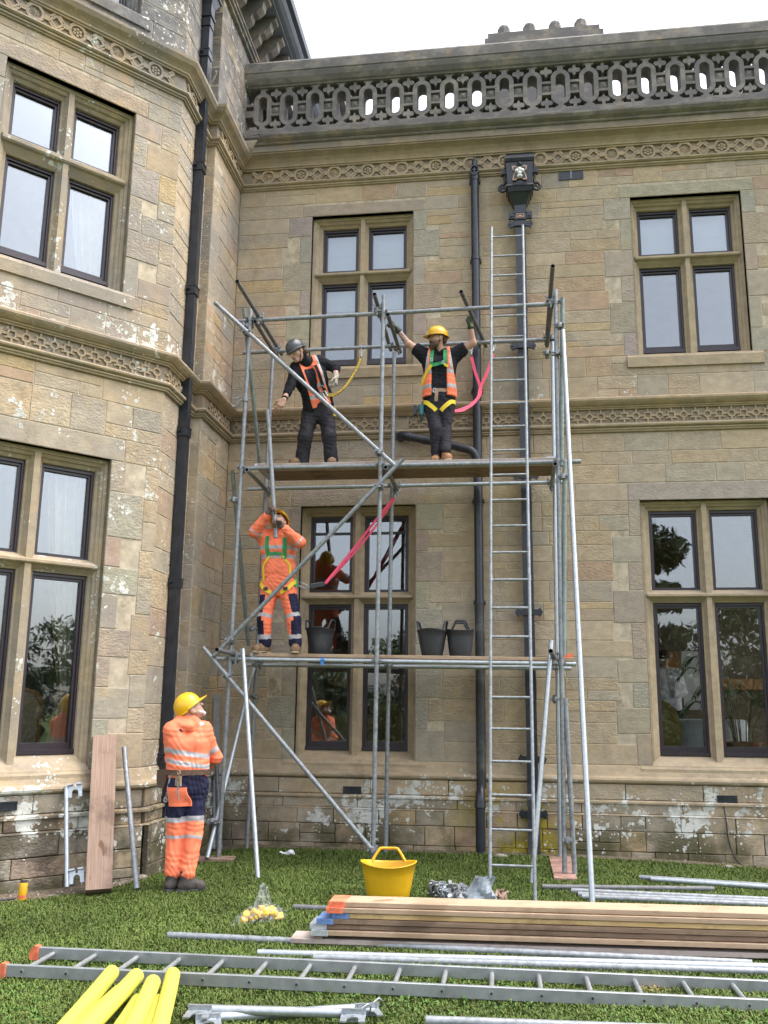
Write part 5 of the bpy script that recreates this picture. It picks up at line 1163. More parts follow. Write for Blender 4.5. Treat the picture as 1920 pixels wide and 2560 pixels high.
# ------------------------------------------------------------------ hop-up brackets: tubes with hooked plates
def hook_plate(mb, c, ux, uz, un, s=1.0, mi=1):
    """galvanised plate with a U-shaped slot, 110 mm wide"""
    T = lambda a, b, d: c+ux*a*s+uz*b*s+un*d
    o = [(-0.055, -0.045), (-0.028, -0.045), (-0.024, 0.0), (-0.012, 0.020), (0.012, 0.020), (0.024, 0.0), (0.028, -0.045), (0.055, -0.045), (0.055, 0.052), (0.014, 0.052), (0.009, 0.030), (-0.009, 0.030), (-0.014, 0.052), (-0.055, 0.052)]
    for p in ([(-0.055, -0.045), (-0.027, -0.045), (-0.024, 0.0), (-0.024, 0.030), (-0.055, 0.052)], [(0.055, -0.045), (0.055, 0.052), (0.024, 0.030), (0.024, 0.0), (0.027, -0.045)], [(-0.024, 0.003), (-0.010, 0.018), (0.010, 0.018), (0.024, 0.003), (0.024, 0.030), (-0.024, 0.030)], [(-0.055, 0.052), (-0.024, 0.030), (-0.008, 0.030), (-0.012, 0.056)], [(0.055, 0.052), (0.012, 0.056), (0.008, 0.030), (0.024, 0.030)]):
        mb.prism(p, T, 0.004, -0.004, mi)
    mb.prism([(-0.055, 0.050), (-0.012, 0.054), (-0.012, 0.064), (-0.055, 0.064)], T, 0.03, -0.004, mi); mb.prism([(0.012, 0.054), (0.055, 0.050), (0.055, 0.064), (0.012, 0.064)], T, 0.03, -0.004, mi)
hb = thing('ladder_bracket', 'galvanised bracket tube with two hooked plates leaning on the tower plinth', 'bracket', loc=(-3.93, -2.98, 0))
a, b = V((-3.945, -2.96, 0.01)), V((-4.155, -2.70, 0.845)); d = (b-a).normalized(); mb = MB(); mb.tube(a, b, 0.021, 14); mb.build('tube', M['galv_new'], hb)
ux = V((0.94, 0.20, 0)).normalized(); ux = (ux-d*ux.dot(d)).normalized(); un = ux.cross(d)*-1; un = un if un.y < 0 else -un
for p in (a+d*0.07+ux*0.085, b-d*0.06+ux*0.082):
    mb = MB(); hook_plate(mb, p, ux, d, un, 1.15, 0); mb.build('hook_plate', M['galv_new'], hb)
for (a, b, lab) in (((-1.655, -6.165, 0.055), (-0.80, -6.09, 0.055), 'nearer galvanised bracket tube with hooked ends at the bottom edge'), ((-1.60, -6.22, 0.03), (-0.765, -5.915, 0.035), 'farther galvanised bracket tube lying slantwise behind the other')):
    a, b = V(a), V(b); d = (b-a).normalized(); hb = thing('ladder_bracket', lab, 'bracket', 'bracket tubes lying at the bottom edge', loc=tuple(a)); mb = MB(); mb.tube(a, b, 0.024, 16); mb.build('tube', M['galv_new'], hb)
    ux = V((0, -1, 0)); ux = (ux-d*ux.dot(d)).normalized(); upn = V((0, 0, 1))
    for p in (a+d*0.03, b-d*0.03):
        mb = MB(); mb.prism([(-0.05, -0.03), (0.05, -0.03), (0.05, 0.03), (-0.05, 0.03)], lambda q, w, dd: p+d*q+ux*0.004+upn*(w)+ux*dd, 0.024, 0.032)
        hook_plate(mb, p+ux*0.085+upn*0.0, d, -ux, upn, 1.15, 0); mb.tube(p+ux*0.03-d*0.04, p+ux*0.03+d*0.04, 0.008, 8); mb.build('hook_plate', M['galv_new'], hb)
    mb = MB(); q = b+d*0.01; mb.path([q+V((0, -.03, .03)), q+V((.03, -.01, .05)), q+V((.045, .02, .03)), q+V((.035, .04, .0)), q+V((0.0, .05, .0))], 0.005, 6); mb.build('spring_clip', M['coupler'], hb)

# ------------------------------------------------------------------ foam protectors, bag of caps, tub, fittings, odds and ends
labs = ['leftmost long yellow foam tube of the pile at the bottom left', 'second yellow foam tube from the left, its end lower than its neighbours', 'third yellow foam tube from the left in the pile', 'fourth yellow foam tube, the upright one in the middle of the pile', 'short yellow foam tube lying lowest between two others', 'rightmost yellow foam tube of the pile, reaching farthest back', 'partly hidden yellow foam tube under the rightmost one']
nd = [((-2.314, -5.719), (-2.03, -7.3), 0.085), ((-2.165, -5.95), (-2.06, -7.3), 0.05), ((-2.09, -5.91), (-1.93, -7.3), 0.125), ((-1.975, -5.955), (-1.66, -7.3), 0.11), ((-2.00, -6.09), (-1.78, -7.3), 0.05), ((-1.955, -5.70), (-1.50, -7.3), 0.085), ((-1.895, -6.06), (-1.60, -7.3), 0.045)]
for (a, b, z), lab in zip(nd, labs):
    a3, b3 = V((a[0], a[1], z)), V((b[0], b[1], z*0.8+0.01)); m3 = a3.lerp(b3, 0.5)+V((0.02, 0, 0.01)); mb = MB(); pts = bez(a3, m3, b3, 8)
    d = (pts[1]-pts[0]).normalized(); rr = 0.044; pre = [pts[0]-d*0.010, pts[0]-d*0.006, pts[0]]
    mb.path(pre[:0]+[pts[0]-d*0.012, pts[0]-d*0.004]+pts, [rr*0.72, rr*0.95]+[rr]*len(pts), 16); tag(mb.build('foam_tube', M['foam']), lab, 'foam tube', 'yellow foam tube protectors')
bag = thing('caps_bag', 'clear plastic bag of yellow tube caps lying torn on the grass', 'bag', loc=(-1.92, -3.97, 0))
r_ = random.Random(12)
for i in range(44):
    u_, v_ = r_.random(), r_.random(); c = V((-2.03+0.25*u_+r_.uniform(-.02, .02), -4.06+0.20*u_*0.8+0.07*v_, 0.030+0.075*r_.random()*math.sin(math.pi*min(1, max(0.08, u_)))))
    ax = V((r_.uniform(-1, 1), r_.uniform(-1, 0.3), r_.uniform(-.4, 1))).normalized(); x, y, z_ = frame_of(ax); mb = MB(); mb.lathe([(0.0, 0.020), (0.024, 0.020), (0.027, 0.014), (0.027, -0.022), (0.023, -0.022), (0.022, 0.012), (0.0, 0.012)], c, 12, 0, (x, y, z_)); mb.build('tube_cap', M['bag_caps'] if i % 4 else M['yellow'], bag)
def film(c0, c1, h, seed, name='film'):
    q = random.Random(seed); n = 12; mb = MB(); g = []
    for j in range(n+1):
        row = []
        for i in range(n+1):
            s_, t_ = i/n, j/n; p = V(c0).lerp(V(c1), s_); bul = math.sin(math.pi*s_)*math.sin(math.pi*t_)
            row.append(p+V((q.uniform(-.012, .012), -0.10+0.22*t_+q.uniform(-.012, .012), h(s_, t_)+q.uniform(-.011, .011))))
        g.append(row)
    for j in range(n):
        for i in range(n): mb.raw([g[j][i], g[j][i+1], g[j+1][i+1], g[j+1][i]], [(0, 1, 2, 3)], 0, True)
    return mb.build(name, M['film'], bag)
film((-2.09, -4.06, 0), (-1.74, -3.83, 0), lambda s_, t_: 0.012+0.115*math.sin(math.pi*s_)**0.7*math.sin(math.pi*t_), 3)
film((-1.97, -3.98, 0), (-1.76, -3.86, 0), lambda s_, t_: 0.05+0.20*math.exp(-((s_-0.32)/0.2)**2)*math.sin(math.pi*min(1, t_*1.1))+0.05*math.sin(math.pi*s_), 8)

def tub(name, label, c, r0, r1, h, mat, handles=True, rot=0.0, sy=1.0, sag=0.0, group=None):
    """flexible builder's tub: tapered wall with thickness, rolled rim and two loop handles"""
    t_ = thing(name, label, 'tub', group, loc=c); n = 40; C_ = V(c); ca, sa = math.cos(rot), math.sin(rot)
    def P(r_, z, k):
        a = 2*math.pi*k/n; f = z/h; x, y = r_*math.cos(a), r_*math.sin(a)*sy; zz = z+sag*f*f*math.cos(2*a); return C_+V((x*ca-y*sa, x*sa+y*ca, zz))
    prof = [(0.0, 0.0), (r0*0.93, 0.0), (r0, 0.012), (r0+(r1-r0)*0.35, h*0.35), (r0+(r1-r0)*0.7, h*0.7), (r1, h-0.008), (r1+0.008, h-0.004), (r1+0.008, h+0.004), (r1-0.002, h+0.004), (r1-0.008, h*0.96), (r0+(r1-r0)*0.5-0.008, h*0.5), (r0-0.012, 0.02), (0.0, 0.016)]
    mb = MB(); vs_ = [P(a, b, k) for a, b in prof for k in range(n)]; mb.raw(vs_, [(i*n+k, i*n+(k+1) % n, (i+1)*n+(k+1) % n, (i+1)*n+k) for i in range(len(prof)-1) for k in range(n)], 0, True); mb.build('body', mat, t_)
    if handles:
        for q in ((0, math.pi) if handles is True else (0,)):
            mh = MB(); k0 = (q+math.pi/2)/(2*math.pi)*n; pts = []
            for i in range(13):
                s_ = i/12; k = k0-4.2+8.4*s_; p = P(r1+0.002, h, k); lift = 0.115*min(1, math.sin(math.pi*s_)*1.35); pts.append(p+V((0, 0, lift-0.01))+(p-C_).normalized()*0.0*lift)
            mh.path(pts, 0.0125, 8)
            mh.build('handle', mat, t_)
    return t_
tub('flexible_tub', 'yellow flexible tub standing on the grass in front of the scaffold', (-1.045, -3.07, gz(-1.04, -3.06)), 0.165, 0.232, 0.320, M['yellow'], 1, 0.12, 0.80, 0.014)
tub('flexible_tub', 'black rubber tub on the lower platform beside the orange worker', (-2.15, -0.80, 2.178), 0.125, 0.178, 0.30, M['rubber'], True, 1.4, 0.9, 0.01, 'black tubs on the lower platform')
tub('flexible_tub', 'left black tub of the pair on the lower platform by the soil pipe', (-0.855, -0.90, 2.162), 0.135, 0.195, 0.29, M['rubber'], True, 1.5, 0.85, 0.01, 'black tubs on the lower platform')
tub('flexible_tub', 'right black tub of the pair with its handle standing up', (-0.545, -0.86, 2.158), 0.120, 0.155, 0.30, M['rubber'], True, 0.1, 0.9, 0.01, 'black tubs on the lower platform')
r_ = random.Random(21)
def fitting(c, mat, i):
    mb = MB(); ax = V((r_.uniform(-1, 1), r_.uniform(-1, 1), r_.uniform(-.3, .6))).normalized(); x, y, z_ = frame_of(ax); c = V(c)
    mb.lathe([(0.034, -0.026), (0.034, 0.026), (0.028, 0.026), (0.028, -0.026), (0.034, -0.026)], c, 12, 0, (x, y, z_)); mb.tube(c+x*0.045-z_*0.02-y*0.05, c+x*0.045+y*0.05, 0.008, 6); mb.box((-0.02, -0.014, -0.024), (0.02, 0.014, 0.024), 0, lambda v: c+x*(v.x+0.045)+y*v.y+z_*v.z); mb.tube(c-x*0.04-y*0.05, c-x*0.04+y*0.055, 0.008, 6)
    return mb.build('coupler', M[mat])
for i in range(13):
    a = r_.random(); o = fitting((-0.76+0.30*a+r_.uniform(-.03, .03), -2.80-0.13*a+r_.uniform(-.06, .06), 0.045+r_.uniform(0, .055)), 'galv_new' if i % 3 else 'coupler', i); tag(o, 'loose scaffold coupler in the bright heap on the grass right of the yellow tub', 'coupler', 'heap of bright couplers on the grass')
for i in range(6):
    o = fitting((-0.46+0.14*r_.random(), -3.0+r_.uniform(-.06, .06), 0.04+0.03*r_.random()), 'coupler', i); tag(o, 'dull scaffold coupler lying against the grey sack on the grass', 'coupler', 'dull couplers by the grey sack')
mb = MB(); n = 16; rows = []
for j in range(9):
    f = j/8; rad = 0.105*(1.0-0.25*f+0.12*math.sin(f*6)); row = []
    for k in range(n):
        a = 2*math.pi*k/n; q = 1+0.18*math.sin(3*a+j)+r_.uniform(-.07, .07); row.append(V((-0.30+rad*q*math.cos(a)*1.15+0.05*f, -3.0+rad*q*math.sin(a)*0.8, 0.006+0.215*f+r_.uniform(-.008, .008))))
    rows.append(row)
for a, b in zip(rows[:-1], rows[1:]):
    for k in range(n): mb.raw([a[k], a[(k+1) % n], b[(k+1) % n], b[k]], [(0, 1, 2, 3)], 0, True)
sk = mb.build('fittings_sack', simple('grey_sackcloth', (0.25, 0.28, 0.31), 0.8, 0, 0.2, 14, 0.3, dirt=(0.12, 0.09, 0.07))); tag(sk, 'slumped grey sack of fittings on the grass behind the ladder foot', 'sack')
mb = MB()
for i in range(9):
    a = V((-0.14+r_.uniform(-.07, .08), -2.92+r_.uniform(-.06, .06), 0.02+0.05*r_.random())); mb.path([a, a+V((r_.uniform(-.06, .06), r_.uniform(-.05, .05), 0.05)), a+V((r_.uniform(-.09, .09), r_.uniform(-.06, .06), 0.01))], 0.016, 6)
tag(mb.build('rubble_heap', M['wood_old']), 'small heap of brown and grey scraps right of the sack', 'scraps')
can = thing('spray_can', 'small yellow can with a black top by the tower foot at the left edge', 'can', loc=(-4.20, -3.27, 0.0))
mb = MB(); ax = (V((0.05, 0.0, 1)).normalized()); x, y, z_ = frame_of(ax); mb.lathe([(0.0, 0.0), (0.034, 0.0), (0.036, 0.006), (0.036, 0.135), (0.030, 0.145)], (-4.20, -3.27, -0.05), 20, 0, (x, y, z_)); mb.build('body', M['yellow'], can)
mb = MB(); mb.lathe([(0.030, 0.145), (0.030, 0.160), (0.0, 0.165)], (-4.20, -3.27, -0.05), 16, 0, (x, y, z_)); mb.build('cap', M['hole'], can)
mb = MB(); mb.lathe([(0.0366, 0.02), (0.0366, 0.045)], (-4.20, -3.27, -0.05), 20, 0, (x, y, z_)); mb.build('band', M['red_end'], can)
mb = MB(); mb.path(smooth_path([(-4.7, -3.50, -0.02), (-4.5, -3.46, -0.035), (-4.36, -3.36, -0.04), (-4.245, -3.29, -0.035)], 5), 0.008, 6); tag(mb.build('cable', M['rubber']), 'black flex running along the soil at the left edge', 'cable')
mb = MB(); mb.path(smooth_path([(2.332, -0.082, 0.625), (2.335, -0.128, 0.47), (2.34, -0.145, 0.40), (2.345, -0.146, 0.27), (2.368, -0.146, 0.14), (2.41, -0.15, 0.03), (2.48, -0.16, -0.035), (2.62, -0.2, -0.04)], 6), 0.007, 6); tag(mb.build('cable', M['rubber']), 'thin black cable hanging from the right hand air brick to the grass', 'cable')
mb = MB(); c = V((-2.47, -0.715, 0.0))
for i in range(7): a = c+V((r_.uniform(-.11, .11), r_.uniform(-.04, .04), 0.012)); mb.path([a, a+V((r_.uniform(-.07, .07), r_.uniform(-.04, .04), r_.uniform(.0, .04)))], 0.012, 6)
mb.lathe([(0.0, 0.06), (0.03, 0.05), (0.042, 0.028), (0.03, 0.008), (0.0, 0.0)], c+V((0.03, 0, 0)), 12); tag(mb.build('paper_scrap', M['label']), 'crumpled white scrap lying on the grass near the wall', 'scrap')
mb = MB()
for i in range(420):
    a = r_.random()*6.28; q = r_.random()**0.5; p = V((0.785+0.12*q*math.cos(a), -5.19+0.10*q*math.sin(a), 0.014+0.03*(1-q)*r_.random())); d = V((r_.uniform(-1, 1), r_.uniform(-1, 1), r_.uniform(0, .5))).normalized()*0.012; e = d.cross(V((0, 0, 1))).normalized()*0.006; mb.poly([p-d, p+e, p+d, p-e])
tag(mb.build('sawdust', M['sawdust']), 'small patch of orange sawdust on the grass inside the lying ladder', 'sawdust', kind='stuff')
for (x_, y_, s_, lab) in ((-0.14, -0.42, 0.06, 'pale flat stone on the grass between pipe and ladder'), (2.28, -0.36, 0.05, 'small pale stone at the wall foot on the right'), (-3.62, -2.05, 0.06, 'small stone lying by the corner downpipe')):
    mb = MB(); mb.lathe([(0.0, 0.0), (s_, 0.0), (s_*1.1, s_*0.3), (s_*0.6, s_*0.6), (0.0, s_*0.65)], (x_, y_, gz(x_, y_)), 8, 0, None, 1.3, 0.7); tag(mb.build('loose_stone', M['pebble']), lab, 'stone')

# ------------------------------------------------------------------ lanyards
def ribbon(parent, pts, w, mat, nrm=(0, -1, 0.2), name='strap', th=0.004, n=6):
    mb = MB(); q = smooth_path(pts, n) if len(pts) > 2 else [V(p) for p in pts]; mb.path(q, 0, 4, 0, True, (w, th, V(nrm))); return mb.build(name, mat, parent)
def snap_hook(parent, top, bot, mat='coupler'):
    top, bot = V(top), V(bot); d = bot-top; x = d.cross(V((0, 1, 0))).normalized()*0.022; mb = MB()
    mb.path([top-d*0.15+x*0.5, top+x*1.6, top+d*0.35+x*1.2, top+d*0.75+x*0.5, bot, top+d*0.7-x*0.5, top+d*0.3-x*1.2, top-x*1.4, top-d*0.18-x*0.2, top-d*0.15+x*0.5], 0.0065, 6); mb.tube(top+d*0.55, bot, 0.011, 8); return mb.build('snap_hook', M[mat], parent)
t_ = thing('lanyard', 'pink lanyard stretched from the back ledger to the orange worker', 'lanyard', loc=(-1.36, -0.36, 4.1))
snap_hook(t_, (-1.325, -0.33, 4.24), (-1.365, -0.39, 4.10))
ribbon(t_, [(-1.365, -0.39, 4.10), (-1.58, -0.52, 3.78), (-1.80, -0.68, 3.43), (-2.085, -0.90, 2.995)], 0.030, M['pink']); ribbon(t_, [(-1.36, -0.385, 4.09), (-1.56, -0.50, 3.74), (-1.80, -0.66, 3.38), (-2.09, -0.885, 2.985)], 0.026, M['pink'], (0.3, -1, 0))
mb = MB(); mb.beam((-2.095, -0.905, 2.985), (-2.255, -0.95, 2.95), 0.028, 0.050, 0, Z); mb.build('shock_pack', M['rubber'], t_); mb = MB(); mb.beam((-2.11, -0.921, 2.990), (-2.24, -0.957, 2.961), 0.004, 0.036, 0, Z); mb.build('label_patch', M['label'], t_)
mb = MB(); mb.path([(-2.26, -0.95, 2.95), (-2.30, -0.955, 2.925), (-2.375, -0.965, 2.955), (-2.405, -0.97, 2.99), (-2.38, -0.97, 3.005), (-2.31, -0.96, 2.975), (-2.26, -0.95, 2.95)], 0.008, 6); mb.build('carabiner', M['galv_new'], t_); ribbon(t_, [(-2.395, -0.97, 2.995), (-2.44, -0.98, 3.03), (-2.49, -0.985, 3.075)], 0.028, M['green_web'], name='connector')
t_ = thing('lanyard', 'pink twin lanyard hanging from the top rail behind the bearded worker', 'lanyard', loc=(-0.3, -0.4, 5.5))
snap_hook(t_, (-0.418, -0.30, 6.09), (-0.408, -0.40, 5.90)); snap_hook(t_, (-0.135, -0.30, 6.12), (-0.138, -0.40, 5.93))
ribbon(t_, [(-0.405, -0.42, 5.87), (-0.36, -0.44, 5.66), (-0.301, -0.46, 5.458), (-0.31, -0.50, 5.33), (-0.414, -0.58, 5.19), (-0.50, -0.70, 5.09), (-0.60, -0.80, 5.05)], 0.036, M['pink']); ribbon(t_, [(-0.137, -0.41, 5.90), (-0.21, -0.44, 5.66), (-0.297, -0.468, 5.45), (-0.325, -0.51, 5.31), (-0.42, -0.60, 5.175), (-0.60, -0.79, 5.04)], 0.036, M['pink'], (0.25, -1, 0.1))
t_ = thing('lanyard', 'crinkled gold lanyard hooked to the top rail beside the worker in black', 'lanyard', loc=(-1.8, -0.4, 5.8))
snap_hook(t_, (-1.775, -0.30, 6.13), (-1.80, -0.40, 5.93))
q = smooth_path([(-1.80, -0.42, 5.90), (-1.82, -0.50, 5.77), (-1.865, -0.60, 5.61), (-1.915, -0.74, 5.44), (-1.98, -0.85, 5.32), (-2.06, -0.93, 5.235)], 9); mb = MB(); mb.path(q, [0.017+0.007*((i % 3)-1) for i in range(len(q))], 8); mb.build('elastic', M['gold_rope'], t_)

# ------------------------------------------------------------------ people: smooth bodies and clothes from distance fields
A3 = lambda p: np.array(p, float)
class Sdf:
    def __init__(s): s.P = []; s.cuts = []; s.subs = []; s.fold = 0.0
    def cone(s, a, b, ra, rb, k=0.03, tag=0): s.P.append(('c', A3(a), A3(b), ra, rb, k, tag)); return s
    def ell(s, c, r_, ax=None, k=0.03, tag=0):
        ax = np.eye(3) if ax is None else np.array([A3(q) for q in ax]); s.P.append(('e', A3(c), A3(r_), ax, None, k, tag)); return s
    def cut(s, p, n): s.cuts.append((A3(p), A3(n)/np.linalg.norm(A3(n)))); return s
    def sub(s, *prims): s.subs += prims; return s
    @staticmethod
    def one(pr, X):
        if pr[0] == 'c':
            _, a, b, ra, rb = pr[:5]; ba = b-a; L = max(1e-9, float(ba@ba)); t = np.clip(((X-a)@ba)/L, 0, 1)
            return np.linalg.norm(X-a-t[..., None]*ba, axis=-1)-(ra+(rb-ra)*t), t
        _, c, r_, ax = pr[:4]; q = (X-c)@ax.T; k0 = np.linalg.norm(q/r_, axis=-1); k1 = np.linalg.norm(q/(r_*r_), axis=-1)+1e-9
        return k0*(k0-1)/k1, (q[..., 2]/r_[2]+1)/2
    def mesh(s, h):
        lo, hi = [], []
        for p in s.P:
            if p[0] == 'c': R_ = max(p[3], p[4]); lo.append(np.minimum(p[1], p[2])-R_); hi.append(np.maximum(p[1], p[2])+R_)
            else: R_ = p[2].max(); lo.append(p[1]-R_); hi.append(p[1]+R_)
        o = np.min(lo, 0)-3*h-0.01; n = np.ceil((np.max(hi, 0)+3*h+0.01-o)/h).astype(int)+1
        D = np.full(n, 1.0, np.float32); G = np.zeros(n, np.int16); Tt = np.zeros(n, np.float32); raw = np.full(n, 1.0, np.float32)
        for p, l_, h_ in zip(s.P, lo, hi):
            i0 = np.maximum(0, np.floor((l_-0.05-o)/h).astype(int)); i1 = np.minimum(n, np.ceil((h_+0.05-o)/h).astype(int)+1)
            sl = tuple(slice(a, b) for a, b in zip(i0, i1))
            g = np.stack(np.meshgrid(*[o[k]+h*np.arange(i0[k], i1[k]) for k in range(3)], indexing='ij'), -1)
            e, t = Sdf.one(p, g); d = D[sl]; k = p[5]; m = np.maximum(k-np.abs(d-e), 0)/k
            D[sl] = np.minimum(d, e)-m*m*k*0.25; w = e < raw[sl]; raw[sl] = np.where(w, e, raw[sl]); G[sl] = np.where(w, p[6], G[sl]); Tt[sl] = np.where(w, t, Tt[sl])
        ax = [o[k]+h*np.arange(n[k]) for k in range(3)]
        if s.fold:
            X_, Y2, Z_ = np.meshgrid(*ax, indexing='ij')
            w1 = np.sin(38*X_+27*Z_+9*np.sin(13*Y2+7*Z_))*np.sin(31*Z_-17*Y2+5*np.sin(19*X_)); w2 = np.sin(71*Z_+23*X_-31*Y2+4*np.sin(23*Z_))
            D += (s.fold*(w1+0.5*w2)).astype(np.float32)
        for q in s.subs:
            g = np.stack(np.meshgrid(*ax, indexing='ij'), -1); e, _ = Sdf.one(q, g); D = np.maximum(D, -e)
        for p, nn in s.cuts:
            g = sum((ax[k]-p[k]).reshape([-1 if j == k else 1 for j in range(3)])*nn[k] for k in range(3)); D = np.maximum(D, g)
        D = D.astype(np.float32); ins = D < 0; c = [a-1 for a in D.shape]
        S = np.zeros((*c, 3), np.float32); N = np.zeros(c, np.float32)
        for axis in range(3):
            u, v = [k for k in range(3) if k != axis]
            for du in (0, 1):
                for dv in (0, 1):
                    def sl(e):
                        q = [None]*3; q[axis] = slice(e, e+c[axis]); q[u] = slice(du, du+c[u]); q[v] = slice(dv, dv+c[v]); return tuple(q)
                    d0, d1 = D[sl(0)], D[sl(1)]; x = (d0 < 0) != (d1 < 0)
                    t = np.where(x, d0/np.where(x, d0-d1, 1), 0); S[..., axis] += np.where(x, t, 0); S[..., u] += np.where(x, du, 0); S[..., v] += np.where(x, dv, 0); N += x
        act = N > 0; idx = np.full(c, -1, np.int32); idx[act] = np.arange(act.sum()); ijk = np.argwhere(act)
        verts = o+h*(ijk+S[act]/N[act][:, None]); faces = []
        for axis in range(3):
            u, v = (axis+1) % 3, (axis+2) % 3; a = [slice(None)]*3; b = [slice(None)]*3; a[axis] = slice(0, -1); b[axis] = slice(1, None)
            x = ins[tuple(a)] != ins[tuple(b)]; e = np.argwhere(x); e = e[(e[:, u] > 0) & (e[:, v] > 0) & (e[:, u] < c[u]) & (e[:, v] < c[v])]
            if not len(e): continue
            q = []
            for du, dv in ((1, 1), (0, 1), (0, 0), (1, 0)):
                m = e.copy(); m[:, u] -= du; m[:, v] -= dv; q.append(idx[m[:, 0], m[:, 1], m[:, 2]])
            q = np.stack(q, 1); fl = ~ins[e[:, 0], e[:, 1], e[:, 2]]; q[fl] = q[fl][:, ::-1]; faces.append(q)
        f = np.concatenate(faces); f = f[(f >= 0).all(1)]
        cen = verts[f].mean(1); gi = np.clip(np.round((cen-o)/h).astype(int), 0, np.array(D.shape)-1)
        return verts, f, cen, G[gi[:, 0], gi[:, 1], gi[:, 2]], Tt[gi[:, 0], gi[:, 1], gi[:, 2]]
    def dist(s, X):
        d = np.full(len(X), 1.0)
        for p in s.P:
            e, _ = Sdf.one(p, X); k = p[5]; m = np.maximum(k-np.abs(d-e), 0)/k; d = np.minimum(d, e)-m*m*k*0.25
        return d
    def hug(s, pts, direction, lift=0.006):
        """drop points onto the surface along a direction (a strap lying on cloth)"""
        out = []
        for p in pts:
            d = A3(direction if not isinstance(direction, list) else direction[len(out)]); d = d/np.linalg.norm(d); x = A3(p)-d*0.35
            go = 0.0
            for _ in range(60):
                e = float(s.dist(x[None])[0])-lift
                if e < 0.0008: break
                st_ = min(e, 0.05); x = x+d*st_; go += st_
                if go > 0.66: x = A3(p)-d*0.10 if not out else A3(p)-d*float((A3(p)-A3(out[-1]))@d); break
            out.append(V(x))
        return out
    def build(s, name, mats, parent, h=0.009, color=None):
        v, f, c, g, t = s.mesh(h); mi = None
        if color is not None: mi = color(c, g, t).astype(np.int32)
        return np_mesh(name, v, f, [M[m] for m in mats], parent, mi)

def unit(v): v = A3(v); return v/np.linalg.norm(v)
def head_into(S, c, f, u, tag=9):
    """cranium, jaw, nose, brow, ears added to a body field; c is the head centre, f the way it faces, u its up"""
    f = unit(f); u = unit(A3(u)-f*float(A3(u)@f)); r_ = np.cross(f, u); c = A3(c); L = lambda a, b, d: c+r_*a+f*b+u*d; ax = (r_, f, u)
    S.ell(L(0, -0.012, 0.028), (0.074, 0.094, 0.088), ax, 0.02, tag); S.ell(L(0, 0.018, -0.045), (0.056, 0.070, 0.078), ax, 0.03, tag); S.cone(L(-0.014, 0.066, -0.100), L(0.014, 0.066, -0.100), 0.020, 0.020, 0.025, tag)
    S.cone(L(0, 0.086, 0.006), L(0, 0.106, -0.034), 0.009, 0.0145, 0.012, tag); S.cone(L(-0.036, 0.074, 0.024), L(0.036, 0.074, 0.024), 0.014, 0.014, 0.014, tag)
    S.cone(L(-0.018, 0.083, -0.066), L(0.018, 0.083, -0.066), 0.009, 0.009, 0.012, tag+1)
    for q in (-1, 1):
        S.ell(L(q*0.076, -0.012, -0.014), (0.011, 0.022, 0.033), ax, 0.008, tag); S.cone(L(q*0.045, 0.05, -0.02), L(q*0.05, 0.02, -0.05), 0.022, 0.022, 0.03, tag)
        S.subs.append(('e', L(q*0.033, 0.092, 0.004), A3((0.016, 0.014, 0.010)), np.array(ax)))
    return L, ax
def eyes(parent, L):
    for q in (-1, 1):
        mb = MB(); mb.lathe([(0.0, -0.0115), (0.006, -0.010), (0.0105, -0.005), (0.0115, 0.0), (0.0105, 0.005), (0.006, 0.010), (0.0, 0.0115)], L(q*0.033, 0.0745, 0.004), 10); mb.build('eye', M['eye'], parent)
def helmet(parent, L, ax, mat, strap=True, bump=False, peak=0.055):
    """hard hat: ridged dome, rim and peak"""
    mb = MB(); nphi, nth = 40, 14; rows = []
    for j in range(nth+1):
        th = (math.pi/2)*j/nth; row = []
        for i in range(nphi):
            ph = 2*math.pi*i/nphi; cx, cy = math.sin(ph), math.cos(ph); k = 1.0
            x = 0.103*math.cos(th)*cx; y = 0.128*math.cos(th)*cy; z = 0.118*math.sin(th)
            ridge = 0.007*math.exp(-(x/0.016)**2)*math.sin(min(1, th*1.6)*math.pi/2)+0.004*(math.exp(-((abs(x)-0.045)/0.010)**2))*math.sin(th)
            if bump: ridge = 0.006*math.sin(9*th)*math.cos(4*ph)*math.cos(th)
            row.append(V(L(x*(1+ridge*4), y-0.008, 0.034+z+ridge)))
        rows.append(row)
    rim = [[V(L((0.103+e)*math.sin(2*math.pi*i/nphi), (0.128+e+(peak*max(0, math.cos(2*math.pi*i/nphi))**3 if e > 0.003 else 0))*math.cos(2*math.pi*i/nphi)-0.008, 0.034-dz-(0.012 if math.cos(2*math.pi*i/nphi) < -0.3 else 0)-0.010*max(0, math.cos(2*math.pi*i/nphi))**3*(1 if e > 0.003 else 0))) for i in range(nphi)] for e, dz in ((0.0, 0.004), (0.002, 0.010), (0.014, 0.014), (0.014, 0.018), (-0.002, 0.014), (-0.010, -0.01))]
    allr = rows[::-1]+rim
    for a, b in zip(allr[:-1], allr[1:]):
        for i in range(nphi): mb.raw([a[i], a[(i+1) % nphi], b[(i+1) % nphi], b[i]], [(0, 1, 2, 3)], 0, True)
    h_ = mb.build('helmet', M[mat], parent)
    if strap:
        ms = MB()
        for q in (-1, 1): ms.path([V(L(q*0.090, 0.02, 0.025)), V(L(q*0.083, 0.03, -0.05)), V(L(q*0.035, 0.055, -0.122)), V(L(0, 0.06, -0.130))], 0.0045, 6)
        ms.build('chin_strap', M['black_cloth'], h_)
    return h_
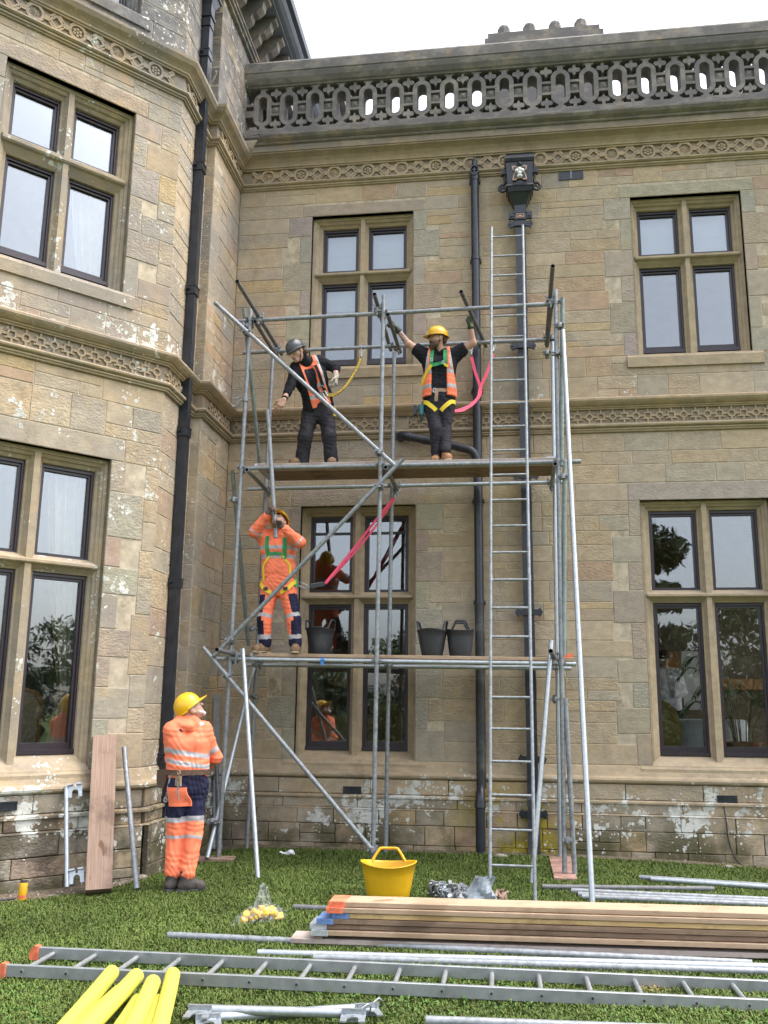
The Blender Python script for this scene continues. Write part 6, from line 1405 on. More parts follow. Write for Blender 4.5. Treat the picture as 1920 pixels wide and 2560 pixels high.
def hand(S, w, d, n, s_, curl=(55, 70, 45), sc=1.0, tag=0, thumb=(0.75, 0.55, 0.45), spread=0.0, fore=None):
    """palm and five unequal fingers; d wrist->knuckles, n the way the palm faces, s_ towards the thumb"""
    w, d = A3(w), unit(d); n = unit(A3(n)-d*float(A3(n)@d)); s_ = unit(A3(s_)-d*float(A3(s_)@d)-n*float(A3(s_)@n))
    if fore is not None: S.cone(A3(fore), w, 0.036*sc, 0.030*sc, 0.015, tag)
    for i, (o, ln, rr) in enumerate(((0.031, 0.95, 0.0095), (0.0105, 1.05, 0.0100), (-0.0105, 0.98, 0.0095), (-0.030, 0.78, 0.0085))):
        k = w+d*(0.090-0.006*abs(i-1))*sc+s_*o*sc; S.cone(w+s_*o*0.6*sc+d*0.01, k, 0.0165*sc, 0.0125*sc, 0.012, tag)
        ang = 0.0; p = k; dd = unit(d+s_*o*spread*8)
        for L_, c_ in zip((0.044, 0.028, 0.022), curl):
            ang += math.radians(c_*(1+0.06*(i-1.5))); v = dd*math.cos(ang)+n*math.sin(ang); q = p+v*L_*ln*sc; S.cone(p, q, rr*sc, rr*0.92*sc, 0.006, tag); p = q
    b = w+d*0.022*sc+s_*0.026*sc; t1 = unit(s_*thumb[0]+d*thumb[1]+n*thumb[2]*0.6); q = b+t1*0.045*sc; S.cone(b, q, 0.0145*sc, 0.0120*sc, 0.010, tag)
    t2 = unit(d*0.75+n*thumb[2]*1.2+s_*0.15); q2 = q+t2*0.034*sc; S.cone(q, q2, 0.0118*sc, 0.0105*sc, 0.006, tag); S.cone(q2, q2+unit(t2+n*0.4)*0.022*sc, 0.0105*sc, 0.0085*sc, 0.006, tag)
    return S
def boot(parent, an, toe, heel_z, mat, sole, h=0.008, up=None):
    """work boot: sole slab, heel, rounded toe, shaft, laces"""
    an, toe = A3(an), A3(toe); f = toe-an; f[2] = 0; f = unit(f); u = A3((0, 0, 1)); r_ = np.cross(f, u)
    pitchv = A3(toe)-A3((an[0], an[1], heel_z)); slope = 0.0
    base = A3((an[0], an[1], heel_z)); L = lambda a, b, c: base+r_*a+f*b+u*c
    S = Sdf(); S.fold = 0.0012
    S.cone(L(0, -0.035, 0.048), L(0, 0.02, 0.052), 0.040, 0.042, 0.03, 0); S.cone(L(0, 0.02, 0.052), L(0, 0.125, 0.042), 0.042, 0.039, 0.03, 0); S.cone(L(-0.012, 0.13, 0.040), L(0.012, 0.13, 0.040), 0.040, 0.040, 0.03, 0)
    S.cone(L(0, -0.005, 0.07), L(0, -0.010, 0.155), 0.047, 0.052, 0.03, 0); S.cone(L(0, 0.015, 0.10), L(0, 0.085, 0.068), 0.034, 0.030, 0.03, 0)
    S.cut(L(0, 0, 0.012), (0, 0, -1)); o = S.build('boot', [mat], parent, h)
    mb = MB(); out = [(0.030, -0.078), (0.040, -0.055), (0.038, 0.0), (0.043, 0.08), (0.046, 0.125), (0.036, 0.165), (0.012, 0.180)]
    poly = out+[(-a, b) for a, b in out[::-1]]; T = lambda a, b, d: V(L(a, b, 0.022-d)); mb.prism(poly, T, 0.0, 0.012); mb.prism([p for p in poly if p[1] < 0.02], T, 0.0121, 0.022); mb.prism([p for p in poly if p[1] > 0.05], T, 0.0121, 0.020); mb.build('sole', M[sole], o)
    ml = MB()
    for k in range(5):
        y_, z_ = 0.082-0.021*k, 0.096+0.014*k+0.004
        ml.path([V(L(-0.022, y_-0.010, z_-0.006)), V(L(0, y_+0.005, z_+0.008)), V(L(0.022, y_-0.010, z_-0.006))], 0.0032, 5)
    ml.build('laces', M['leather'], o); return o
def limbs(S, J, keys, rads, k=0.03, tag=0):
    for a, b, ra, rb, t in zip(keys[:-1], keys[1:], rads[:-1], rads[1:], range(20)): S.cone(J[a], J[b], ra, rb, k, tag+t)
def lerp(a, b, t): return A3(a)*(1-t)+A3(b)*t
def torso(S, J, g=0.0, tag=0, hipdrop=0.0, waist=0.0):
    """trunk from pelvis to shoulders, two columns wide; g inflates it into a garment"""
    sh = unit(A3(J['shR'])-A3(J['shL'])); c, w, p = A3(J['chest']), A3(J['waist']), A3(J['pel']); n = A3(J['neck'])
    for q in (-1, 1):
        S.cone(p+sh*q*0.075-A3((0, 0, hipdrop)), w+sh*q*0.062, 0.105+g, 0.098+g+waist, 0.05, tag); S.cone(w+sh*q*0.062, c+sh*q*0.078, 0.098+g+waist, 0.108+g, 0.05, tag); S.cone(c+sh*q*0.078, lerp(J['shL'] if q < 0 else J['shR'], c, 0.22)+A3((0, 0, -0.02)), 0.108+g, 0.072+g, 0.05, tag)
        S.cone(lerp(J['shL'] if q < 0 else J['shR'], n, 0.02), lerp(n, J['shL'] if q < 0 else J['shR'], 0.22)-A3((0, 0, 0.012)), 0.058+g, 0.048+g, 0.05, tag)
def arms(S, J, g, tag=20, sides='LR', upto=1.0, r_=(0.058, 0.046, 0.032)):
    for i, q in enumerate('LR'):
        if q in sides:
            e = J['el'+q]; w = lerp(e, J['wr'+q], upto); S.cone(J['sh'+q], e, r_[0]+g, r_[1]+g, 0.04, tag+2*i); S.cone(e, w, r_[1]+g, (r_[1]+(r_[2]-r_[1])*upto)+g, 0.025, tag+2*i+1)
def legs(S, J, g, tag=30, upto=1.0, r_=(0.098, 0.066, 0.046), k2=0.035):
    for i, q in enumerate('LR'):
        k, a = J['kn'+q], lerp(J['kn'+q], J['an'+q], upto); S.cone(J['hip'+q], k, r_[0]+g, r_[1]+g, k2+0.01, tag+2*i); S.cone(k, a, r_[1]+g, r_[2]+g, k2, tag+2*i+1)
    S.cone(J['hipL'], J['hipR'], r_[0]+g, r_[0]+g, 0.05, tag+8); S.cone(lerp(J['hipL'], J['hipR'], .5), J['pel'], r_[0]+g+0.012, 0.115+g, 0.05, tag+8)
def skin_body(J, parent, hc, f, u, upto_leg=1.0, color=None, mats=('skin', 'lips'), h=0.0075):
    S = Sdf(); torso(S, J, -0.022); arms(S, J, -0.004, 20); legs(S, J, -0.030, 30, upto_leg)
    S.cone(J['neck'], lerp(J['neck'], hc, 0.75), 0.056, 0.054, 0.03, 0); L, ax = head_into(S, hc, f, u)
    o = S.build('body', list(mats), parent, h, color or (lambda c, g, t: (g == 10)*1)); return o, L, ax, S
def band(v, *iv):
    m = np.zeros(len(v), bool)
    for a, b in iv: m |= (v > a) & (v < b)
    return m
def strap(parent, S, pts, d, w, mat, name='strap', lift=0.006, th=0.004, n=5):
    q = smooth_path(pts, n); dl = [A3(d)]*len(q) if not isinstance(d, list) else [A3(k) for k in smooth_path(d, n)]
    h_ = S.hug(q, dl, lift); mb = MB(); mb.path(h_, 0, 4, 0, True, (w, th, [V(-k) for k in dl])); return mb.build(name, M[mat], parent)
def patch(parent, S, c, ux, uz, d, w, h_, mat, name, lift=0.005, n=5):
    """small pad of cloth or plastic lying on a garment"""
    ux, uz = unit(ux), unit(uz); g = [[A3(c)+ux*w*(i/n-0.5)+uz*h_*(j/n-0.5) for i in range(n+1)] for j in range(n+1)]; mb = MB()
    H = [S.hug(r_, d, lift) for r_ in g]; H0 = [[p+V(unit(d))*0.012 for p in r_] for r_ in H]
    for j in range(n):
        for i in range(n): mb.raw([H[j][i], H[j][i+1], H[j+1][i+1], H[j+1][i]], [(0, 1, 2, 3)])
    edge = [(0, i) for i in range(n)]+[(i, n) for i in range(n)]+[(n, n-i) for i in range(n)]+[(n-i, 0) for i in range(n)]
    for a, b in zip(edge, edge[1:]+edge[:1]): mb.raw([H[a[0]][a[1]], H[b[0]][b[1]], H0[b[0]][b[1]], H0[a[0]][a[1]]], [(0, 1, 2, 3)])
    return mb.build(name, M[mat], parent)
def buckle(parent, p, d, sz=0.02):
    mb = MB(); p = V(p); x, y, z = frame_of(V(d)); T = lambda a, b, e: p+x*a+y*b+z*e
    mb.ring([(-sz, -sz*.7), (sz, -sz*.7), (sz, sz*.7), (-sz, sz*.7)], [(-sz*.65, -sz*.4), (sz*.65, -sz*.4), (sz*.65, sz*.4), (-sz*.65, sz*.4)], T, -0.006, 0.002); return mb.build('buckle', M['galv_new'], parent)

# ---- worker standing on the lawn, seen from behind
def person_lawn():
    J = dict(neck=(-2.950, -2.86, 1.455), shL=(-3.060, -2.945, 1.385), shR=(-2.815, -2.775, 1.385), elL=(-3.095, -2.815, 1.130), wrL=(-2.96, -2.665, 1.060), elR=(-2.725, -2.665, 1.135), wrR=(-2.845, -2.560, 1.040),
             chest=(-2.938, -2.86, 1.275), waist=(-2.925, -2.85, 1.06), pel=(-2.925, -2.85, 0.945), hipL=(-3.000, -2.905, 0.875), hipR=(-2.850, -2.815, 0.875), knL=(-2.998, -2.87, 0.470), knR=(-2.840, -2.845, 0.470), anL=(-2.992, -2.915, 0.105), anR=(-2.862, -2.915, 0.105))
    t = thing('person', 'worker on the lawn seen from behind in orange hooded top, looking up', 'person', 'scaffold workers', loc=(-2.93, -2.88, 0))
    f, u = (0.68, 0.38, 0.62), (-0.40, -0.22, 0.88); hc = (-2.935, -2.835, 1.575)
    b, L, ax, SB = skin_body(J, t, hc, f, u); eyes(b, L); helmet(b, L, ax, 'helmet_yellow', False)
    S = Sdf(); S.cone(L(-0.045, 0.040, -0.06), L(-0.02, 0.070, -0.108), 0.018, 0.022, 0.02); S.cone(L(0.045, 0.040, -0.06), L(0.02, 0.070, -0.108), 0.018, 0.022, 0.02); S.fold = 0.002; S.build('beard', ['white_beard'], b, 0.006)
    S = Sdf(); S.fold = 0.0042; torso(S, J, 0.012, 0, 0.0, 0.012); arms(S, J, 0.012, 20, upto=0.95); S.cone(A3(J['neck'])+A3((-0.05, -0.03, 0.0)), A3(J['neck'])+A3((0.04, 0.02, 0.015)), 0.070, 0.062, 0.03, 5)
    S.cone(A3(J['neck'])+A3((-0.075, -0.075, -0.030)), A3(J['neck'])+A3((0.045, -0.075, -0.040)), 0.052, 0.048, 0.03, 5); S.cone(A3(J['neck'])+A3((-0.03, -0.085, -0.06)), A3(J['neck'])+A3((-0.02, -0.09, -0.075)), 0.040, 0.03, 0.03, 6)
    S.cut((0, 0, 0.965), (0, 0, -1))
    def colr(c, g, q):
        m = np.zeros(len(c), int); tor = g < 20; m[tor & band(c[:, 2]+0.18*(c[:, 0]+2.93), (1.075, 1.115), (1.165, 1.207))] = 1; ar = g >= 20
        m[ar & (g % 2 == 0) & band(q, (0.62, 0.78))] = 1; m[ar & (g % 2 == 1) & band(q, (0.22, 0.42))] = 1; m[(g == 6)] = 2; m[(np.linalg.norm((c-A3((-2.83, -2.83, 1.435)))*A3((1, 1, 1.4)), axis=1) < 0.034)] = 1; return m
    jk = S.build('hooded_top', ['orange', 'silver', 'navy'], b, 0.0085, colr)
    S2 = Sdf(); S2.fold = 0.0045; legs(S2, J, 0.004, 30, 0.86, (0.098, 0.076, 0.066), 0.020); torso_keep = S2.cut((0, 0, 1.03), (0, 0, 1))
    S2.cone(A3(J['pel'])+A3((-0.05, -0.03, 0.04)), A3(J['pel'])+A3((0.05, 0.03, 0.04)), 0.125, 0.125, 0.05, 38)
    def colt(c, g, q):
        m = np.zeros(len(c), int); th_ = ((g == 30) | (g == 32)); s_ = np.where(th_, q, np.where((g == 31) | (g == 33), 1+q, 0.0)); m[(s_ < 0.60)] = 2; m[band(s_, (0.60, 0.71), (1.00, 1.10))] = 1; return m
    tr_ = S2.build('trousers', ['orange', 'silver', 'navy'], b, 0.0085, colt)
    for q, toe in (('L', (-2.91, -2.775, 0)), ('R', (-2.705, -2.815, 0))): boot(b, J['an'+q], toe, gz(-2.9, -2.9)+0.001, 'boot_dark', 'sole')
    for q, sd in (('L', 1), ('R', -1)):
        G = Sdf(); d = unit(A3(J['wr'+q])-A3(J['el'+q])); hand(G, J['wr'+q], d, (0, 0.2, -1), (0.3*sd, 0.8, 0.4), (40, 50, 30), fore=lerp(J['wr'+q], J['el'+q], 0.15)); G.build('glove', ['glove_grey'], b, 0.0055)
    bk = V((-0.53, -0.85, 0.0)); dv = tuple(-bk)
    ring_ = [A3(J['waist'])+A3((0.30*math.cos(a), 0.30*math.sin(a), -0.045)) for a in [2*math.pi*i/20 for i in range(21)]]
    dl = [A3(J['waist'])-p+A3((0, 0, -0.045)) for p in ring_]
    belt = strap(t, S, ring_, dl, 0.048, 'leather', 'tool_belt', 0.008, 0.006, 3); attach_to(belt, b)
    right = A3((0.85, -0.53, 0)); back = A3((-0.53, -0.85, 0)); W0 = A3(J['waist'])+A3((0, 0, -0.06))
    P = lambda a, z, o=0.155: V(W0+right*a+back*(o+0.022)+A3((0, 0, z)))
    mb = MB(); mb.prism([(-0.075, 0.03), (0.055, 0.03), (0.065, -0.05), (0.03, -0.125), (-0.05, -0.125), (-0.08, -0.06)], lambda x, z, d: V(W0+right*(x-0.115)+back*(0.150+0.0*abs(x))+A3((0, 0, z)))-V(back)*d, -0.045, 0.02); po = mb.build('pouch', M['leather'], belt); attach_to(po, belt)
    mb = MB(); mb.path([P(-0.005, -0.015, .163), P(-0.025, -0.11, .168), P(-0.045, -0.20, .165)], 0.009, 8); mb.ring(circle(0, 0, 0.024, 14), circle(0, 0, 0.012, 14), lambda x, z, d: P(0.0+x, -0.0+z, .163)-V(back)*d, -0.008, 0.006); mb.ring([(0.026*math.cos(a), 0.026*math.sin(a)) for a in np.linspace(-1.0, 4.1, 14)], [(0.012*math.cos(a), 0.012*math.sin(a)) for a in np.linspace(-1.0, 4.1, 14)], lambda x, z, d: P(-0.05+x, -0.222+z, .165)-V(back)*d, -0.008, 0.006)
    q = mb.build('spanner', M['galv_new'], belt); attach_to(q, belt)
    mb = MB(); mb.ring([(-0.035, 0.0), (0.035, 0.0), (0.04, -0.085), (-0.04, -0.085)], [(-0.012, -0.022), (0.012, -0.022), (0.012, -0.045), (-0.012, -0.045)], lambda x, z, d: P(0.105+x, -0.01+z, .160)-V(back)*d, -0.006, 0.006); mb.ring(circle(0, 0.03, 0.022, 12), circle(0, 0.03, 0.014, 12), lambda x, z, d: P(0.105+x, -0.01+z, .160)-V(back)*d, -0.004, 0.004); q = mb.build('hammer_loop', M['tan_leather'], belt); attach_to(q, belt)
    mb = MB(); mb.path([P(0.11, -0.06, .168), P(0.112, -0.15, .165), P(0.125, -0.215, .160)], [0.009, 0.008, 0.003], 8); q = mb.build('podger', M['galv'], belt); attach_to(q, belt)
    mb = MB(); mb.path([P(-0.205, 0.0, .06), P(-0.215, -0.08, .06)], 0.006, 6); mb.path([P(-0.222, -0.11, .05), P(-0.222, -0.19, .05)], 0.006, 6); q = mb.build('pencil', M['yellow'], belt); attach_to(q, belt)
    patch(b, S2, W0+right*0.045+A3((0, 0, -0.195)), right, (0, 0, 1), dv, 0.125, 0.165, 'orange', 'back_pocket', 0.009); patch(b, S2, W0+right*-0.155+back*-0.03+A3((0, 0, -0.165)), (0.2, -1, 0), (0, 0, 1), (1, 0.15, 0), 0.10, 0.16, 'orange', 'side_pocket', 0.007)
def attach_to(o, parent): attach(o, parent)

# ---- worker on the lower platform holding up a tube
def person_lower():
    J = dict(neck=(-2.612, -1.105, 3.560), shL=(-2.765, -1.10, 3.505), shR=(-2.470, -1.10, 3.495), elL=(-2.850, -1.235, 3.545), wrL=(-2.675, -1.325, 3.722), elR=(-2.315, -1.255, 3.410), wrR=(-2.482, -1.345, 3.560),
             chest=(-2.608, -1.085, 3.385), waist=(-2.602, -1.06, 3.150), pel=(-2.602, -1.045, 3.020), hipL=(-2.695, -1.045, 2.940), hipR=(-2.505, -1.045, 2.940), knL=(-2.735, -1.095, 2.560), knR=(-2.395, -1.095, 2.555), anL=(-2.728, -1.055, 2.285), anR=(-2.372, -1.075, 2.285))
    t = thing('person', 'worker in orange hi vis suit on the lower platform holding a tube overhead', 'person', 'scaffold workers', loc=(-2.55, -1.05, 2.18))
    f, u = (-0.10, -0.72, 0.68), (-0.02, 0.68, 0.72); hc = (-2.592, -1.150, 3.668)
    b, L, ax, SB = skin_body(J, t, hc, f, u); eyes(b, L); helmet(b, L, ax, 'helmet_yellow', False)
    S = Sdf(); S.fold = 0.004; torso(S, J, 0.018, 0, 0.0, 0.004); arms(S, J, 0.018, 20, upto=0.9); S.cone(A3(J['neck'])+A3((-0.03, 0.02, -0.01)), A3(J['neck'])+A3((0.03, 0.02, -0.01)), 0.068, 0.068, 0.03, 5); S.cone(A3(J['neck'])+A3((-0.05, 0.08, -0.02)), A3(J['neck'])+A3((0.05, 0.08, -0.02)), 0.055, 0.055, 0.03, 5); S.cut((0, 0, 3.04), (0, 0, -1))
    def colr(c, g, q):
        m = np.zeros(len(c), int); tor = g < 20; m[tor & band(c[:, 2], (3.245, 3.290), (3.345, 3.390))] = 1; ar = g >= 20; m[ar & (g % 2 == 0) & band(q, (0.62, 0.86))] = 1; m[ar & (g % 2 == 1) & band(q, (0.02, 0.12))] = 1; return m
    S.build('hooded_top', ['orange', 'silver'], b, 0.0085, colr)
    S2 = Sdf(); S2.fold = 0.0045; legs(S2, J, 0.006, 30, 0.96, (0.095, 0.074, 0.064), 0.022); S2.cone(A3(J['pel'])+A3((-0.05, 0, 0.02)), A3(J['pel'])+A3((0.05, 0, 0.02)), 0.122, 0.122, 0.05, 38); S2.cut((0, 0, 3.075), (0, 0, 1))
    def colt(c, g, q):
        m = np.zeros(len(c), int); left = (g == 30) | (g == 31); s_ = np.where((g == 30) | (g == 32), q, np.where((g == 31) | (g == 33), 1+q, 0.0)); mid = np.where(left, J['hipL'][0]+(J['knL'][0]-J['hipL'][0])*np.minimum(s_, 1), J['hipR'][0]+(J['knR'][0]-J['hipR'][0])*np.minimum(s_, 1))
        outer = np.where(left, mid-c[:, 0], c[:, 0]-mid) > np.where(s_ > 1, -0.012, 0.012); lg = g < 38
        m[lg & outer & (s_ > 0.30)] = 2; m[lg & (s_ > 1.80)] = 2; m[lg & band(s_, (0.84, 0.95), (1.62, 1.80))] = 1; return m
    S2.build('trousers', ['orange', 'silver', 'navy'], b, 0.0085, colt)
    boot(b, J['anL'], (-2.83, -1.20, 0), 2.186, 'boot_brown', 'sole_tan'); boot(b, J['anR'], (-2.335, -1.25, 0), 2.180, 'boot_brown', 'sole_tan')
    tube_d = unit(A3((-0.15, 0, 1.5))); 
    G = Sdf(); hand(G, (-2.676, -1.338, 3.728), (0.62, -0.15, 0.55), (0.35, -0.85, -0.1), (0.2, 0.1, -1), (62, 70, 50), 1.08, fore=lerp(J['wrL'], J['elL'], 0.12), thumb=(0.4, 0.6, 0.9)); G.build('glove', ['glove_grey'], b, 0.005)
    G = Sdf(); hand(G, (-2.492, -1.352, 3.572), (-0.75, -0.25, 0.42), (-0.25, -0.85, -0.25), (0.15, 0.1, 1), (58, 70, 50), 1.08, fore=lerp(J['wrR'], J['elR'], 0.12), thumb=(0.5, 0.6, 0.9)); G.build('glove', ['glove_grey'], b, 0.005)
    # harness
    hz = thing  # noqa
    d = (0, 1, 0); c = A3(J['chest']); F_ = lambda x, z: c+A3((x, 0, z))
    h1 = strap(b, S, [F_(-0.10, 0.115), F_(-0.098, 0.03), F_(-0.088, -0.06), F_(-0.075, -0.115)], d, 0.044, 'green_web', 'harness'); strap(h1, S, [F_(0.105, 0.095), F_(0.112, 0.0), F_(0.108, -0.09), F_(0.10, -0.15)], d, 0.046, 'green_web', 'shoulder_strap')
    strap(h1, S, [F_(-0.085, -0.10), F_(-0.03, -0.085), F_(0.04, -0.09), F_(0.10, -0.10)], d, 0.030, 'green_web', 'chest_strap')
    for q, x in ((-1, -0.085), (1, 0.105)): strap(h1, S, [F_(x*0.75, -0.095), F_(x*1.02, -0.15), F_(x*1.28, -0.22), F_(x*1.34, -0.32), F_(x*1.36, -0.40)], [(-0.0, 1, 0)]*2+[(-q*0.35, 1, 0)]*3, 0.024, 'yellow_web', 'side_strap')
    for q, hp, kk in ((-1, 'hipL', 'knL'), (1, 'hipR', 'knR')):
        H_ = A3(J[hp]); strap(h1, S2, [H_+A3((q*0.13, 0.0, 0.055)), H_+A3((q*0.095, -0.10, 0.02)), H_+A3((q*0.03, -0.12, -0.045)), H_+A3((-q*0.045, -0.12, -0.085))], [(-q*1.0, 0.5, 0), (-q*0.5, 1, 0), (0, 1, 0), (q*0.2, 1, 0)], 0.042, 'yellow_web', 'leg_strap', 0.009)
        p = S2.hug([H_+A3((q*0.02, 0, -0.04))], (0, 1, 0), 0.014)[0]; mb = MB(); mb.box((-0.024, -0.008, -0.018), (0.024, 0.004, 0.018), 0, lambda v, p=p: p+v); attach_to(mb.build('buckle', M['rubber'], h1), h1)
    strap(h1, S2, [A3(J['hipR'])+A3((0.10, 0, 0.13)), A3(J['hipR'])+A3((0.105, 0, 0.03)), A3(J['hipR'])+A3((0.08, 0, -0.01))], (-0.75, 1, 0), 0.04, 'green_web', 'hip_strap', 0.008)

# ---- worker in black bending on the upper platform
def person_left():
    J = dict(neck=(-2.340, -1.150, 5.605), shL=(-2.452, -1.135, 5.540), shR=(-2.190, -1.050, 5.640), elL=(-2.490, -1.235, 5.275), wrL=(-2.522, -1.385, 5.055), elR=(-2.000, -1.020, 5.560), wrR=(-1.972, -1.110, 5.410),
             chest=(-2.292, -1.075, 5.430), waist=(-2.222, -0.985, 5.230), pel=(-2.215, -0.935, 5.110), hipL=(-2.305, -0.925, 5.035), hipR=(-2.122, -0.905, 5.040), knL=(-2.352, -0.985, 4.725), knR=(-2.068, -0.960, 4.725), anL=(-2.395, -0.915, 4.470), anR=(-2.048, -0.905, 4.470))
    t = thing('person', 'worker in black with grey helmet bending on the upper platform at the left', 'person', 'scaffold workers', loc=(-2.22, -0.92, 4.36))
    f, u = (-0.50, -0.66, -0.55), (-0.36, -0.28, 0.88); hc = (-2.425, -1.265, 5.690)
    b, L, ax, SB = skin_body(J, t, hc, f, u); eyes(b, L); helmet(b, L, ax, 'helmet_black', True, True, 0.02)
    S = Sdf(); S.fold = 0.003
    for q in (-1, 1): S.cone(L(q*0.065, -0.045, 0.01), L(q*0.055, -0.075, -0.055), 0.026, 0.030, 0.02)
    S.cone(L(-0.04, -0.085, -0.045), L(0.04, -0.085, -0.045), 0.034, 0.034, 0.02); S.build('hair', ['hair'], b, 0.0065)
    gl = MB(); gl.path([V(L(-0.078, 0.02, 0.006)), V(L(-0.055, 0.088, 0.006)), V(L(0, 0.108, 0.008)), V(L(0.055, 0.088, 0.006)), V(L(0.078, 0.02, 0.006))], 0.0045, 6); attach_to(gl.build('safety_glasses', M['rubber'], b), b)
    S = Sdf(); S.fold = 0.0036; torso(S, J, 0.010, 0); arms(S, J, 0.010, 20, 'R', 0.25); arms(S, J, 0.010, 22, 'L', 0.55); S.cone(J['neck'], A3(J['neck'])+0.5*(A3(hc)-A3(J['neck'])), 0.068, 0.064, 0.03, 5); S.build('jumper', ['black_cloth'], b, 0.0085)
    S2 = Sdf(); S2.fold = 0.0042; legs(S2, J, 0.012, 30, 1.05, (0.088, 0.070, 0.070)); S2.cone(A3(J['pel'])+A3((-0.05, 0, 0.02)), A3(J['pel'])+A3((0.05, 0, 0.02)), 0.112, 0.112, 0.05, 38); S2.cut((0, 0, 5.235), (0, 0, 1)); S2.build('trousers', ['charcoal'], b, 0.0085)
    SV = Sdf(); SV.fold = 0.003; torso(SV, J, 0.022, 0); n = A3(J['neck']); sh = unit(A3(J['shR'])-A3(J['shL'])); up = unit(A3(J['neck'])-A3(J['pel'])); fw = unit(np.cross(up, sh)); fw = fw if fw[1] < 0 else -fw
    SV.cut(A3(J['shL'])-sh*-0.030, -sh); SV.cut(A3(J['shR'])+sh*-0.030, sh); SV.cut(A3(J['pel'])+up*0.0, -up)
    SV.sub(('c', n+up*0.02, n+fw*0.2+up*0.02, 0.085, 0.085), ('c', n+fw*0.12, A3(J['chest'])+fw*0.135-sh*0.01, 0.080, 0.060), ('c', A3(J['chest'])+fw*0.135-sh*0.01, A3(J['waist'])+fw*0.13-sh*0.02, 0.060, 0.030))
    def colv(c, g, q):
        m = np.zeros(len(c), int); hgt = (c-A3(J['pel']))@up; sd = np.abs((c-A3(J['chest']))@sh); m[band(hgt, (0.105, 0.150), (0.235, 0.275)) | (band(sd, (0.115, 0.145)) & (hgt > 0.28))] = 1; return m
    SV.build('hi_vis_vest', ['orange', 'silver'], b, 0.0075, colv)
    boot(b, (-2.40, -0.915, 4.5), (-2.50, -1.02, 0), 4.372, 'boot_brown', 'sole_tan'); boot(b, (-2.045, -0.905, 4.5), (-2.01, -1.05, 0), 4.365, 'boot_brown', 'sole')
    G = Sdf(); d = unit(A3((-0.35, -0.25, -0.75))); hand(G, J['wrL'], d, (-0.3, 0.6, -0.3), (-0.3, -0.8, 0.2), (25, 35, 25), 1.05, thumb=(0.8, 0.7, 0.5), spread=0.15); G.build('glove', ['glove_tan'], b, 0.005)
    mb = MB(); q = lerp(J['wrL'], J['elL'], 0.10); dd = V(unit(A3(J['elL'])-A3(J['wrL']))); mb.tube(V(q)-dd*0.012, V(q)+dd*0.012, 0.037, 14); attach_to(mb.build('bracelet', M['black_cloth'], b), b)
    G = Sdf(); hand(G, J['wrR'], (0.02, -0.15, -1), (-0.9, 0.1, 0.0), (-0.1, -1, 0.1), (45, 60, 40), 1.05, fore=lerp(J['wrR'], J['elR'], 0.18)); G.build('glove', ['glove_pale'], b, 0.005)
    fd = -fw; c = A3(J['waist']); H1 = strap(b, SV, [A3(J['shR'])+fw*0.02-sh*0.09-up*0.03, A3(J['chest'])+sh*0.085, c+sh*0.075+up*0.03, c+sh*0.06-up*0.03], fd, 0.036, 'black_cloth', 'harness', 0.008); mb = MB()
    p = V(SV.hug([c+sh*0.045+up*0.06], fd, 0.03)[0]); mb.path([p+V((0.03*math.cos(a), -0.005, 0.045*math.sin(a))) for a in np.linspace(0.4, 6.0, 14)], 0.008, 6); attach_to(mb.build('carabiner', M['galv_dark'], H1), H1)
    mb = MB()
    for k, (dx, dz) in enumerate(((0.0, -0.02), (0.035, 0.0), (0.02, -0.06), (-0.02, -0.045))): q = V(SV.hug([c+sh*(0.05+dx)+up*dz], fd, 0.02)[0]); mb.path([q+V((-0.015, 0, 0.03)), q+V((0.0, -0.012, 0.0)), q+V((0.018, 0, -0.03))], 0.008, 6)
    attach_to(mb.build('buckles', M['label'], H1), H1)
    q = V(SV.hug([c+sh*0.09-up*0.01], fd, 0.012)[0]); strap(H1, SV, [c+sh*0.06-up*0.01, c+sh*0.11-up*0.03, c+sh*0.15-up*0.05], list(map(tuple, [fd, fd-sh*0.3, fd-sh*0.8])), 0.04, 'gold_rope', 'hip_strap', 0.012); strap(H1, S2, [A3(J['hipR'])+A3((0.08, 0, 0.05)), A3(J['hipR'])+A3((0.09, 0, -0.02)), A3(J['hipR'])+A3((0.09, 0, -0.06))], (-0.5, 1, 0), 0.045, 'gold_rope', 'hip_webbing', 0.01)

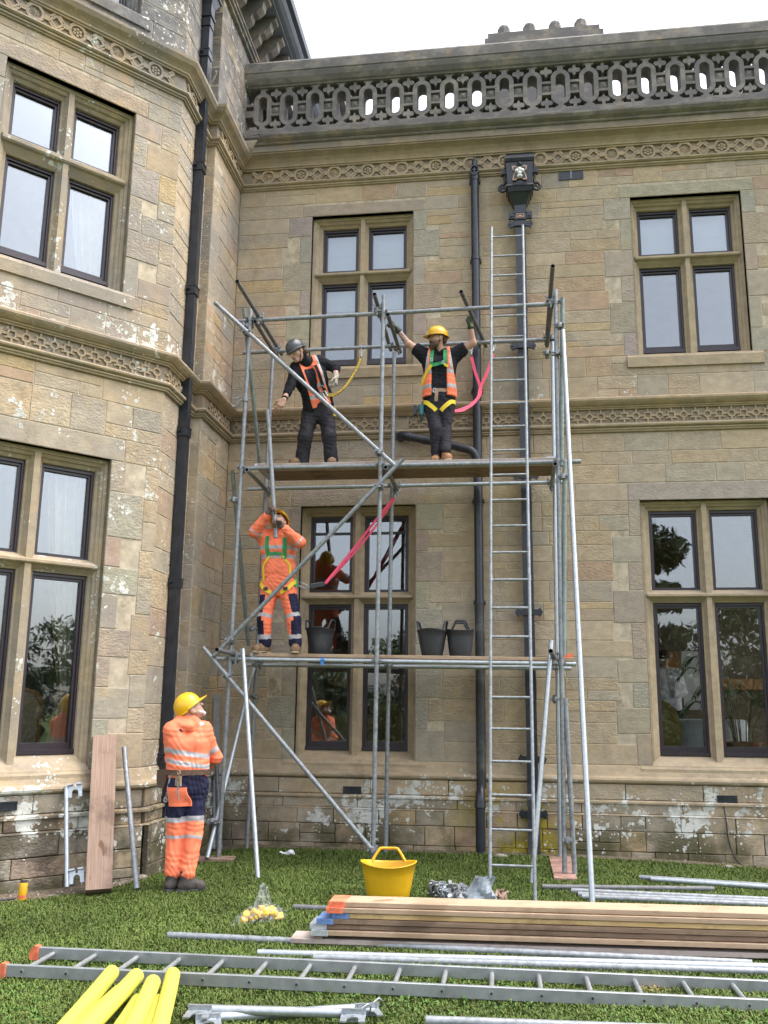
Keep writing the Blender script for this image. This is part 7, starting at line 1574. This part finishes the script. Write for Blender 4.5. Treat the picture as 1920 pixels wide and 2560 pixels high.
# ---- bearded worker leaning between two tubes
def person_beard():
    J = dict(neck=(-0.765, -0.830, 5.795), shL=(-0.955, -0.825, 5.765), shR=(-0.585, -0.825, 5.755), elL=(-1.150, -0.840, 5.905), wrL=(-1.282, -0.880, 6.085), elR=(-0.370, -0.860, 5.870), wrR=(-0.398, -0.930, 6.080),
             chest=(-0.770, -0.820, 5.615), waist=(-0.768, -0.815, 5.350), pel=(-0.775, -0.815, 5.210), hipL=(-0.862, -0.815, 5.105), hipR=(-0.695, -0.810, 5.105), knL=(-0.815, -0.905, 4.790), knR=(-0.705, -0.835, 4.800), anL=(-0.806, -0.870, 4.490), anR=(-0.690, -0.965, 4.535))
    t = thing('person', 'bearded worker in black T shirt and orange vest with arms spread between two tubes', 'person', 'scaffold workers', loc=(-0.76, -0.85, 4.35))
    f, u = (-0.86, -0.46, -0.06), (0.0, 0.0, 1.0); hc = (-0.793, -0.870, 5.945)
    def cb(c, g, q):
        m = (g == 10)*1; arm = (g == 21); ph = np.sin(70*c[:, 0]+40*c[:, 2]+3*np.sin(60*c[:, 2]))*np.sin(65*c[:, 2]-30*c[:, 1]); m[arm & (q > 0.12) & (ph > -0.1)] = 2; return m
    b, L, ax, SB = skin_body(J, t, hc, f, u, color=cb, mats=('skin', 'lips', 'skin_ink')); eyes(b, L); helmet(b, L, ax, 'helmet_yellow', False)
    S = Sdf(); S.fold = 0.0022
    for q in (-1, 1): S.cone(L(q*0.064, 0.005, -0.045), L(q*0.05, 0.04, -0.095), 0.018, 0.026, 0.02); S.cone(L(q*0.012, 0.094, -0.052), L(q*0.036, 0.074, -0.070), 0.010, 0.014, 0.012)
    S.cone(L(-0.035, 0.065, -0.105), L(0.035, 0.065, -0.105), 0.032, 0.032, 0.03); S.cone(L(0, 0.075, -0.12), L(0, 0.085, -0.165), 0.036, 0.020, 0.03); S.build('beard', ['hair'], b, 0.006)
    S = Sdf(); S.cone(L(-0.05, -0.07, -0.01), L(0.05, -0.07, -0.01), 0.030, 0.030, 0.02); S.cone(L(-0.04, -0.075, -0.05), L(0.04, -0.075, -0.05), 0.026, 0.026, 0.02); S.fold = 0.002; S.build('hair', ['hair'], b, 0.0065)
    S = Sdf(); S.fold = 0.0035; torso(S, J, 0.010, 0); 
    for q in 'LR': S.cone(J['sh'+q], lerp(J['sh'+q], J['el'+q], 0.48), 0.074, 0.074, 0.04, 20); S.cone(A3(J['sh'+q])+A3((0, 0, -0.05)), lerp(J['sh'+q], J['el'+q], 0.40)+A3((0, 0, -0.045)), 0.062, 0.05, 0.04, 20); S.cut(lerp(J['sh'+q], J['el'+q], 0.60), unit(A3(J['el'+q])-A3(J['sh'+q])))
    S.cut((0, 0, 5.17), (0, 0, -1)); S.build('t_shirt', ['black_cloth'], b, 0.0085)
    S2 = Sdf(); S2.fold = 0.004; legs(S2, J, 0.004, 30, 1.02, (0.090, 0.068, 0.058), 0.010); S2.cone(A3(J['pel'])+A3((-0.045, 0, 0)), A3(J['pel'])+A3((0.045, 0, 0)), 0.112, 0.112, 0.05, 38); S2.cut((0, 0, 5.275), (0, 0, 1)); S2.build('trousers', ['charcoal'], b, 0.0085)
    SV = Sdf(); SV.fold = 0.003; torso(SV, J, 0.026, 0, 0, 0.012); n = A3(J['neck']); c = A3(J['chest'])
    SV.cut(A3(J['shL'])+A3((0.050, 0, 0)), (-1, 0, 0.15)); SV.cut(A3(J['shR'])-A3((0.050, 0, 0)), (1, 0, 0.15)); SV.cut((0, 0, 5.205), (0, 0, -1))
    SV.sub(('c', n+A3((0, 0, 0.03)), n+A3((0, -0.25, 0.03)), 0.085, 0.085), ('c', n+A3((0.0, -0.13, 0.0)), c+A3((0.0, -0.145, -0.05)), 0.105, 0.095), ('c', c+A3((0.0, -0.145, -0.05)), c+A3((0.0, -0.15, -0.48)), 0.095, 0.10))
    def colv(c_, g, q): m = np.zeros(len(c_), int); m[band(c_[:, 2], (5.295, 5.340), (5.475, 5.52)) | (band(np.abs(c_[:, 0]+0.77), (0.128, 0.160)) & (c_[:, 2] > 5.52))] = 1; return m
    SV.build('hi_vis_vest', ['orange', 'silver'], b, 0.0075, colv)
    boot(b, (-0.808, -0.880, 4.5), (-0.815, -1.03, 0), 4.358, 'boot_tan', 'sole_tan'); boot(b, (-0.690, -0.955, 4.5), (-0.655, -1.10, 0), 4.362, 'boot_tan', 'sole_tan')
    G = Sdf(); hand(G, J['wrL'], (-0.45, 0.02, 0.75), (-0.75, 0.2, -0.3), (0.2, -0.95, 0.2), (62, 72, 45), 1.08, fore=lerp(J['wrL'], J['elL'], 0.16), thumb=(0.5, 0.7, 0.8)); G.build('glove', ['glove_green'], b, 0.005)
    G = Sdf(); hand(G, J['wrR'], (0.10, -0.05, 0.95), (0.1, 0.9, 0.0), (-0.95, 0.1, 0.0), (60, 70, 45), 1.08, fore=lerp(J['wrR'], J['elR'], 0.16), thumb=(0.5, 0.7, 0.8)); G.build('glove', ['glove_green'], b, 0.005)
    d = (0, 1, 0); F_ = lambda x, z: c+A3((x, 0, z)); SS = Sdf(); torso(SS, J, 0.024, 0)
    H1 = strap(b, SS, [F_(-0.082, 0.165), F_(-0.085, 0.08), F_(-0.088, 0.0), F_(-0.088, -0.055)], d, 0.044, 'green_web', 'harness', 0.006); strap(H1, SS, [F_(0.072, 0.165), F_(0.074, 0.08), F_(0.076, 0.0), F_(0.078, -0.065)], d, 0.046, 'green_web', 'shoulder_strap', 0.006)
    strap(H1, SS, [F_(-0.088, -0.05), F_(-0.03, -0.035), F_(0.02, -0.025), F_(0.075, -0.025)], d, 0.040, 'green_web', 'chest_strap', 0.007); strap(H1, SV, [F_(-0.085, -0.045), F_(-0.12, -0.12), F_(-0.16, -0.22), F_(-0.17, -0.26)], [(0, 1, 0), (0.2, 1, 0), (0.5, 1, 0), (0.7, 1, 0)], 0.036, 'yellow_web', 'side_strap', 0.010); strap(H1, SV, [F_(0.06, -0.03), F_(0.085, -0.055), F_(0.11, -0.07)], d, 0.026, 'yellow_web', 'side_tab', 0.010)
    for x, z in ((-0.088, 0.02), (0.05, -0.02)): buckle(H1, SS.hug([F_(x, z)], d, 0.012)[0], (0, 1, 0))
    ring_ = [A3(J['pel'])+A3((0.30*math.cos(a), 0.30*math.sin(a), 0.055)) for a in [2*math.pi*i/20 for i in range(21)]]; dl = [A3(J['pel'])+A3((0, 0, 0.055))-p for p in ring_]
    B1_ = strap(b, S2, ring_, dl, 0.042, 'tan_leather', 'belt', 0.012, 0.006, 3); p = S2.hug([A3(J['pel'])+A3((-0.045, 0, 0.05))], d, 0.02)[0]; buckle(B1_, p, (0, 1, 0), 0.026); strap(B1_, S2, [A3(J['pel'])+A3((-0.02, 0, 0.05)), A3(J['pel'])+A3((-0.025, 0, -0.02)), A3(J['pel'])+A3((-0.03, 0, -0.085))], d, 0.040, 'tan_leather', 'belt_tail', 0.02)
    for q, hp in ((-1, 'hipL'), (1, 'hipR')):
        H_ = A3(J[hp]); s0 = [H_+A3((q*0.115, 0, 0.045 if q < 0 else 0.04)), H_+A3((q*0.06, -0.1, 0.02)), H_+A3((q*0.0, -0.1, -0.03)), H_+A3((-q*0.055, -0.1, -0.085))]; strap(H1, S2, s0, [(-q*1.0, 0.8, 0), (-q*0.4, 1, 0), (0, 1, 0), (q*0.15, 1, 0)], 0.05, 'yellow_web', 'leg_strap', 0.009)
    return t
def driver_tool():
    t = thing('cordless_driver', 'teal and black cordless driver hanging at the bearded worker\'s hip', 'drill', loc=(-0.975, -0.86, 5.05)); c = V((-0.985, -0.87, 5.05)); mb = MB()
    mb.tube(c+V((0, 0, -0.06)), c+V((0, 0, 0.06)), 0.032, 12, 0, r2=0.036); mb.build('body', M['teal'], t); mb = MB(); mb.tube(c+V((0, 0, -0.125)), c+V((0, 0, -0.06)), 0.016, 10, 0, r2=0.026); mb.tube(c+V((0, 0, -0.16)), c+V((0, 0, -0.125)), 0.010, 8); mb.build('chuck', M['rubber'], t)
    mb = MB(); mb.beam(c+V((-0.02, 0.0, 0.03)), c+V((-0.07, -0.01, 0.0)), 0.034, 0.04, 0, Y_); mb.box((-0.095, -0.035, -0.06), (-0.055, 0.035, 0.05), 0, lambda v: c+v); mb.build('grip', M['rubber'], t); mb = MB(); mb.path([c+V((0, 0, 0.06)), c+V((0.02, 0.01, 0.10)), c+V((0.05, 0.015, 0.14))], 0.009, 6); mb.build('hook', M['rubber'], t)

# ---- waiter inside
def person_inside():
    J = dict(neck=(2.09, 1.92, 2.165), shL=(1.945, 1.90, 2.095), shR=(2.255, 1.93, 2.095), elL=(1.92, 1.90, 1.85), wrL=(2.05, 1.78, 1.80), elR=(2.315, 1.92, 1.85), wrR=(2.18, 1.78, 1.82), chest=(2.10, 1.92, 1.98), waist=(2.11, 1.93, 1.76), pel=(2.11, 1.93, 1.64), hipL=(2.02, 1.93, 1.55), hipR=(2.20, 1.93, 1.55), knL=(2.02, 1.92, 1.13), knR=(2.20, 1.92, 1.13), anL=(2.02, 1.95, 0.76), anR=(2.20, 1.95, 0.76))
    for k in list(J): J[k] = (J[k][0], J[k][1], J[k][2])
    t = thing('person', 'person in a white shirt and dark trousers inside behind the lower right window', 'person', loc=(2.1, 1.93, 0.66))
    b, L, ax, SB = skin_body(J, t, (2.075, 1.93, 2.285), (-0.5, 0.8, -0.2), (0, 0, 1), h=0.010); eyes(b, L); S = Sdf(); S.ell(L(0, -0.02, 0.045), (0.082, 0.10, 0.085), ax, 0.02); S.cut(L(0, 0.04, 0), np.array(ax)[1]); S.build('hair', ['hair'], b, 0.009)
    S = Sdf(); S.fold = 0.004; torso(S, J, 0.012); arms(S, J, 0.012, 20); S.build('shirt', ['shirt_white'], b, 0.011); S = Sdf(); legs(S, J, 0.008, 30, 1.0); S.cut((0, 0, 1.66), (0, 0, 1)); S.build('trousers', ['black_cloth'], b, 0.012)
    for q in 'LR': boot(b, (J['an'+q][0], J['an'+q][1], 0.78), (J['an'+q][0], J['an'+q][1]+0.15, 0), 0.662, 'boot_dark', 'sole', 0.012)
    mb = MB(); mb.box((1.80, 1.65, 0.301), (2.45, 2.25, 0.66)); tag(mb.build('dais', M['room']), 'low dark step the person in the white shirt stands on', 'step')
person_lawn(); person_lower(); person_left(); person_beard(); driver_tool(); person_inside()

# ------------------------------------------------------------------ grass blades
def grass():
    g = np.random.default_rng(4)
    N = 330000
    # denser towards the camera: sample depth with a bias
    y = -0.28-7.9*g.random(N)**0.92; dist = y+11.2156
    xl = -0.62*dist*1.0; xr = 0.36*dist
    x = xl+(xr-xl)*g.random(N)
    tower_edge = np.interp(x, [-6.2, -5.5, -4.6, -4.12, -3.84, -3.63, -3.52, -3.44, -3.40, -2.6, -1.0], [-4.75, -4.45, -3.62, -3.13, -2.78, -2.35, -1.7, -1.15, -0.5, -0.30, -0.25], right=-0.25)
    keep = (y < tower_edge-0.02+0.05*g.standard_normal(N)*0.6)
    x, y = x[keep], y[keep]; n = len(x); z = np.array([gz(a, b) for a, b in zip(x, y)])-0.003
    patchy = np.sin(1.9*x+0.7*y)*np.sin(2.3*y-0.9*x)+0.6*np.sin(5.3*x-2.1*y)*np.sin(4.1*y+1.7*x)
    hgt = (0.021+0.010*patchy.clip(-1, 1)*0.6+0.015*g.random(n)); edge = np.exp(-np.abs(y+0.35)/0.25)*np.where(x > -3.2, 1, 0); hgt = hgt+0.025*edge*g.random(n)
    a = g.random(n)*2*np.pi; lean = 0.35+0.8*g.random(n); w = 0.0026+0.0028*g.random(n)
    dx, dy = np.cos(a), np.sin(a); px, py = -dy*w, dx*w
    b0 = np.stack([x-px, y-py, z], 1); b1 = np.stack([x+px, y+py, z], 1)
    m = np.stack([x+dx*hgt*lean*0.35, y+dy*hgt*lean*0.35, z+hgt*0.65], 1); m0 = m-np.stack([px, py, 0*px], 1)*0.75; m1 = m+np.stack([px, py, 0*px], 1)*0.75
    t = np.stack([x+dx*hgt*lean, y+dy*hgt*lean, z+hgt*(1-0.18*lean)], 1)
    v = np.stack([b0, b1, m1, m0, t], 1).reshape(-1, 3); i = np.arange(n)[:, None]*5
    f = np.concatenate([i+np.array([[0, 1, 2]]), i+np.array([[0, 2, 3]]), i+np.array([[3, 2, 4]])], 0)
    o = np_mesh('grass', v, f, M['blade'], smooth=False)
    pal = np.array([(0.090, 0.138, 0.028), (0.110, 0.158, 0.036), (0.078, 0.120, 0.026), (0.122, 0.152, 0.046), (0.150, 0.148, 0.062), (0.060, 0.088, 0.030)])
    ci = g.choice(6, n, p=[0.30, 0.26, 0.22, 0.12, 0.04, 0.06]); c = pal[ci]*(0.85+0.3*g.random((n, 1)))
    col = np.ones((n, 5, 4), np.float32); col[:, :, :3] = c[:, None, :]; col[:, :2, :3] *= 0.85
    at = o.data.color_attributes.new('tint', 'FLOAT_COLOR', 'POINT'); at.data.foreach_set('color', col.ravel())
    tag(o, kind='stuff')
    # clover leaves among the grass near the camera
    k = 5200; yy = -4.9-2.9*g.random(k); xx = -3.6+5.6*g.random(k); sel = (np.sin(2.1*xx+1.2*yy)*np.sin(2.7*yy-xx) > 0.05); xx, yy = xx[sel], yy[sel]; k = len(xx)
    zz = np.array([gz(a, b) for a, b in zip(xx, yy)])+0.018+0.016*g.random(k); th = g.random(k)*6.28; vs_, fs = [], []
    for q in range(3):
        a = th+q*2.094; r_ = 0.0085+0.004*g.random(k); cx, cy = np.cos(a), np.sin(a); nx, ny = -cy, cx; tilt = 0.004*g.standard_normal(k)
        P = np.stack([np.stack([xx, yy, zz], 1), np.stack([xx+cx*r_*0.7+nx*r_*0.55, yy+cy*r_*0.7+ny*r_*0.55, zz+tilt], 1), np.stack([xx+cx*r_*1.3, yy+cy*r_*1.3, zz+tilt*2], 1), np.stack([xx+cx*r_*0.7-nx*r_*0.55, yy+cy*r_*0.7-ny*r_*0.55, zz-tilt], 1)], 1)
        vs_.append(P.reshape(-1, 3)); fs.append(np.arange(k*4).reshape(-1, 4)+q*k*4)
    o = np_mesh('clover', np.concatenate(vs_), np.concatenate(fs), leaf_material('clover_leaf', (0.075, 0.155, 0.030), (0.105, 0.185, 0.045)), smooth=False); tag(o, kind='stuff')
grass()

# ------------------------------------------------------------------ trees across the lawn, mirrored in the window panes
def tree(label, c, h, rad, kind, seed, nleaf):
    g = np.random.default_rng(seed); t = thing('conifer' if kind else 'broadleaf_tree', label, 'tree', 'trees across the lawn', loc=(c[0], c[1], 0)); mb = MB()
    mb.path([(c[0], c[1], -0.1), (c[0]+0.1, c[1], h*0.35), (c[0]-0.05, c[1]+0.1, h*0.7), (c[0], c[1], h*0.97)], [h*0.028, h*0.02, h*0.012, 0.03], 8)
    clumps = []
    for i in range(30 if kind else 24):
        f = g.random(); z = h*(0.08+0.90*f) if kind else h*(0.12+0.80*f); R_ = rad*((1-f)*0.95+0.10) if kind else rad*math.sqrt(max(0.05, 1-(2*f-0.85)**2*0.8)); a = g.random()*6.28; q = R_*(0.45+0.55*g.random())
        p = A3((c[0]+q*math.cos(a), c[1]+q*math.sin(a), z-(0.18*q if kind else 0))); clumps.append((p, (0.10+0.10*g.random())*h*(0.75 if kind else 1.0))); mb.path([(c[0], c[1], z*0.92), tuple(lerp((c[0], c[1], z*0.95), p, 0.5)+A3((0, 0, 0.1*h*0.2))), tuple(p)], [h*0.008, h*0.005, h*0.002], 5)
    mb.build('trunk', M['bark'], t)
    ci = g.integers(0, len(clumps), nleaf); P = np.array([k[0] for k in clumps])[ci]; S = np.array([k[1] for k in clumps])[ci][:, None]
    d = g.standard_normal((nleaf, 3)); d /= np.linalg.norm(d, axis=1)[:, None]; P = P+d*S*(g.random((nleaf, 1))**0.4)*np.array([[1.2, 1.2, 0.55 if kind else 0.8]])
    a = g.standard_normal((nleaf, 3)); a /= np.linalg.norm(a, axis=1)[:, None]; b = np.cross(a, g.standard_normal((nleaf, 3))); b /= np.linalg.norm(b, axis=1)[:, None]; s = (0.10+0.12*g.random((nleaf, 1)))*h/11
    v = np.stack([P-a*s*1.6, P+b*s*0.6, P+a*s*1.6, P-b*s*0.6], 1).reshape(-1, 3); f = np.arange(nleaf*4).reshape(-1, 4)
    np_mesh('crown', v, f, M['needle' if kind else 'leaf'], t, smooth=False)
for i, (c, h, rad, k, lab) in enumerate((((4.5, -48), 11.5, 4.2, 1, 'dark conifer across the lawn mirrored in the lower right window'), ((9.5, -52), 13.5, 4.6, 1, 'tallest conifer across the lawn, right of the dark conifer'), ((-4.5, -44), 6.6, 3.6, 0, 'low broadleaf tree mirrored in the lower centre window'), ((-10, -47), 6.8, 4.0, 0, 'spreading broadleaf tree across the lawn on the left'), ((0.2, -45), 6.4, 3.4, 0, 'round broadleaf tree between the low tree and the conifer'),
        ((15, -50), 9.0, 4.4, 0, 'broadleaf tree right of the tallest conifer'), ((-17, -50), 8.0, 4.5, 0, 'leftmost broadleaf tree across the lawn'), ((30, -26), 5.6, 4.4, 0, 'bushy tree far to the right mirrored in the bay window'), ((36, -17), 6.4, 4.8, 0, 'wide tree far to the right beside the bushy one'), ((38, -9), 6.0, 4.6, 0, 'broadleaf tree level with the house at the far right'), ((24, -36), 8.0, 4.6, 0, 'broadleaf tree between the right hand trees and the conifers'))):
    tree(lab, c, h, rad, k, 30+i, 8000 if k else 6500)

def shrub(label, c, h, rad, seed):  # unseen shrubs added to turn the low window reflections dark
    g = np.random.default_rng(seed); t = thing('shrub', label, 'shrub', 'shrubs added to darken the window panes', loc=(c[0], c[1], 0)); mb = MB(); n = 3800
    for i in range(9):
        a = g.random()*6.28; e = (c[0]+rad*0.7*math.cos(a), c[1]+rad*0.5*math.sin(a), h*(0.5+0.4*g.random())); mb.path([(c[0]+0.2*math.cos(a), c[1], -0.05), tuple(lerp((c[0], c[1], 0), e, 0.5)+A3((0, 0, 0.3))), e], [0.07, 0.05, 0.02], 5)
    mb.build('stems', M['bark'], t); d = g.standard_normal((n, 3)); d /= np.linalg.norm(d, axis=1)[:, None]; d[:, 2] = np.abs(d[:, 2]); k = 1+0.22*np.sin(5*d[:, :1]+3*d[:, 1:2])
    P = np.array([[c[0], c[1], 0.05]])+d*np.array([[rad, rad*0.7, h]])*(g.random((n, 1))**0.28)*k; a = g.standard_normal((n, 3)); a /= np.linalg.norm(a, axis=1)[:, None]; b = np.cross(a, g.standard_normal((n, 3))); b /= np.linalg.norm(b, axis=1)[:, None]; s = 0.09+0.09*g.random((n, 1))
    np_mesh('foliage', np.stack([P-a*s*1.5, P+b*s*0.7, P+a*s*1.5, P-b*s*0.7], 1).reshape(-1, 3), np.arange(n*4).reshape(-1, 4), M['needle'], t, smooth=False)
for i, (x, y, h, r_) in enumerate(((-9, -29, 2.6, 2.8), (-4.5, -28, 2.2, 2.6), (0, -29, 2.4, 2.7), (4.5, -28, 3.0, 2.8), (9, -29, 3.2, 3.0), (13.5, -28, 2.8, 2.8), (18, -27, 2.6, 2.8), (21, -20, 2.7, 2.8), (22, -15, 2.9, 2.8), (22, -10, 2.4, 2.6), (21.5, -5.5, 2.5, 2.6))):
    shrub('%s unseen evergreen shrub added to darken the panes, %s' % ('low' if h < 2.6 else 'tall', ('at the far left', 'second from the left', 'straight behind the viewer', 'in front of the dark conifer', 'in front of the tallest conifer', 'right of the conifers', 'at the right corner of the lawn', 'first along the right edge of the lawn', 'second along the right edge of the lawn', 'third along the right edge of the lawn', 'nearest the house on the right edge')[i]), (x, y), h, r_, 60+i)
